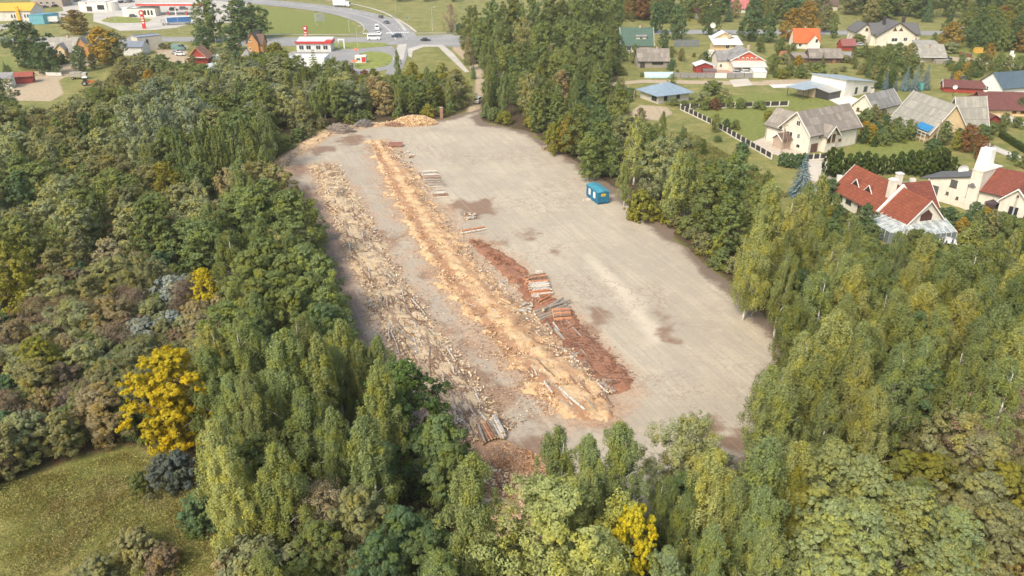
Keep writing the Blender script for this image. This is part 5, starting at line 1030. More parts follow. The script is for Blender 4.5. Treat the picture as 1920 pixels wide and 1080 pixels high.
fill([(300,240),(360,200),(500,165),(640,160),(740,175),(870,190),(866,205),(700,222),(610,235),(540,270),(500,320),(380,320)], 70, 5.2, [('lime',9,13,['ald','brd','wil'],4),('alder',9,12,['brd'],1.5),('birch',10,13,['bir','brd'],2),('willow',8,12,['wil','sil'],3),('maple',7,10,['oli','tan'],.7)])
fill([(180,160),(240,130),(330,130),(420,140),(520,150),(560,160),(500,180),(350,210),(120,225),(130,190)], 40, 5.5, [('lime',6,9,['ald','oli','wil'],4),('willow',6,9,['wil','sil','oli'],3),('maple',6,9,['yor','yg','oli'],1.3),('bush',3,5,['oli','brd'],1)])
fill([(640,150),(680,160),(760,170),(870,185),(870,200),(820,214),(700,220),(600,230),(600,180)], 45, 4.2, [('alder',6,9,['ald','brd'],3),('birch',8,11,['bir'],1.5),('maple',6,9,['yg','bry'],1),('bush',4,6,['ald','oli'],1.5)], 2.5)
fill([(660,148),(860,165),(862,180),(700,170)], 30, 3.4, [('bush',3.5,5.5,['yg','bry','ald'],2),('maple',5,7,['yg'],1)])
fill([(900,190),(905,130),(870,90),(900,60),(1150,40),(1160,140),(1120,175),(1170,240),(1215,330),(1330,420),(1400,420),(1500,460),(1490,520),(1400,555),(1262,440),(1135,345),(1030,270),(940,225),(905,215)], 110, 5.4, [('alder',9,12,['ald','brd','dark'],5),('birch',11,14,['bir','brd'],3),('willow',8,11,['wil'],1)])
fill([(1400,555),(1490,520),(1500,460),(1600,500),(1760,520),(1960,600),(2100,760),(1900,760),(1700,740),(1640,800),(1500,900),(1390,900),(1440,760),(1485,660)], 120, 4.5, [('birch',12,15,['bir','bry','brd'],6),('alder',8,11,['dark','ald'],2)])
fill([(1690,760),(1900,760),(2100,800),(2050,1100),(1760,1150),(1640,1000),(1640,850)], 38, 3.6, [('shrub',1.8,4,['oli','yg','brd','tan','wil','oli'],6),('willow',4,6,['wil','oli'],2)])
fill([(860,1050),(1000,1080),(1130,1050),(1280,1000),(1400,920),(1500,920),(1640,1000),(1760,1150),(1700,1400),(700,1400),(500,1200),(860,1150)], 70, 5.2, [('birch',9,12,['bir','bry','brd'],4),('aspen',9,12,['asp'],2),('alder',6,9,['dark','ald'],3),('bush',3,5,['oli','dark'],1)])
fill([(-60,960),(120,900),(260,900),(420,1000),(480,1150),(-60,1200)], 0, 5, [('bush',3,4,['oli'],1)])
# understory at the yard edges
for pts, n in (([(640,165),(740,172),(860,196),(868,205),(836,219),(700,227),(612,240),(535,286)], 40), ([(905,222),(950,234),(990,243),(1034,270),(1084,302),(1120,330)], 22), ([(1190,378),(1262,434),(1330,494),(1400,553),(1458,606),(1486,660)], 26), ([(575,385),(600,440),(615,500),(640,580),(655,650),(700,735)], 16)):
    W = [G(*p) for p in pts]
    for i in range(n):
        t = rnd.uniform(0, len(W)-1.001); k = int(t); p = W[k].lerp(W[k+1], t-k); s = 1 if p.x > -10 and pts[0][0] > 870 else -1
        x = p.x+s*rnd.uniform(.6, 2.6)+(0 if p.y < 180 else rnd.uniform(-1,1)); y = p.y+rnd.uniform(0, 2.4)
        if inpoly(x, y, YARD_S): continue
        TW('bush', x, y, rnd.uniform(1.8, 4), C[rnd.choice(['ald','oli','brd','yg','ald'])], rnd.uniform(.9, 1.2))
# hill sides behind the road, gardens
KEEP += [poly([(1070,50),(1800,50),(1800,74),(1070,76)])]
fill([(1060,52),(1160,44),(1800,44),(1960,50),(1960,-6),(1100,-6)], 130, 7.5, [('lime',11,17,['ald','dark','brd','oli'],6),('birch',12,16,['brd','bir'],2),('maple',9,13,['org','oli','rus'],1),('spruce',9,14,['dark'],.6)])
fill([(1770,92),(1960,104),(1960,56),(1780,52)], 30, 6.5, [('alder',9,15,['ald','dark','brd'],5),('maple',9,12,['org','yg'],1)])
fill([(600,-8),(860,-8),(860,6),(760,4),(640,-2)], 12, 7, [('alder',8,12,['dark','ald'],1)])
fill([(1128,78),(1160,70),(1160,145),(1125,150)], 10, 4, [('bush',4,7,['ald','brd','dark'],1)])
GARD = [ # species, ground px, ground py, h, tint, width, label
 ('lime',1245,93,8,'dark',.8,None),('lime',1228,62,14,'dark',.8,'dark slender tree between the green roof and the white-roofed house'),('lime',1268,75,15,'dark',.85,None),('lime',1330,66,12,'dark',.8,None),('lime',1405,78,18,'dark',.9,'very tall dark tree behind the red-gabled house'),('lime',1440,80,12,'dark',1,None),('lime',1425,98,6,'ald',1,None),('lime',1460,104,6,'ald',1,None),('lime',1448,138,7,'ald',.9,'rounded tree standing right of the white box shed'),('maple',1482,78,14,'org',1.0,'brown-orange chestnut left of the orange-roofed house'),('maple',1512,66,15,'org',1.0,'large brown-orange chestnut behind the orange roof'),('maple',1545,60,12,'oli',1,None),('lime',1561,72,10,'ald',.6,'narrow green tree on the verge right of the orange-roofed house'),
 ('bush',1478,142,4,'ald',1,None),('bush',1500,146,4,'ald',1.2,None),('bush',1470,120,4,'oli',1,None),('spruce',1482,106,4.5,'dark',.7,None),('bush',1530,142,4.5,'ald',1.2,None),('bush',1608,84,4.5,'brd',1.2,None),('bush',1585,118,3,'oli',1,None),('willow',1638,118,6.5,'ald',1,None),('willow',1660,122,8,'ald',1,None),('lime',1680,126,9,'ald',1,None),('lime',1700,128,9,'oli',1,None),('lime',1650,140,8,'ald',1,None),('lime',1625,140,6,'brd',1,None),('lime',1705,146,8,'brd',1,None),('lime',1675,150,8,'ald',1,None),('spruce',1647,166,8,'thu',1,None),('spruce',1668,164,9,'thu',1,None),
 ('spruce',1659,168,5.5,'blu',1,'leftmost small blue spruce behind the grey-roofed cottage'),('spruce',1677,170,4.5,'blu',1,'shortest blue spruce in the row behind the grey roofs'),('spruce',1695,170,8,'blu',1,'third blue spruce from the left in the row'),('spruce',1713,170,8.5,'blu',1,'tall blue spruce behind the round green pool tank'),('spruce',1732,168,8.5,'blu',1,'rightmost blue spruce of the row behind the grey roofs'),
 ('bush',1780,100,4.5,'wil',1.5,'wide grey-green bush by the grey shed house'),('maple',1850,116,7,'org',.9,'rust-orange tree beside the yellow box by the garden wall'),('lime',1800,132,6,'ald',1,None),('lime',1835,138,7,'ald',1.2,None),('lime',1870,140,7,'ald',1.1,None),('lime',1905,142,7,'ald',1.1,None),('lime',1815,150,5,'brd',1,None),('lime',1790,146,4,'dark',1,None),
 ('lime',1260,158,3.5,'brd',1,None),('bush',1336,178,4.5,'ald',1.3,None),('bush',1318,190,3,'wil',1.3,None),('bush',1348,196,3,'ald',1.2,None),('bush',1358,182,3,'wil',1.2,None),('bush',1264,198,2.2,'ald',1.4,None),('bush',1282,202,2.2,'ald',1.4,None),('bush',1300,203,2.0,'brd',1.4,None),('bush',1320,205,3.2,'brd',1.1,None),('bush',1338,206,3.5,'rus',.9,None),('bush',1365,202,3.2,'brd',.9,None),('bush',1388,204,3.2,'brd',.9,None),('bush',1425,204,2.5,'ald',1.3,None),('bush',1440,226,2.8,'yg',1,None),
 ('lime',1340,248,5,'brd',.8,'small dark fruit tree growing through the long black panel fence'),('bush',1360,240,2.5,'dark',.9,None),('bush',1378,242,2.5,'brd',.9,None),('bush',1390,290,3.2,'dark',1,'small dark bush outside the fence on the mown grass'),('bush',1345,265,1.5,'ald',1.5,None),('bush',1310,275,1.5,'ald',1.5,None),('willow',1120,160,5,'wil',1,None),('willow',1105,165,5,'brd',1,None),('willow',1160,182,6,'wil',.9,None),('bush',1180,190,3,'ald',1,None),
 ('bush',1624,240,5,'brd',1.1,None),('bush',1652,268,3.2,'dark',1.2,None),('willow',1700,262,5.5,'brd',1,None),('bush',1680,266,3.5,'brd',1,None),('lime',1765,272,6,'ald',.9,None),('bush',1745,282,3,'dark',1,None),('lime',1812,286,7,'rus',.9,'dark purplish tree beside the tall white chimney'),('lime',1835,300,6,'rus',.9,None),('maple',1790,282,5,'yg',.8,None),('bush',1838,262,4,'ald',1,None),('lime',1878,246,5,'ald',.9,None),('bush',1855,252,3.5,'ald',1,None),('bush',1905,240,3,'ald',1,None),('lime',1908,215,5,'dark',1,None),('bush',1862,330,3,'dark',.7,None),
 ('spruce',1500,368,9.5,'blu',1.15,'large blue-grey spruce beside the round swimming pool'),('bush',1553,376,4.5,'dark',1,'dark round bush at the left corner of the red-tiled house'),('bush',1580,418,2.5,'oli',1,None),('bush',1598,425,2.5,'ald',1,None),('bush',1615,432,2.5,'oli',1,None),('bush',1776,420,3.4,'dark',1.1,None),('bush',1800,430,3.2,'ald',1.0,None),('bush',1822,440,4,'dark',1.1,'dark rounded bush between the cream house and the golden shrub'),('bush',1850,436,3.5,'dark',1,None),('bush',1885,438,3.5,'brd',1.1,None),('bush',1905,450,4,'brd',1,None),('bush',1870,440,3,'dark',1,None),
 ('maple',1799,448,4.2,'yor',.85,'small golden-orange shrub on the lawn before the cream house'),('spruce',1882,520,7,'blu',.75,'pale blue spruce behind the clipped hedge at the right'),('spruce',1896,540,6,'yor',.55,'slim golden conifer beside the pale blue spruce'),('bush',1720,470,4,'ald',1,None),('bush',1740,480,4,'ald',1,None),('willow',1700,480,5,'brd',1,None),
 ('bush',200,116,3,'dark',1,None),('lime',118,115,3,'dark',1,None),('lime',8,90,4,'dark',1,None),('bush',305,92,2.5,'oli',1.3,None),('bush',318,92,2.5,'oli',1.2,None),
 ('bare',846,62,13,'tanb',.55,'leafless brown tree on the meadow left of the tall wood'),('bush',862,64,5,'dark',.8,None),('spruce',888,148,6,'dark',.8,'small dark spruce beside the curved gravel track'),('bush',880,120,5,'ald',1,None),('bush',895,100,6,'oli',1,None),('lime',875,90,8,'oli',1,None),('bush',662,146,3,'rus',1,None),('bush',684,147,3,'rus',1,None),
]
for sp, px, py, h, t, wf, lb in GARD:
    p = G(px, py); TW(sp, p.x, p.y, h, C[t], wf, lb)
KEEP += [poly(q) for q in ([(1270,210),(1480,200),(1470,260),(1440,292)],)]
small = [('shrub',1.5,3.5,['ald','brd','oli','dark','wil','yg'],4),('bush',1.5,3,['ald','brd','oli','dark'],1.2),('alder',3.5,6,['ald','brd','dark','oli'],2),('maple',3,5,['oli','ald','yor'],.7),('spruce',2.5,5,['dark','thu'],.7)]
for q, n_ in (([(1130,100),(1340,100),(1340,146),(1130,146)],26),([(1440,90),(1640,90),(1640,150),(1440,150)],34),([(1770,120),(1930,120),(1930,215),(1790,160)],34),([(1590,215),(1680,235),(1780,280),(1860,270),(1930,330),(1930,300),(1800,230),(1840,250),(1600,280),(1600,240)],30),([(1700,60),(1930,60),(1930,120),(1770,100)],22),([(1780,425),(1930,425),(1930,455),(1800,445)],10),([(1555,395),(1640,445),(1640,470),(1560,430)],14),([(0,85),(230,85),(230,125),(150,135),(0,150)],24),([(260,105),(540,100),(540,135),(300,135)],26),([(1150,40),(1500,36),(1500,50),(1150,52)],16),([(1180,165),(1130,170),(1200,240),(1280,300),(1420,370),(1400,330),(1300,250),(1240,225)],16)):
    fill(q, n_, 3.0, small, free=True)
# thuja hedge columns between the gardens
HX = [(1551,330),(1566,332),(1590,330),(1604,329),(1617,328),(1634,328),(1652,327),(1668,326),(1684,325),(1698,326),(1712,328),(1728,330),(1744,329),(1758,327),(1772,326),(1782,332)]
for i, (px, py) in enumerate(HX):
    p = G(px, py); TW('thuja', p.x, p.y, [6.6,6.4,5.2,5.4,5.6,5.0,4.6,4.6,5.0,5.6,5.8,6.2,6.4,6.2,5.4,4.6][i], C['thu'], 1.15)
for px, py in ((1466,312),(1474,313),(1482,314),(1490,315),(1498,315),(1506,314)):
    p = G(px, py); TW('thuja', p.x, p.y, 3.4, C['dark'], 1.5)
for i in range(5): p = G(1455+7*i, 330+i); 
p = G(1486, 85)
ZL = [('blue cabin',(1120,365)),('brick pillar',(828,216)),('yellow maple',(300,740)),('lemon-yellow tree',(370,550)),('silver willow clump',(300,220)),('upper yellow tree',(300,350)),('far heap of split firewood',(775,228)),('near end of the pole row',(915,815)),('pale yellow-green willow',(1043,980)),('bright green maple',(770,760)),
  ('grass clearing',(180,930)),('pale aspen group',(1620,960)),('brushy clearing',(1720,780)),('glass conservatory',(1680,425)),('fence of black panels',(1400,290)),('blue pyramid-roofed pavilion',(1240,170)),('green-roofed house',(1190,75)),('big yellow house',(1670,60)),('red-gabled house',(1395,110)),('curved gravel track',(880,120)),('white station building',(590,100)),('dark barn trees',(440,40)),('sandy lot',(70,165)),('round yellow-green tree',(64,690)),('golden tree at the bottom',(1188,1000)),('pale round tree at the yard corner',(997,170)),('tall wood by the junction',(1000,40)),('drive behind the fences',(1400,155)),('right-hand forest edge',(1480,690)),('maroon-roofed house',(1870,200)),('cream house',(1840,370)),('orange-roofed cottage',(1505,75)),('grey scaffolded house',(1750,215)),('left photo edge',(0,500)),('right photo edge',(1920,600)),('lower left corner',(0,1060)),('lower right corner',(1900,1050)),('bottom edge of the photo',(760,1075)),('flat grey-roofed house',(255,75))]
NAMES = dict(shrub=('shrub','shrub','shrub'), lime=('round_crowned_tree','round-crowned tree','round-crowned tree'), birch=('birch_tree','birch','birch'), alder=('leafy_tree','broadleaf tree','tree'), aspen=('aspen_tree','aspen','aspen'), maple=('maple_tree','maple','maple'), willow=('willow_tree','willow','willow'), poplar=('upright_tree','upright-branched tree','upright tree'), bush=('bush','bush','bush'), thuja=('thuja_column','clipped columnar thuja','thuja'), bare=('thin_leaved_tree','thin-leaved tree','bare tree'), spruce=('spruce_tree','spruce','spruce'))
TONE = {C['bir']:'olive-green',C['bry']:'yellowish-green',C['brd']:'mid-green',C['ald']:'deep green',C['dark']:'dark green',C['asp']:'pale green',C['mpl']:'bright green',C['wil']:'grey-green',C['sil']:'silvery',C['grey']:'grey',C['dgr']:'dark grey',C['oli']:'olive',C['brn']:'brown',C['tan']:'tan',C['yel']:'yellow',C['yg']:'yellow-green',C['org']:'orange-brown',C['blu']:'blue',C['thu']:'green',C['rus']:'rusty',C['tanb']:'brown-grey',C['yor']:'golden'}
ORD = ['nearest','second nearest','third nearest','fourth nearest','fifth nearest','sixth nearest','seventh nearest','eighth nearest','ninth nearest','tenth nearest','eleventh nearest','twelfth nearest']
def plant():
    used = {}
    rec = []
    for t in TREES:
        x, y, sp, h, tint, wf, lb = t
        if t[3] <= 0: continue
        dist = math.sqrt(x*x+y*y+2500)
        px, py = PX(x, y, h*.6)
        tp = PX(x, y, h)
        if not (-60-400*30/dist < px < 1980+400*30/dist and tp[1] < 1090 and py > -60): continue
        rec.append((t, px, py, dist))
    keys = {}
    for i, (t, px, py, dist) in enumerate(rec):
        if t[6]: continue
        j = min(range(len(ZL)), key=lambda k: (ZL[k][1][0]-px)**2+((ZL[k][1][1]-py)*1.3)**2)
        dx, dy = px-ZL[j][1][0], py-ZL[j][1][1]
        d = 'right of' if dx > abs(dy) else 'left of' if -dx > abs(dy) else 'beyond' if dy < 0 else 'in front of'
        keys.setdefault((j, d, t[2], TONE[t[4]]), []).append((dx*dx+dy*dy, i))
    lab = {}
    for (j, d, sp, tone), L in keys.items():
        L.sort()
        for n, (_, i) in enumerate(L):
            base = '%s %s %s the %s' % (tone, NAMES[sp][1], d, ZL[j][0])
            lab[i] = base if len(L) == 1 else base+', '+(ORD[n] if n < 12 else 'outer')
    for i, (t, px, py, dist) in enumerate(rec):
        x, y, sp, h, tint, wf, lb = t; r = random.Random(i*7+3)
        pr = PROTO[sp][r.randrange(len(PROTO[sp]))]; s = h/pr[0]
        label = lb or lab[i]; nm = NAMES[sp]
        o = thing(nm[0], label, nm[2], (x, y, 0), r.uniform(0, 6.28), {'shrub':'shrubs of the plot','lime':'round-crowned trees of the plot','birch':'birches of the plot','alder':'broadleaf trees of the plot','willow':'willows of the plot','bush':'bushes of the plot','thuja':'thuja columns of the hedges','spruce':'spruces of the gardens','poplar':'upright-branched trees in the left forest','aspen':'pale aspens at lower right','maple':'maples and autumn trees','bare':'thin-leaved trees'}[sp])
        o.scale = (s*wf, s*wf, s)
        v = r.uniform(.86, 1.14); w2 = r.uniform(.94, 1.06)
        c = bpy.data.objects.new('crown', pr[2] if dist < 135 else pr[3]); COL.objects.link(c); c.parent = o
        c.color = (tint[0]*v*w2, tint[1]*v, tint[2]*v/w2, 1)
        k = bpy.data.objects.new('trunk', pr[4]); COL.objects.link(k); k.parent = o
    print('TREES', len(rec))
plant()
# ================================================================ VEHICLES
TYRE = mat((.03,.03,.03), .9, .1); RIM = mat((.45,.45,.46), .4, .05, metal=.6); WG = glassmat((.03,.035,.04)); LAMPW = mat((.75,.75,.72), .3, .02); LAMPR = mat((.45,.03,.02), .4, .05)
def wheel(t, x, y, r, w=.22):
    o = MB().cyl((0, -w/2, 0), (0, w/2, 0), r, n=14).build('wheel', TYRE, t, (x, y, r)); MB().cyl((0, -w/2-.02, 0), (0, w/2+.02, 0), r*.55, n=10).build('rim', RIM, o)
def car(px, py, rz, col, label, kind='saloon', group=None):
    p = G(px, py); t = thing('car' if kind != 'van' else 'van', label, 'car' if kind != 'van' else 'van', (p.x, p.y, .09), rz, group)
    L, Wd, H = {'saloon': (4.5,1.8,1.45), 'hatch': (4.0,1.75,1.5), 'van': (5.8,2.0,2.4), 'suv': (4.7,1.9,1.75)}[kind]; m = mat(col, .3, .04); h1 = H*.55
    lo = [(-L/2,.35),(-L/2+.1,.25),(L/2-.1,.25),(L/2,.35),(L/2,h1*.75),(L/2-.15,h1*.92),(L*.22,h1),(-L/2+.25,h1*1.02),(-L/2,h1*.9)]
    mb = MB(); n = len(lo); vs = [(x, -Wd/2, z) for x, z in lo]+[(x, Wd/2, z) for x, z in lo]
    mb.add(vs, [tuple(range(n)), tuple(range(2*n-1, n-1, -1))]+[((i+1) % n, i, n+i, n+(i+1) % n) for i in range(n)]); mb.build('body', m, t)
    if kind == 'van': top = [(-L/2+.05,h1),(L*.40,h1),(L*.24,H),(-L/2+.12,H)]
    elif kind == 'saloon': top = [(-L*.36,h1),(L*.25,h1),(L*.09,H),(-L*.22,H)]
    else: top = [(-L*.46,h1),(L*.25,h1),(L*.10,H),(-L*.40,H)]
    def cab(in_, z1, name, mm, x0=0, par=None):
        mb = MB(); y0, y1 = Wd/2-.06, Wd/2-.22
        a = [(x, (y0 if i < 2 else y1)-in_, z) for i, (x, z) in enumerate(top)]
        vs = [(x, -y, z) for x, y, z in a]+[(x, y, z) for x, y, z in a]
        mb.add(vs, [(0,1,2,3),(7,6,5,4),(1,0,4,5),(2,1,5,6),(3,2,6,7),(0,3,7,4)]); return mb.build(name, mm, par or t)
    cb = cab(0, H, 'cabin', m)
    c0, c1 = h1+(H-h1)*.18, h1+(H-h1)*.82
    def lerp(z, i0, i1): (xa, za), (xb, zb) = top[i0], top[i1]; return xa+(xb-xa)*(z-za)/(zb-za)
    def yy(z): return (Wd/2-.06)+((Wd/2-.22)-(Wd/2-.06))*(z-h1)/(H-h1)+.012
    for s in (-1, 1):
        xs0, xs1 = lerp(c0,0,3)+.15, lerp(c0,1,2)-.12; xt0, xt1 = lerp(c1,0,3)+.15, lerp(c1,1,2)-.12; 
        if kind == 'van': xs0 = xt0 = -L/2+.5 if 'bus' in label else L*.05
        vs = [(xs0, s*yy(c0), c0), (xs1, s*yy(c0), c0), (xt1, s*yy(c1), c1), (xt0, s*yy(c1), c1)]
        MB().add(vs, [(0,1,2,3) if s < 0 else (3,2,1,0)]).build('side_window', WG, cb)
    for (i0, i1, sx, nm) in ((1, 2, .012, 'windscreen'), (0, 3, -.012, 'rear_window')):
        a = [(lerp(c0,i0,i1)+sx, -yy(c0)+.15, c0), (lerp(c0,i0,i1)+sx, yy(c0)-.15, c0), (lerp(c1,i0,i1)+sx, yy(c1)-.12, c1), (lerp(c1,i0,i1)+sx, -yy(c1)+.12, c1)]
        MB().add(a, [(0,1,2,3) if sx > 0 else (3,2,1,0)]).build(nm, WG, cb)
    for x in (-L*.31, L*.31):
        for y in (-Wd/2+.08, Wd/2-.08): wheel(t, x, y, .33 if kind != 'van' else .36)
    for y in (-Wd*.34, Wd*.34):
        MB().box(L/2-.02, y-.2, h1*.55, L/2+.03, y+.2, h1*.75).build('headlight', LAMPW, t); MB().box(-L/2-.03, y-.2, h1*.6, -L/2+.02, y+.2, h1*.85).build('tail_light', LAMPR, t)
    return t
BLK, NAVY, GRY, SIL, WHT, RED = (.02,.02,.024), (.03,.05,.09), (.10,.11,.12), (.42,.43,.44), (.72,.72,.71), (.45,.04,.03)
car(744,70,math.pi,NAVY,'dark blue estate car on the main road just right of the zebra crossing','suv'); car(798,77,0,BLK,'black saloon on the main road farthest right of the junction')
car(714,34,R(-60)+math.pi,GRY,'dark grey car farthest up the curved road','hatch'); car(725,44,R(-60)+math.pi,(.12,.15,.17),'dark teal-grey car second up the curved road')
car(707,56,R(-80),WHT,'white panel van waiting at the zebra crossing','van'); car(710,66,R(-75),WHT,'small white car squeezed behind the white minibus','hatch'); car(701,75,0,WHT,'white minibus crossing the junction','van')
car(897,192,R(70),WHT,'white car parked at the entrance track of the yard','suv'); car(1772,113,.15,NAVY,'dark blue car parked right of the low grey-roofed house','suv')
car(1588,81,0,BLK,'black car between the maroon shed and the big yellow house','saloon'); car(1612,86,.2,SIL,'silver car under the left wing of the big yellow house','saloon'); car(1383,140,0,SIL,'silver car under the canopy of the red-gabled house','hatch'); car(1400,139,0,WHT,'white car under the canopy of the red-gabled house','hatch')
car(336,94,-.1,(.15,.25,.24),'dark green van on the sandy lot by the red triangular hut','van'); car(331,101,-.1,SIL,'silver car in the middle of the three on the sandy lot','saloon'); car(339,104,-.05,WHT,'white car at the front of the three on the sandy lot','hatch')
car(250,32,0,NAVY,'dark car parked in front of the rounded station shop','hatch'); car(326,20,0,BLK,'black car under the filling station canopy','suv'); car(345,18,.1,GRY,'grey car under the right end of the filling station canopy','suv')
for i, c in enumerate((BLK,GRY,BLK,NAVY)): car(56+9.5*i,15,R(70),c,['black car at the left end of the row by the brick building','dark grey car second in the row by the brick building','black car third in the row by the brick building','navy car at the right end of the row by the brick building'][i],'saloon','cars parked by the brick building')
for i, c in enumerate((BLK,WHT,WHT,SIL,WHT,GRY,BLK)): car(104+7*i,13-1.6*i,R(60),c,'%s car, %s from the left in the row left of the white pavilion' % (['black','white','white','silver','white','dark grey','black'][i], ['first','second','third','fourth','fifth','sixth','seventh'][i]),'saloon','cars parked left of the white pavilion')
for i, c in enumerate((SIL,NAVY,GRY,BLK,SIL,GRY)): car(206+8*i,7-.5*i,R(65),c,'%s car, %s from the left in the row right of the white pavilion' % (['silver','navy','grey','black','silver','grey'][i], ['first','second','third','fourth','fifth','sixth'][i]),'saloon','cars parked right of the white pavilion')
def lorry(px, py, rz, cab, box, label, L=13, H=3.9, side=None):
    p = G(px, py); t = thing('lorry', label, 'lorry', (p.x, p.y, .09), rz)
    b = MB().box(-L/2, -1.25, 1.0, L/2, 1.25, H).build('cargo_box', mat(box, .5, .05), t)
    if side: MB().box(-L/2+.1, -1.28, 1.2, L/2-.1, -1.252, H-.25).build('side_curtain', mat(side, .5, .08), b)
    mb = MB(); pr = [(L/2+.3,.5),(L/2+2.3,.5),(L/2+2.35,1.6),(L/2+2.0,3.0),(L/2+.3,3.1)]
    mb.add([(x,-1.2,z) for x,z in pr]+[(x,1.2,z) for x,z in pr], [(0,1,2,3,4),(9,8,7,6,5)]+[((i+1)%5,i,5+i,5+(i+1)%5) for i in range(5)]); mb.build('cab', mat(cab, .4, .04), t)
    MB().box(L/2+2.2, -1.05, 1.75, L/2+2.3, 1.05, 2.7).build('windscreen', WG, t); MB().box(-L/2,-.5,.7,L/2+.4,.5,.98).build('chassis', TYRE, t)
    for x in (-L/2+1.2, -L/2+2.4, L/2-1.0, L/2+1.3):
        for y in (-1.1, 1.1): wheel(t, x, y, .5, .3)
lorry(336,46,R(20)+math.pi,(.5,.5,.5),(.68,.68,.66),'white articulated lorry with a blue side curtain on the filling station apron',12,3.8,None)
bpy.data.objects[-1] if 0 else None
lorry(98,44,R(8)+math.pi,WHT,(.66,.67,.66),'white box lorry parked beside the blue shed',7,3.4)
lorry(638,13,R(-12),WHT,(.74,.74,.72),'white box lorry at the top of the curved road',8,3.7)
p = G(336,46)
for o in list(bpy.data.objects):
    if o.get('label', '').startswith('white articulated'):
        b = [c for c in o.children if c.name.startswith('cargo_box')][0]
        MB().box(-5.9, 1.252, 1.2, 5.4, 1.28, 3.65).build('side_curtain', mat((.04,.14,.36), .5, .08), b)
t = thing('shed', 'bright blue flat-roofed metal shed beside the white box lorry', 'shed', (*G2(57,46), 0), .1)
MB().prism([(0,0),(7,0),(12,7),(5,7)], 0, 4.6).build('wall', seammat((.16,.42,.52), .5, .5), t); MB().prism([(-.2,-.2),(7.1,-.2),(12.3,7.2),(4.9,7.2)], 4.61, 4.8).build('roof', mat((.10,.30,.42), .5), t)
# orange tractor and grey pickup on the sandy lot
p = G(165,160); t = thing('tractor', 'orange tractor with a white cab roof at the edge of the sandy lot', 'tractor', (p.x, p.y, 0), .3)
org = mat((.50,.15,.04), .6, .15); MB().box(.2,-.4,.8,2.4,.4,1.6).build('bonnet', org, t); MB().box(-1.3,-.8,.9,.2,.8,1.5).build('body', org, t)
c_ = MB().box(-1.1,-.75,1.5,.1,.75,2.6).build('cab', WG, t); MB().box(-1.3,-.9,2.62,.3,.9,2.8).build('cab_roof', mat((.75,.74,.7)), c_)
for y in (-.95,.95): wheel(t,-.8,y,.85,.4); wheel(t,1.9,y*.8,.45,.3)
p = G(148,148); t = thing('lorry', 'old grey lorry with a canvas back beside the orange tractor', 'lorry', (p.x, p.y, 0), .1)
MB().box(-2.5,-1.1,.9,1.4,1.1,2.4).build('canvas_back', mat((.33,.31,.26), .9, .2), t); MB().box(1.5,-1,.6,3.0,1,2.2).build('cab', mat((.45,.43,.38)), t); MB().box(2.96,-.85,1.4,3.02,.85,2.0).build('windscreen', WG, t)
for x in (-1.7,2.2):
    for y in (-1,1): wheel(t,x,y,.45,.3)
# ================================================================ STREET FURNITURE
POLE = mat((.45,.44,.42), .6, .08); WPOLE = mat((.35,.29,.22), .9, .2, 3); CONP = mat((.58,.55,.49), .9, .1)
def lamp(px, py, h, label, arm=1.5, rz=0):
    p = G(px, py); t = thing('street_lamp', label, 'street lamp', (p.x, p.y, 0), rz); MB().cyl((0,0,0),(0,0,h),.12,.07,8).build('pole', POLE, t)
    MB().tube([(0,0,h),(arm*.5,0,h+.45),(arm,0,h+.5)],[.06,.05,.05]).build('arm', POLE, t); MB().box(arm-.1,-.18,h+.4,arm+.8,.18,h+.56).build('lamp_head', mat((.6,.6,.58)), t)
lamp(655,60,10,'tall street lamp on the far verge of the meadow bend'); lamp(811,58,10.5,'white street lamp post standing on the meadow right of the crossing',1); lamp(742,22,9,'street lamp beside the outer edge of the curved road'); lamp(1788,82,6.5,'leaning curved street lamp on the verge behind the grey-roofed house',2.2); lamp(673,117,13,'tall lamp mast on the round forecourt lawn',1); lamp(337,61,9,'lamp post in front of the blue-curtained lorry',.8); lamp(216,40,8,'lamp mast on the oval lawn of the filling station',1)
lamp(10,86,8,'street lamp at the far left of the main road'); lamp(405,82,6,'short white lamp post beside the dark garden trees',.6)
def upole(px, py, h, bx, by, label):
    p = G(px, py); q = G(bx, by)-p; t = thing('utility_pole', label, 'utility pole', (p.x, p.y, 0)); MB().cyl((0,0,-.2),(0,0,h),.16,.11,8).build('pole', WPOLE, t)
    MB().cyl((q.x,q.y,-.2),(0,0,h*.85),.13,.1,8).build('brace', WPOLE, t); MB().box(-.8,-.06,h-.6,.8,.06,h-.45).build('crossarm', WPOLE, t)
upole(1464,287,7.5,1481,281,'braced wooden utility pole in front of the two-storey slate-roofed house'); upole(1751,281,7.5,1741,272,'braced wooden utility pole in front of the scaffolded house')
p = G(1893,420); t = thing('lamp_post', 'grey metal lamp post in front of the cream house at the right edge', 'lamp post', (p.x, p.y, 0)); MB().cyl((0,0,0),(0,0,5.5),.16,.13,8).build('pole', POLE, t); MB().cyl((0,0,5.5),(0,0,5.9),.25,.1,8).build('cap', DK, t)
def pylon(px, py, h, w, label):
    p = G(px, py); t = thing('sign_pylon', label, 'pylon sign', (p.x, p.y, 0)); rd = mat((.50,.03,.025), .45, .05)
    MB().prism([(-w/2,-.3),(w/2,-.3),(w/2,.3),(-w/2,.3)], 0, h*.82).build('column', rd, t); MB().cyl((0,-.45,h*.88),(0,.45,h*.88),w*.8,n=16).build('head', rd, t); MB().cyl((0,-.5,h*.88),(0,-.46,h*.88),w*.42,n=14).build('disc', WHITE, t)
    for i in range(3): MB().box(-w*.36,-.36,h*(.3+.14*i),w*.36,-.31,h*(.38+.14*i)).build('price_panel', mat((.65,.6,.58)), t)
pylon(271,54,8.5,1.6,'tall red pylon sign at the left filling station'); pylon(575,80,7,1.3,'red pylon sign behind the red-edged station roof')
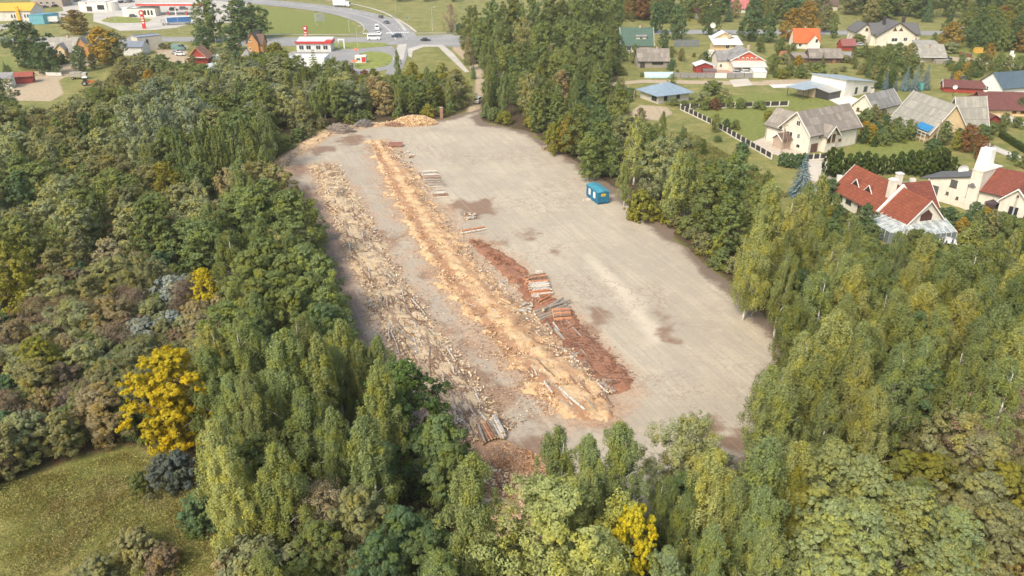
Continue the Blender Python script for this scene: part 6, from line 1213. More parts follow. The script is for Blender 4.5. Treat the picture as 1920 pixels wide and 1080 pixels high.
p = G(601,47); t = thing('billboard', 'large pale billboard standing on the meadow inside the bend', 'billboard', (p.x, p.y, 0), .9)
MB().box(-3,-.1,2,3,.1,5.6).build('panel', mat((.60,.58,.48), .6, .15, .6), t); [MB().box(x-.12,-.1,0,x+.12,.1,2).build('post', POLE, t) for x in (-2,2)]
for (px,py,lb,c) in ((572,61,'small red round sign at the left of the station forecourt',(.5,.03,.03)),(764,44,'blue and white sign board by the gravel path at the bend',(.05,.2,.5)),(204,44,'small red flag sign on the station apron',(.5,.04,.03)),(852,60,'blue square sign beside the leafless tree',(.08,.2,.45))):
    p = G(px, py); t = thing('road_sign', lb, 'sign', (p.x, p.y, 0)); MB().cyl((0,0,0),(0,0,2.6),.05,n=6).build('post', POLE, t); MB().cyl((0,-.06,2.6),(0,-.02,2.6),.45,n=12).build('plate', mat(c, .5, .03), t)
for i,(px,py,lb) in enumerate(((669,103,'orange parasol at the top of the round lawn'),(665,125,'orange parasol at the lower left of the round lawn'))):
    p = G(px, py); t = thing('parasol', lb, 'parasol', (p.x, p.y, 0)); MB().cyl((0,0,0),(0,0,2.3),.05,n=6).build('pole', POLE, t); MB().cyl((0,0,2.0),(0,0,2.7),1.5,.05,8).build('canopy', mat((.60,.16,.05), .7), t)
# ================================================================ FENCES
def fence(pts, label, h, step, post, panel, ph=None, pw=.3, gap=None, pt=.06, name='fence', base=None):
    P = [G(*p) for p in pts]; t = thing(name, label, 'fence', tuple(P[0]))
    for i in range(len(P)-1):
        d = P[i+1]-P[i]; L = d.length; n = max(1, round(L/step)); a_ = math.atan2(d.y, d.x)
        for k in range(n+(i == len(P)-2)):
            q = P[i]+d*(k/n)-P[0]
            if post: MB().box(-pw/2,-pw/2,0,pw/2,pw/2,h+.12).build('post', post, t, tuple(q), a_)
            if k < n: 
                o = MB().box(pw/2+.01,-pt/2,.25 if base else .08,L/n-pw/2-.01,pt/2,(ph or h)).build('panel', panel, t, tuple(q), a_)
                if base: MB().box(pw/2+.005,-.1,0,L/n-pw/2-.005,.1,.24).build('base', base, t, tuple(q), a_)
BLKP = mat((.045,.04,.04), .7, .15); CP_ = mat((.66,.63,.56), .85, .08)
fence([(1276,206),(1343,238)], 'black-panelled fence with white posts from the upper corner down to the small fruit tree', 1.5, 2.6, CP_, BLKP, base=CP_)
fence([(1347,241),(1446,299)], 'black-panelled fence with white posts from the fruit tree to the thuja corner', 1.5, 2.6, CP_, BLKP, base=CP_)
fence([(1276,205),(1477,199)], 'black-panelled fence with white posts across the top of the garden lawn', 1.5, 2.9, CP_, BLKP, base=CP_)
fence([(1512,301),(1548,298)], 'short black-panelled fence with white posts below the garage door', 1.4, 2.0, CP_, BLKP, base=CP_)
fence([(1260,146),(1339,147)], 'solid grey sheet fence from the greenhouse to the white gate', 1.9, 3.2, None, mat((.24,.23,.23), .7, .08)); fence([(1339,147),(1363,147)], 'white sheet gate in the grey fence', 1.9, 4.8, None, mat((.62,.64,.65), .6, .04), name='gate'); fence([(1363,147),(1411,147)], 'solid grey sheet fence in front of the canopy', 1.9, 3.2, None, mat((.24,.23,.23), .7, .08))
fence([(1263,88),(1310,88)], 'tall dull blue-grey panel fence along the road behind the gardens', 3.0, 3.5, None, mat((.16,.18,.20), .6, .2)); fence([(1540,336),(1640,342),(1745,345)], 'low fence of white concrete blocks at the foot of the thuja row', 1.0, 4.2, mat((.66,.64,.58), .8, .08), mat((.25,.24,.2)), ph=.5, pw=1.1)
fence([(87,142),(116,143)], 'low white metal gate across the sandy track', 1.3, 6, POLE, mat((.55,.55,.52), .6), pw=.12, name='gate'); fence([(0,50),(20,52),(30,52)], 'low dark fence by the orange-roofed warehouse', 1.0, 3, POLE, mat((.2,.2,.2)), pw=.12)
fence([(1780,150),(1812,152)], 'dark slatted fence behind the long maroon shed', 1.6, 3, None, mat((.05,.06,.08), .7)); fence([(1797,104),(1822,108)], 'low dark red fence beside the parked dark blue car', 1.4, 3, None, mat((.15,.06,.05), .8))
p = G(1833,99); t = thing('container', 'small yellow-orange container box behind the rust-orange tree', 'container', (p.x, p.y, 0), .2); MB().box(-1.5,-1,0,1.5,1,2).build('box', mat((.62,.36,.07), .6, .08), t); MB().box(-1.55,-1.05,2.0,1.55,1.05,2.1).build('lid', mat((.5,.3,.06)), t)
for i,(px,py) in enumerate(((1896,104),(1898,111))):
    p = G(px,py); t = thing('utility_cabinet', ['white square utility cabinet at the right by the track, upper one','white square utility cabinet at the right by the track, lower one'][i], 'cabinet', (p.x,p.y,0)); MB().box(-.6,-.3,.2,.6,.3,1.8).build('body', WHITE, t); MB().box(-.65,-.35,1.81,.65,.35,1.9).build('lid', POLE, t)
# ================================================================ GARDEN THINGS
def pool(px, py, r, h, c, wc, label):
    p = G(px, py); t = thing('pool', label, 'pool', (p.x, p.y, 0)); n = 24; mb = MB(); vs = []
    for z, rr in ((0,r),(h,r),(h,r-.12),(h-.35,r-.12)): vs += [(rr*math.cos(6.283*i/n), rr*math.sin(6.283*i/n), z) for i in range(n)]
    fs = [(k*n+i, k*n+(i+1) % n, (k+1)*n+(i+1) % n, (k+1)*n+i) for k in range(3) for i in range(n)]; mb.add(vs, fs); mb.build('wall', mat(c, .5, .05), t)
    MB().add([((r-.13)*math.cos(6.283*i/n), (r-.13)*math.sin(6.283*i/n), h-.3) for i in range(n)], [tuple(range(n))]).build('water', mat(wc, .08, .05), t)
pool(1523,362,2.4,1.1,(.04,.22,.42),(.30,.62,.66),'round blue above-ground pool with turquoise water beside the big blue spruce'); pool(1641,233,1.7,.6,(.6,.62,.6),(.55,.62,.64),'small round pale paddling pool between the cottages'); pool(1724,168,1.3,2.4,(.10,.38,.34),(.5,.6,.58),'round green water tank in front of the blue spruces')
p = G(1800,466); t = thing('drying_rack', 'long outdoor drying rack hung with white and coloured washing', 'drying rack', (p.x, p.y, 0), R(-38))
mb = MB()
for y in (-.5,0,.5): mb.cyl((-3.6,y,1.5),(3.6,y,1.5),.03,n=4)
for x in (-3.6,3.6): mb.cyl((x,-.6,0),(x,-.6,1.5),.05,n=5).cyl((x,.6,0),(x,.6,1.5),.05,n=5).cyl((x,-.6,1.5),(x,.6,1.5),.05,n=5)
mb.build('frame', POLE, t); rr = random.Random(2)
for k in range(15):
    x = -3.3+k*.47; y = rr.choice((-.5,0,.5)); c = [WHT,WHT,(.6,.62,.68),WHT,(.05,.07,.22),WHT,(.05,.08,.25),(.38,.03,.12),WHT,(.35,.55,.45),WHT,WHT,(.3,.4,.6),WHT,WHT][k]
    l = rr.uniform(.6,1.1); w2 = .3
    mb = MB(); q = []
    for (dy, dz) in ((-.16,-l),(-.05,-l*.4),(0,.03),(.05,-l*.4),(.16,-l*.9)): q.append((y+dy, 1.5+dz))
    vs = [(x-w2, a_, b_) for a_, b_ in q]+[(x+w2, a_+rr.uniform(-.05,.05), b_+rr.uniform(-.06,.06)) for a_, b_ in q]
    o = mb.add(vs, [(i,i+1,6+i,5+i) for i in range(4)]).build('cloth', mat(c, .9, .05)); o.location = t.location; o.rotation_euler = t.rotation_euler
    tag(o, '%s on the drying rack, %s from its left end' % ({WHT:'white cloth'}.get(c, 'coloured cloth'), ['first','second','third','fourth','fifth','sixth','seventh','eighth','ninth','tenth','eleventh','twelfth','thirteenth','fourteenth','fifteenth'][k]), 'laundry', 'washing on the drying rack')
for i,(px,py) in enumerate(((1568,392),(1576,396),(1562,386))):
    p = G(px,py); t = thing('garden_chair', ['white garden chair in the middle beside the red-tiled house','white garden chair nearest the conservatory','white garden chair farthest left by the red-tiled house'][i], 'chair', (p.x,p.y,0), i*1.3); MB().box(-.3,-.3,.42,.3,.3,.47).build('seat', WHITE, t); MB().box(-.3,.25,.48,.3,.3,1.0).build('backrest', WHITE, t)
    for x in (-.26,.26):
        for y in (-.26,.26): MB().box(x-.03,y-.03,0,x+.03,y+.03,.415).build('leg', WHITE, t)
# ================================================================ WORKS CABIN AND YARD THINGS
A = G2(1099,368); B = G2(1120.5,384.5); a = ang(A, B); L = math.dist(A, B); t = thing('works_cabin', 'bright blue works cabin with two white windows at the right edge of the yard', 'cabin', (A[0], A[1], 0), a)
CB = mat((.010,.14,.26), .5, .12, 1.0, dirt=(.06,.16,.2)); CR = mat((.05,.25,.33), .5, .2, .8, dirt=(.14,.30,.34)); Wc = 2.5
MB().box(0,0,.35,L,Wc,2.65).build('wall', CB, t); mb = MB(); mb.prof([(-.12,2.62),(Wc+.12,2.62),(Wc+.12,2.7),(Wc/2,2.95),(-.12,2.7)], -.12, L+.12); mb.build('roof', CR, t)
MB().box(.05,.1,0,L-.05,.35,.34).build('skid', CB, t); MB().box(.05,Wc-.35,0,L-.05,Wc-.1,.34).build('skid', CB, t)
for k in range(9): MB().box(.25+k*(L-.5)/8-.02,-.035,.4,.25+k*(L-.5)/8+.02,-.001,2.6).build('rib', CB, t)
for u in (L*.22, L*.62): window(t, (Vector((u,0,1.0)), Vector((1,0,0)), Vector((0,-1,0))), .95, 1.25, WHITE, mat((.66,.70,.70), .3, .03), 0, False)
MB().box(L+.002,.7,1.75,L+.03,1.75,2.3).build('notice_board', mat((.66,.47,.06), .6), t)
for y_ in (.8, 1.15, 1.45): MB().box(L+.031,y_,1.95,L+.04,y_+.2,2.12).build('notice_text', mat((.25,.12,.04)), t)
door(t, (Vector((L,1.5,.4)), Vector((0,1,0)), Vector((1,0,0))), .8, 1.9, CB) if 0 else None
p = G(1103,376); t = thing('crate', 'pale low box with rubble beside the blue cabin', 'box', (p.x,p.y,0), .4); MB().box(-.5,-.35,0,.5,.35,.35).build('box', mat((.6,.52,.42), .9, .15), t); MB().cyl((-.9,.3,0),(-.9,.3,.3),.25,.18,7).build('rubble', mat((.5,.42,.34), .9), t)
p = G(1023,281); t = thing('crate', 'brown wooden crate at the right edge of the yard under the orange tree', 'crate', (p.x,p.y,0), .5); MB().box(-.9,-.6,0,.9,.6,.8).build('body', mat((.30,.21,.14), .9, .2, 3), t); MB().box(-.95,-.65,.81,.95,.65,.9).build('lid', mat((.36,.26,.18), .9, .2, 3), t)
p = G(828,222); t = thing('brick_pillar', 'free-standing reddish brick pillar at the far right corner of the yard', 'pillar', (p.x,p.y,0), .1); MB().box(-.42,-.42,0,.42,.42,3.1).build('shaft', roofmat((.36,.19,.13), (.30,.15,.10), .25, .08, .012, mortc=(.4,.36,.3), patch=.3), t); MB().box(-.47,-.47,3.1,.47,.47,3.25).build('cap', mat((.45,.3,.22)), t)
p = G(742,275); t = thing('steel_plate', 'tilted rusty brown steel plate at the far end of the orange sawdust', 'plate', (p.x,p.y,0), .1); MB().add([(-1.9,-1.1,.35),(1.7,-.9,.35),(1.9,1.1,.8),(-1.6,1.0,.9),(-1.9,-1.1,.45),(1.7,-.9,.45),(1.9,1.1,.9),(-1.6,1.0,1.0)], [(0,3,2,1),(4,5,6,7),(0,1,5,4),(1,2,6,5),(2,3,7,6),(3,0,4,7)]).build('sheet', mat((.25,.11,.07), .8, .2), t); MB().box(-1.5,-.8,0,1.4,.8,.34).build('support', mat((.3,.2,.14)), t)
# ---- logs
def logmat(name, c1, c2, s=3): return barkmat(name, c1, c2, s, 1)
LM = dict(br=logmat('log_bark', (.20,.12,.08), (.33,.22,.15)), gr=logmat('grey_log_bark', (.26,.23,.19), (.38,.34,.28)), orr=logmat('pine_bark', (.42,.18,.09), (.58,.30,.16)), wh=logmat('pale_log_bark', (.58,.52,.44), (.32,.27,.22)), sil=logmat('silver_log_bark', (.44,.42,.38), (.22,.19,.16)))
CUT = mat((.66,.46,.26), .9, .12)
LD = []
def log(pts, r, m, label, z=0.0, group=None, taper=.75, name='log', world=False, zs=None):
    P = [Vector(p) if world else G(*p) for p in pts]; P = [Vector((q.x, q.y, (zs[i] if zs else z)+r)) for i, q in enumerate(P)]
    o0 = P[0]; n = len(P); rs = [r*(1-(1-taper)*i/(n-1)) for i in range(n)]; mb = MB(); s = 7; k = 0
    for i, q in enumerate(P):
        d = (P[min(i+1,n-1)]-P[max(0,i-1)]).normalized(); a_ = d.cross(Vector((0,0,1))).normalized(); b_ = a_.cross(d); ph = i*.3
        for j in range(s): th = 6.2832*j/s; v = q-o0+a_*rs[i]*math.cos(th)*(1+.12*math.sin(j*2.3+i))+b_*rs[i]*math.sin(th); mb.v.append(tuple(v))
    for i in range(n-1):
        for j in range(s): mb.f.append((i*s+j, i*s+(j+1) % s, (i+1)*s+(j+1) % s, (i+1)*s+j)); mb.m.append(0)
    mb.f.append(tuple(range(s-1,-1,-1))); mb.m.append(1); mb.f.append(tuple((n-1)*s+j for j in range(s))); mb.m.append(1)
    o = mb.build(name, [LM[m], CUT], None, tuple(o0)); tag(o, label, 'log' if name != 'billet' else 'billet', group)
    return o
rl = random.Random(11)
def Z5(x, y): return (880+x/6, 560+y/6)
def Z4(x, y): return (680+x/3.43, 600+y/3.43)
def Z2(x, y): return (520+x/4, 400+y/4)
g = 'loose logs lying on the orange sawdust'
for a_ in [(870,290,940,385),(945,290,1010,385),(1025,265,1075,375),(1085,255,1145,315),(1095,350,1165,465),(1160,345,1265,450),(1360,560,1445,680),(1285,695,1390,825),(990,680,1060,815),(915,680,955,815),(715,470,730,590),(275,140,350,235),(1255,590,1315,660),(745,710,830,830),(860,820,960,915),(690,780,760,905),(1015,800,1085,920),(1125,890,1205,1005),(870,935,1000,1060),(845,965,920,1080),(1240,970,1340,1080),(1420,970,1530,1075)]:
    far = a_[1] < 480
    log([Z5(*a_[:2]), Z5((a_[0]+a_[2])/2+rl.uniform(-5,5), (a_[1]+a_[3])/2), Z5(*a_[2:])], rl.uniform(.10,.15), rl.choice(('wh','gr','br')), 'short barked log lying loose '+('just below the stacked logs' if far else 'on the near half of the orange sawdust'), .18, g)
log([Z5(960,360),Z5(1010,420),Z5(1070,480)], .27, 'gr', 'thick grey log lying loose just below the crossed log stack', .1)
for a_ in [(1185,405,1265,470),(1280,490,1350,570),(1270,540,1355,592),(1330,375,1375,440),(1400,420,1465,500),(1425,515,1500,600),(1500,415,1580,490),(1545,485,1600,575),(1170,415,1220,490),(1115,270,1235,385),(1090,310,1120,375)]:
    log([Z4(*a_[:2]), Z4((a_[0]+a_[2])/2+rl.uniform(-5,5), (a_[1]+a_[3])/2), Z4(*a_[2:])], rl.uniform(.11,.16), rl.choice(('wh','gr','br')), 'short barked log lying loose on the near half of the orange sawdust', .36, g)
log([Z4(1265,460),Z4(1340,530),Z4(1430,605)], .2, 'wh', 'longest pale log at the near end of the orange sawdust', .42)
g = 'crooked poles lying along the left sawdust row'
for P_ in [[(345,85),(420,150),(505,260),(540,330)],[(300,180),(340,240),(395,300),(430,360)],[(550,320),(570,345),(590,375)],[(600,290),(635,360),(650,400),(700,460),(770,530)],[(570,380),(590,420),(610,450)],[(630,470),(640,520),(648,560)],[(640,590),(670,660),(710,740)],[(690,540),(730,620)],[(510,350),(560,400),(600,450)],[(425,260),(490,310)],[(440,290),(475,340)],[(740,555),(790,580),(875,610)],[(210,60),(280,130),(330,165)],[(240,130),(300,190)]]:
    log([Z4(*q) for q in P_], rl.uniform(.09,.14), rl.choice(('br','br','gr')), 'crooked brown pole on the near part of the left sawdust row', .36, g, .6)
for P_ in [[(1040,900),(1130,980),(1210,1080)],[(940,930),(1030,990)],[(850,630),(870,700),(880,780)],[(915,710),(925,780)],[(820,740),(860,790)],[(960,590),(1010,680),(1070,770)],[(890,640),(960,690),(1015,800)],[(770,410),(800,480),(870,580)],[(720,550),(745,590)],[(580,250),(620,300)],[(670,330),(720,410)],[(500,200),(540,290)],[(905,840),(975,920)],[(780,590),(785,700)],[(990,1000),(1060,1070)],[(640,440),(700,540)],[(560,340),(640,420)]]:
    log([Z2(*q) for q in P_], rl.uniform(.08,.13), rl.choice(('br','br','gr')), 'crooked brown pole on the middle part of the left sawdust row', .36, g, .6)
def onrow(S, W_, t, off):
    n = len(S)-1; k = min(int(t*n), n-1); f = t*n-k; a_, b_ = S[k], S[k+1]; d = Vector((b_[0]-a_[0], b_[1]-a_[1])); nn = Vector((-d.y, d.x)).normalized(); w_ = W_[k]+(W_[k+1]-W_[k])*f
    return Vector((a_[0]+d.x*f+nn.x*off*w_, a_[1]+d.y*f+nn.y*off*w_, 0)), math.atan2(d.y, d.x)
for i in range(110):
    t_ = rl.uniform(.12, .97); p, a0_ = onrow(S1, W1, t_, rl.uniform(-.85,.85)); a_ = a0_+rl.gauss(0, .22); L_ = rl.uniform(2.5, 6.5); q = []
    for s in (0, .33, .66, 1): q.append((p.x+math.cos(a_)*L_*(s-.5)+rl.uniform(-.18,.18), p.y+math.sin(a_)*L_*(s-.5)+rl.uniform(-.1,.1), 0))
    part = 'far' if t_ < .35 else 'middle' if t_ < .68 else 'near'
    log(q, rl.uniform(.08,.14), rl.choice(('br','br','gr','wh')), 'thin pole lying among others on the %s third of the left sawdust row' % part, .34, 'thin poles on the left sawdust row', .5, world=True, name='pole')
for i in range(26):
    t_ = rl.uniform(.25, .98); p, a0_ = onrow(S2, W2, t_, rl.uniform(-.7,.9)); a_ = a0_+rl.gauss(0, .3); L_ = rl.uniform(1.2, 3.5)
    q = [(p.x+math.cos(a_)*L_*(s-.5)+rl.uniform(-.1,.1), p.y+math.sin(a_)*L_*(s-.5), 0) for s in (0, .5, 1)]
    log(q, rl.uniform(.05,.09), rl.choice(('br','gr','wh')), 'thin stick lying loose on the %s half of the orange sawdust' % ('far' if t_ < .55 else 'near'), .26, 'thin sticks on the orange sawdust', .5, world=True, name='stick')
# fan of logs at the near end of the left row
g = 'fan of logs at the near end of the left row'
for k, a_ in enumerate([(735,700,770,820),(748,700,788,808),(762,698,812,798),(775,695,830,790),(790,695,850,785),(745,712,782,812),(800,690,858,782)]):
    log([Z4(*a_[:2]), Z4(*a_[2:])], .16, ('br','gr','br','orr','br','gr','br')[k], 'brown log in the left half of the fanned pile nearest the camera', (.4,.4,.4,.42,.4,.7,.7)[k], g, .85)
for k, a_ in enumerate([(818,675,870,780),(832,668,890,784),(848,662,905,786),(862,665,918,772),(838,655,898,765),(852,650,910,760)]):
    log([Z4(*a_[:2]), Z4(*a_[2:])], .17, ('gr','sil','wh','sil','wh','sil')[k], 'silvery log in the right half of the fanned pile nearest the camera', (.4,.4,.4,.4,.7,.7)[k], g, .85)
log([Z4(745,612),Z4(780,655),Z4(818,695)], .16, 'wh', 'white barked log pointing into the fanned pile nearest the camera', .5)
log([Z4(770,615),Z4(850,650),Z4(940,695)], .12, 'br', 'thin brown pole lying across the head of the fanned pile', .75)
# stack by the right flank
def stack(rows, lab, g, m, r, L0, px0, px1, slope, layers=1, jit=.1):
    for k in range(rows):
        f = k/(rows-1); cx, cy = px0[0]+(px1[0]-px0[0])*f, px0[1]+(px1[1]-px0[1])*f; c = G(cx, cy)
        for l in range(layers):
            if l and rl.random() < .25: continue
            a_ = slope+rl.gauss(0, jit*.5); Lh = L0/2*rl.uniform(.9,1.05); rr_ = r*rl.uniform(.85,1.15); cxw = c.x+rl.uniform(-.25,.25); cyw = c.y+l*r*.6
            q = [(cxw-math.cos(a_)*Lh, cyw-math.sin(a_)*Lh, 0), (cxw+math.cos(a_)*Lh, cyw+math.sin(a_)*Lh, 0)]
            log(q, rr_, rl.choice(m), lab, l*r*1.8, g, .85, world=True)
stack(15, 'log in the upper stack of pale barked logs beside the dark scrape', 'upper stack of pale logs', ('wh','gr','br'), .2, 4.0, (802,326), (818,351), .12, 2)
stack(6, 'log in the lower row of pale barked logs under the upper stack', 'lower row of pale logs', ('wh','gr','br'), .19, 3.2, (820,359), (827,371), .10, 1)
for k,(a_) in enumerate([(790,352,800,357),(797,358,803,365)]): log([a_[:2], a_[2:]], .14, 'wh', ['short white log at the upper left of the lower pale row','short white log touching the left end of the lower pale row'][k])
log([(864,440),(911,431)], .24, 'wh', 'nearer of the two long parallel logs beside the bark strip'); log([(865,435),(909,427)], .22, 'orr', 'farther, redder one of the two long parallel logs beside the bark strip')
stack(9, 'orange-brown log in the far half of the tall log stack at the yard centre', 'tall log stack at the yard centre', ('orr','orr','br'), .16, 3.6, (1003,522), (1008,536), .25, 3)
stack(6, 'silvery log in the middle of the tall log stack at the yard centre', 'tall log stack at the yard centre', ('sil','wh'), .15, 3.3, (1011,538), (1014,547), .22, 3)
stack(5, 'orange log at the near side of the tall log stack at the yard centre', 'tall log stack at the yard centre', ('orr','orr','wh'), .17, 3.2, (1014,549), (1015,556), .2, 2)
for k,a_ in enumerate([(1007,562,1036,566),(1012,566,1040,572),(1014,573,1036,563),(1016,577,1042,570),(1018,580,1038,576),(1010,571,1030,560)]): log([a_[:2],a_[2:]], .13, ('orr','wh','orr','wh','orr','orr')[k], 'thin orange log tumbled between the two log stacks', (0,0,.25,.1,0,.4)[k], 'logs tumbled between the two stacks', .8)
log([(995,548),(998,565)], .12, 'sil', 'grey post-like log leaning down the left side of the tall stack', 0)
for k,a_ in enumerate([(1001,587,1050,572),(1003,592,1062,574),(1006,598,1068,577),(1010,602,1058,585),(1018,589,1056,566),(1030,583,1069,570)]): log([a_[:2],a_[2:]], .24, 'gr', 'thick grey log in the crossed pile right below the tall stack', (0,0,0,0,.46,.46)[k], 'crossed pile of thick grey logs', .8)
for k in range(5): log([(1035+k*.8,588+k*3.6),(1068+k*.9,586+k*3.4)], .27, ('orr','br')[k % 2], 'short orange log in the square bundle at the end of the crossed pile', .3 if k < 4 else 0, 'square bundle of short orange logs', .95)
for k in range(4): log([(1037+k*.8,592+k*3.6),(1069+k*.9,590+k*3.4)], .2, 'orr', 'short orange log in the square bundle at the end of the crossed pile', .0, 'square bundle of short orange logs', .95)
# scattered billets
def billets(n, area, lab, g, zz=.2, m=('wh','wh','gr','br')):
    for i in range(n):
        if callable(area): x, y = area()
        else: x, y = rl.uniform(area[0], area[2]), rl.uniform(area[1], area[3])
        c = G(x, y); a_ = rl.uniform(0, 3.14); Lh = rl.uniform(.18,.42)
        log([(c.x-math.cos(a_)*Lh, c.y-math.sin(a_)*Lh, 0), (c.x+math.cos(a_)*Lh, c.y+math.sin(a_)*Lh, 0)], rl.uniform(.12,.22), rl.choice(m), lab, zz if isinstance(zz, (int, float)) else zz(), g, .95, 'billet', True)
billets(34, lambda: (690+rl.random()*14+.0, 420+rl.random()*70), 'short cut billet along the right flank of the left sawdust row', 'billets beside the left sawdust row')
billets(16, (869,402,892,413), 'white billet in the small heap at the yard centre', 'small heap of white billets', lambda: rl.choice((0,0,.3)), ('wh','wh','sil'))
billets(12, (690,568,706,585), 'dark-ended billet in the cluster left of the pole row', 'cluster of billets left of the pole row', .05, ('br','wh'))
billets(14, (1000,555,1012,562), 'chunk of white wood by the foot of the tall stack', 'white wood chunks by the tall stack', .05, ('wh','sil')); billets(14, (975,572,998,590), 'pale wood chunk left of the crossed log pile', 'pale chunks left of the crossed pile', .2, ('wh','sil'))
billets(12, (938,528,952,540), 'pale wood chunk beside the middle of the bark strip', 'pale chunks beside the bark strip', .05, ('wh','gr')); billets(14, (1068,664,1084,690), 'wood chunk at the right flank of the orange sawdust', 'chunks at the right flank of the orange sawdust', .1); billets(8, (1003,508,1018,516), 'white chunk lying beyond the tall log stack', 'white chunks beyond the tall log stack', .03, ('wh',))
billets(24, (735,285,775,298), 'split chunk in the loose heap beyond the steel plate', 'loose chunks near the steel plate', .1); billets(18, (750,305,772,318), 'small split chunk in the scatter right of the orange sawdust head', 'split chunks right of the sawdust head', .1); billets(10, (536,292,552,300), 'pale chunk at the far left edge of the yard', 'pale chunks at the far left edge', .1, ('wh',)); billets(20, (1125,715,1150,738), 'dark chunk at the near end of the bark strip', 'dark chunks at the near end of the bark strip', .1, ('gr','br'))
billets(26, lambda: (640+rl.random()*120, 400+rl.random()*250), 'small round billet loose between the poles of the left row', 'billets between the poles of the left row', .2) if 0 else None
for k,a_ in enumerate([(519,338,530,334),(517,343,528,339),(520,348,533,345),(519,352,531,349)]): log([a_[:2],a_[2:]], .16, 'br', 'brown log in the small pile at the far left edge of the yard', 0 if k % 2 else .2, 'small pile of brown logs at the left edge')
log([(612,383),(640,378)], .1, 'br', 'thin dark pole lying across the head of the left sawdust row', .3)
# ---- heaps
def heap_obj(name, label, cat, px, rx, ry, h, n, lr, rr, cols, lie='rand', seed=1, rz=0):
    rs = random.Random(seed); p = G(*px); mb = MB()
    for i in range(n):
        a_ = rs.uniform(0, 6.283); d = math.sqrt(rs.random()); x = rx*d*math.cos(a_); y = ry*d*math.sin(a_); z = h*(1-d*d)**.8*rs.uniform(.8, 1.02)+.05
        L_ = rs.uniform(*lr)/2; r_ = rs.uniform(*rr)
        if lie == 'rand': v = Vector((rs.gauss(0,1), rs.gauss(0,1), rs.gauss(0,.5))).normalized()
        else:
            b_ = rs.gauss(lie, .25); v = Vector((math.cos(b_), math.sin(b_), rs.gauss(.0,.2)-.25*(x*math.cos(b_)+y*math.sin(b_))/rx)).normalized()
        c = Vector((x, y, z)); c0, c1 = c-v*L_, c+v*L_; m = rs.randrange(len(cols)); c0.z = max(c0.z, .03); c1.z = max(c1.z, .03)
        mb.cyl(c0, c1, r_, r_*.8, 5 if n < 500 else 4, m, m)
    mats_ = [mat(c, .9, .15, 3) for c in cols]; nn = 16; vs = [(0,0,h*.86)]
    for j in range(1, 5):
        for i in range(nn): d = j/4; vs.append((rx*d*math.cos(6.283*i/nn), ry*d*math.sin(6.283*i/nn), h*.86*(1-d*d)**.8-.02))
    mb.add(vs, [(0,1+i,1+(i+1) % nn) for i in range(nn)]+[(1+j*nn+i, 1+(j+1)*nn+i, 1+(j+1)*nn+(i+1) % nn, 1+j*nn+(i+1) % nn) for j in range(3) for i in range(nn)], len(cols)-1)
    o = mb.build(name, mats_, None, (p.x, p.y, 0), rz); tag(o, label, cat, kind='stuff')
heap_obj('firewood_heap', 'long heap of pale split firewood at the far edge of the yard', 'firewood', (778,232), 6.6, 3.0, 2.3, 2600, (.35,.6), (.07,.13), [(.74,.54,.30),(.80,.66,.44),(.50,.30,.16),(.62,.42,.22),(.34,.22,.13)])
heap_obj('bark_heap', 'low brown bark heap left of the firewood heap', 'bark', (742,235), 3.4, 1.8, .8, 500, (.3,.6), (.05,.1), [(.32,.19,.12),(.45,.28,.17),(.22,.13,.09)], seed=3)
heap_obj('branch_heap', 'grey-brown heap of long branches farthest left on the far edge of the yard', 'branches', (638,247), 3.4, 2.0, 2.0, 190, (1.8,3.6), (.05,.10), [(.28,.23,.19),(.36,.31,.26),(.20,.16,.13)], lie=-.35, seed=4)
heap_obj('branch_heap', 'grey heap of branches between the brown branch heap and the firewood', 'branches', (682,237), 2.5, 1.6, 1.8, 170, (1.2,2.4), (.05,.09), [(.38,.36,.32),(.30,.27,.24),(.22,.18,.15)], lie=1.0, seed=5)
# fine slivers of wood and bark scattered on the rows
def slivers(n, S, W_, spread, name, label, c, seed, z=.3, size=.2):
    rs = np.random.RandomState(seed); t_ = rs.rand(n); S_ = np.array(S); k = np.minimum((t_*(len(S)-1)).astype(int), len(S)-2); f = t_*(len(S)-1)-k
    a_, b_ = S_[k], S_[k+1]; d = b_-a_; w_ = np.array(W_)[k]; nrm = np.stack([-d[:,1], d[:,0]], 1)/np.linalg.norm(d, axis=1, keepdims=True)
    off = rs.normal(size=n)*w_*spread; xy = a_+d*f[:,None]+nrm*off[:,None]; zz = np.where(np.abs(off) < w_*.8, z, .07)+rs.rand(n)*.06
    P = np.column_stack([xy, zz]); N = np.column_stack([rs.normal(size=(n,2))*.35, np.ones(n)])
    me = leaf_mesh(name, P, N, size, LEAF_DRY, .28, seed); o = bpy.data.objects.new(name, me); COL.objects.link(o); o.color = (*c, 1); tag(o, label, 'wood slivers', kind='stuff')
slivers(9000, S1, W1, .62, 'wood_slivers', 'brown bark slivers scattered over the left sawdust row', (.30,.19,.12), 1); slivers(5000, S1, W1, .6, 'wood_slivers', 'pale wood slivers scattered over the left sawdust row', (.78,.62,.42), 2)
slivers(9000, S2, W2, .6, 'wood_slivers', 'brown bark slivers scattered over the orange sawdust', (.38,.21,.12), 3); slivers(5000, S2, W2, .65, 'wood_slivers', 'pale wood slivers scattered over the orange sawdust', (.80,.58,.34), 4)
slivers(5000, BK, WB, .55, 'wood_slivers', 'reddish bark slivers on the dark bark strip', (.36,.18,.11), 5, .2); slivers(3500, EDGE, [2.2]*7, .6, 'wood_slivers', 'wood slivers along the far left litter bank', (.6,.42,.26), 6, .25)
slivers(5000, poly([(940,1010),(940,940),(960,890),(1000,850)]), [5,5,4,3], .6, 'wood_slivers', 'wood slivers at the near end of the yard', (.55,.34,.2), 7, .12)
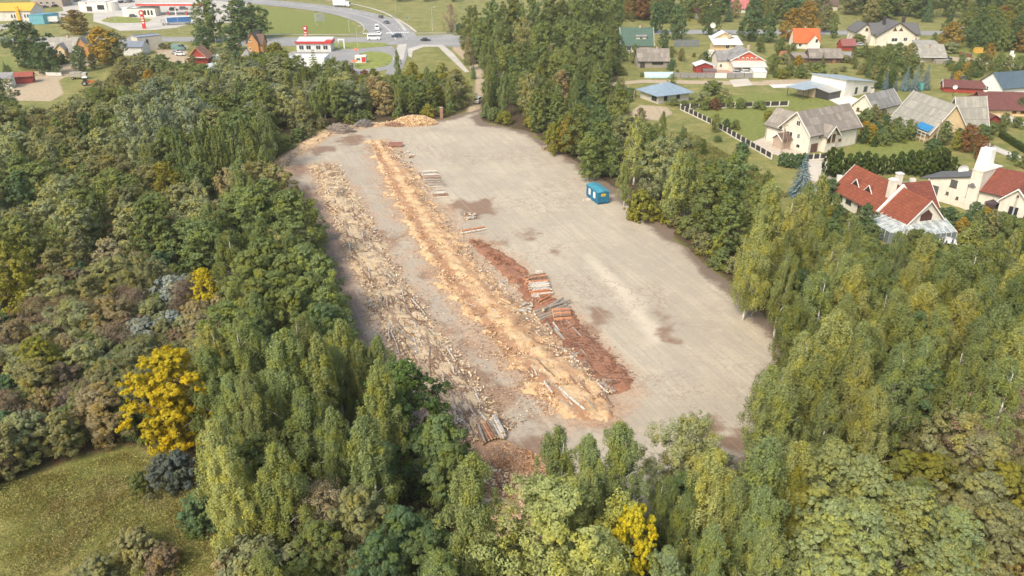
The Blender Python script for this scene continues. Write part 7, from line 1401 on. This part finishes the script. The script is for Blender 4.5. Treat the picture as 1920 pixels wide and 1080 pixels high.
def chunks(n, S, W_, offs, name, label, cols, seed, lr=(.15,.5), rr=(.05,.14), z=.2, al=None):
    rs = random.Random(seed); mb = MB(); L_ = len(S)-1
    for i in range(n):
        t_ = rs.random(); c, a0_ = onrow(S, W_, t_, rs.choice(offs)+rs.gauss(0, .17)); a_ = rs.uniform(0, 3.14) if al is None else a0_+rs.gauss(al[0], al[1])
        l = rs.uniform(*lr)/2; r_ = rs.uniform(*rr); zz = z+rs.uniform(0, .2); d = Vector((math.cos(a_)*l, math.sin(a_)*l, rs.gauss(0, .06))); q = c+Vector((0, 0, zz)); m = rs.randrange(len(cols))
        mb.cyl(q-d, q+d, r_, r_*.85, 4, m, m)
    o = mb.build(name, [mat(c, .9, .15, 3) for c in cols], None); tag(o, label, 'wood chunks', kind='stuff')
PALE = [(.74,.60,.40),(.66,.48,.28),(.80,.70,.52),(.36,.25,.17)]; BRN = [(.26,.17,.11),(.34,.23,.15),(.42,.36,.29),(.20,.13,.09)]
chunks(1700, S1, W1, (-.75,-.55,.6,.8), 'wood_chunks', 'pale cut chunks and slabs along both flanks of the left row', PALE, 1, z=.22)
chunks(1100, S1, W1, (-.2,0,.2,.35), 'broken_sticks', 'brown broken sticks heaped along the crest of the left row', BRN, 2, (.6,2.2), (.03,.06), .3, (0, .5))
chunks(900, S2, W2, (-.5,-.1,.4,.7), 'wood_chunks', 'pale chunks and slabs scattered over the orange sawdust', PALE, 3, z=.2)
chunks(700, S2, W2, (.4,.5,.8), 'broken_sticks', 'brown broken sticks along the right half of the orange sawdust', BRN, 4, (.4,1.5), (.03,.06), .25, (0, .6))
chunks(900, [(x, y) for x, y in BK[3:]], WB[3:], (-.6,-.2,.2,.6), 'bark_twigs', 'reddish-brown twigs and bark strips matted on the near half of the bark strip', [(.28,.14,.09),(.20,.11,.08),(.36,.20,.13)], 5, (.5,1.5), (.03,.05), .15, (1.2, .5))
chunks(350, EDGE, [2.2]*7, (-.5,0,.5), 'wood_chunks', 'wood chunks along the far left litter bank', PALE+BRN[:2], 6, z=.2)
chunks(500, poly([(930,1000),(935,940),(960,890)]), [4,4,3], (-.6,0,.6), 'wood_chunks', 'split chunks littering the near end of the yard', PALE+[(.30,.16,.10),(.24,.13,.09)], 7, z=.08)
# ---- clipped hedge
def hedge(a_, b_, w_, h, n, label, tint, seed):
    p, q = G(*a_), G(*b_); L_ = (q-p).length; rs = np.random.RandomState(seed); X = rs.rand(n)*L_; face = rs.rand(n); Y = (rs.rand(n)-.5)*w_; Zz = rs.rand(n)*h; N = rdir(rs, n)*.6
    top = face < .4; s1 = (face >= .4) & (face < .8); s2 = face >= .8
    Zz = np.where(top, h+rs.normal(size=n)*.08+np.sin(X*1.9)*.08, Zz); Y = np.where(s1, -w_/2+rs.normal(size=n)*.08, np.where(s2, w_/2, Y)); N[:,2] += top*1.0; N[:,1] += s2*1.0-s1*1.0
    me = leaf_mesh('hedge_foliage', np.column_stack([X, Y, Zz]), N, .13, LEAF, .6, seed); t = thing('hedge', label, 'hedge', (p.x, p.y, 0), math.atan2((q-p).y, (q-p).x))
    o = bpy.data.objects.new('foliage', me); COL.objects.link(o); o.parent = t; o.color = (*tint, 1); MB().box(.1,-w_/2+.15,0,L_-.1,w_/2-.15,h-.15).build('branches', mat((.03,.04,.015), .9), t)
hedge((1792,498),(1975,474),3.2,2.6,16000,'long clipped dark green thuja hedge at the right behind the birches',C['thu'],3); hedge((1560,420),(1600,446),1.0,1.2,2500,'low hedge along the front of the red-tiled house',C['ald'],4); hedge((1875,256),(1925,288),1.2,1.5,3000,'low dark hedge along the garden path at the right',C['thu'],5)
# ---- grass and low herbs in the clearings
def herbs(px, n, size, z, c, name, label, seed):
    P_ = poly(px); xs = [p[0] for p in P_]; ys = [p[1] for p in P_]; rs = np.random.RandomState(seed); X = rs.uniform(min(xs), max(xs), n*2); Y = rs.uniform(min(ys), max(ys), n*2)
    k = pip(X, Y, P_) & (fbm(X, Y, 3, seed)+rs.rand(len(X))*.5 > .62); X, Y = X[k][:n], Y[k][:n]; m = len(X)
    me = leaf_mesh(name, np.column_stack([X, Y, rs.rand(m)*z*(.3+fbm(X, Y, 2.2, seed+1))]), np.column_stack([rs.normal(size=(m,2))*.8, rs.rand(m)]), size, LEAF_DRY, .35, seed)
    o = bpy.data.objects.new(name, me); COL.objects.link(o); o.color = (*c, 1); tag(o, label, 'grass' if 'grass' in name else 'undergrowth', kind='stuff')
herbs([(-60,960),(0,915),(130,880),(230,850),(310,870),(400,950),(440,1020),(470,1120),(-60,1200)], 70000, .10, .8, (.31,.30,.10), 'grass', 'long green grass in the clearing at the lower left', 1)
herbs([(60,1000),(120,920),(200,890),(260,900),(200,960),(120,1060),(40,1090)], 9000, .09, .7, (.36,.31,.14), 'dry_grass', 'straw-coloured dry grass across the middle of the clearing', 2)
herbs([(240,930),(320,900),(380,960),(400,1010),(330,1000)], 6000, .09, .6, (.40,.34,.17), 'dry_grass', 'straw-coloured dry grass at the right of the clearing', 3)
herbs([(1660,730),(1800,720),(1960,840),(1960,1000),(1800,1120),(1660,900)], 16000, .15, 1.2, (.20,.16,.05), 'undergrowth', 'brownish herbs and bracken between the bushes at the lower right', 4)
herbs([(480,870),(600,800),(700,900),(760,1000),(700,1100),(500,1100)], 9000, .14, .5, (.24,.11,.05), 'undergrowth', 'rust-brown leaf litter and herbs under the left-hand birches', 5)
herbs([(1240,250),(1300,250),(1430,330),(1480,370),(1420,380),(1300,330)], 9000, .22, .5, (.17,.17,.055), 'grass', 'rough tall grass between the yard trees and the panel fence', 6)
# ================================================================ HAZE
hm = bpy.data.materials.new('haze'); hm.use_nodes = True; hn = hm.node_tree; hn.nodes.clear(); ho = hn.nodes.new('ShaderNodeOutputMaterial')
pv = hn.nodes.new('ShaderNodeVolumePrincipled'); pv.inputs['Color'].default_value = (.97, .95, .90, 1); pv.inputs['Density'].default_value = .00017; pv.inputs['Anisotropy'].default_value = .25
hn.links.new(pv.outputs[0], ho.inputs['Volume'])
hz = MB().box(-7200, -700, -2.0, 7200, 7200, 64).build('haze', hm); tag(hz, kind='stuff')
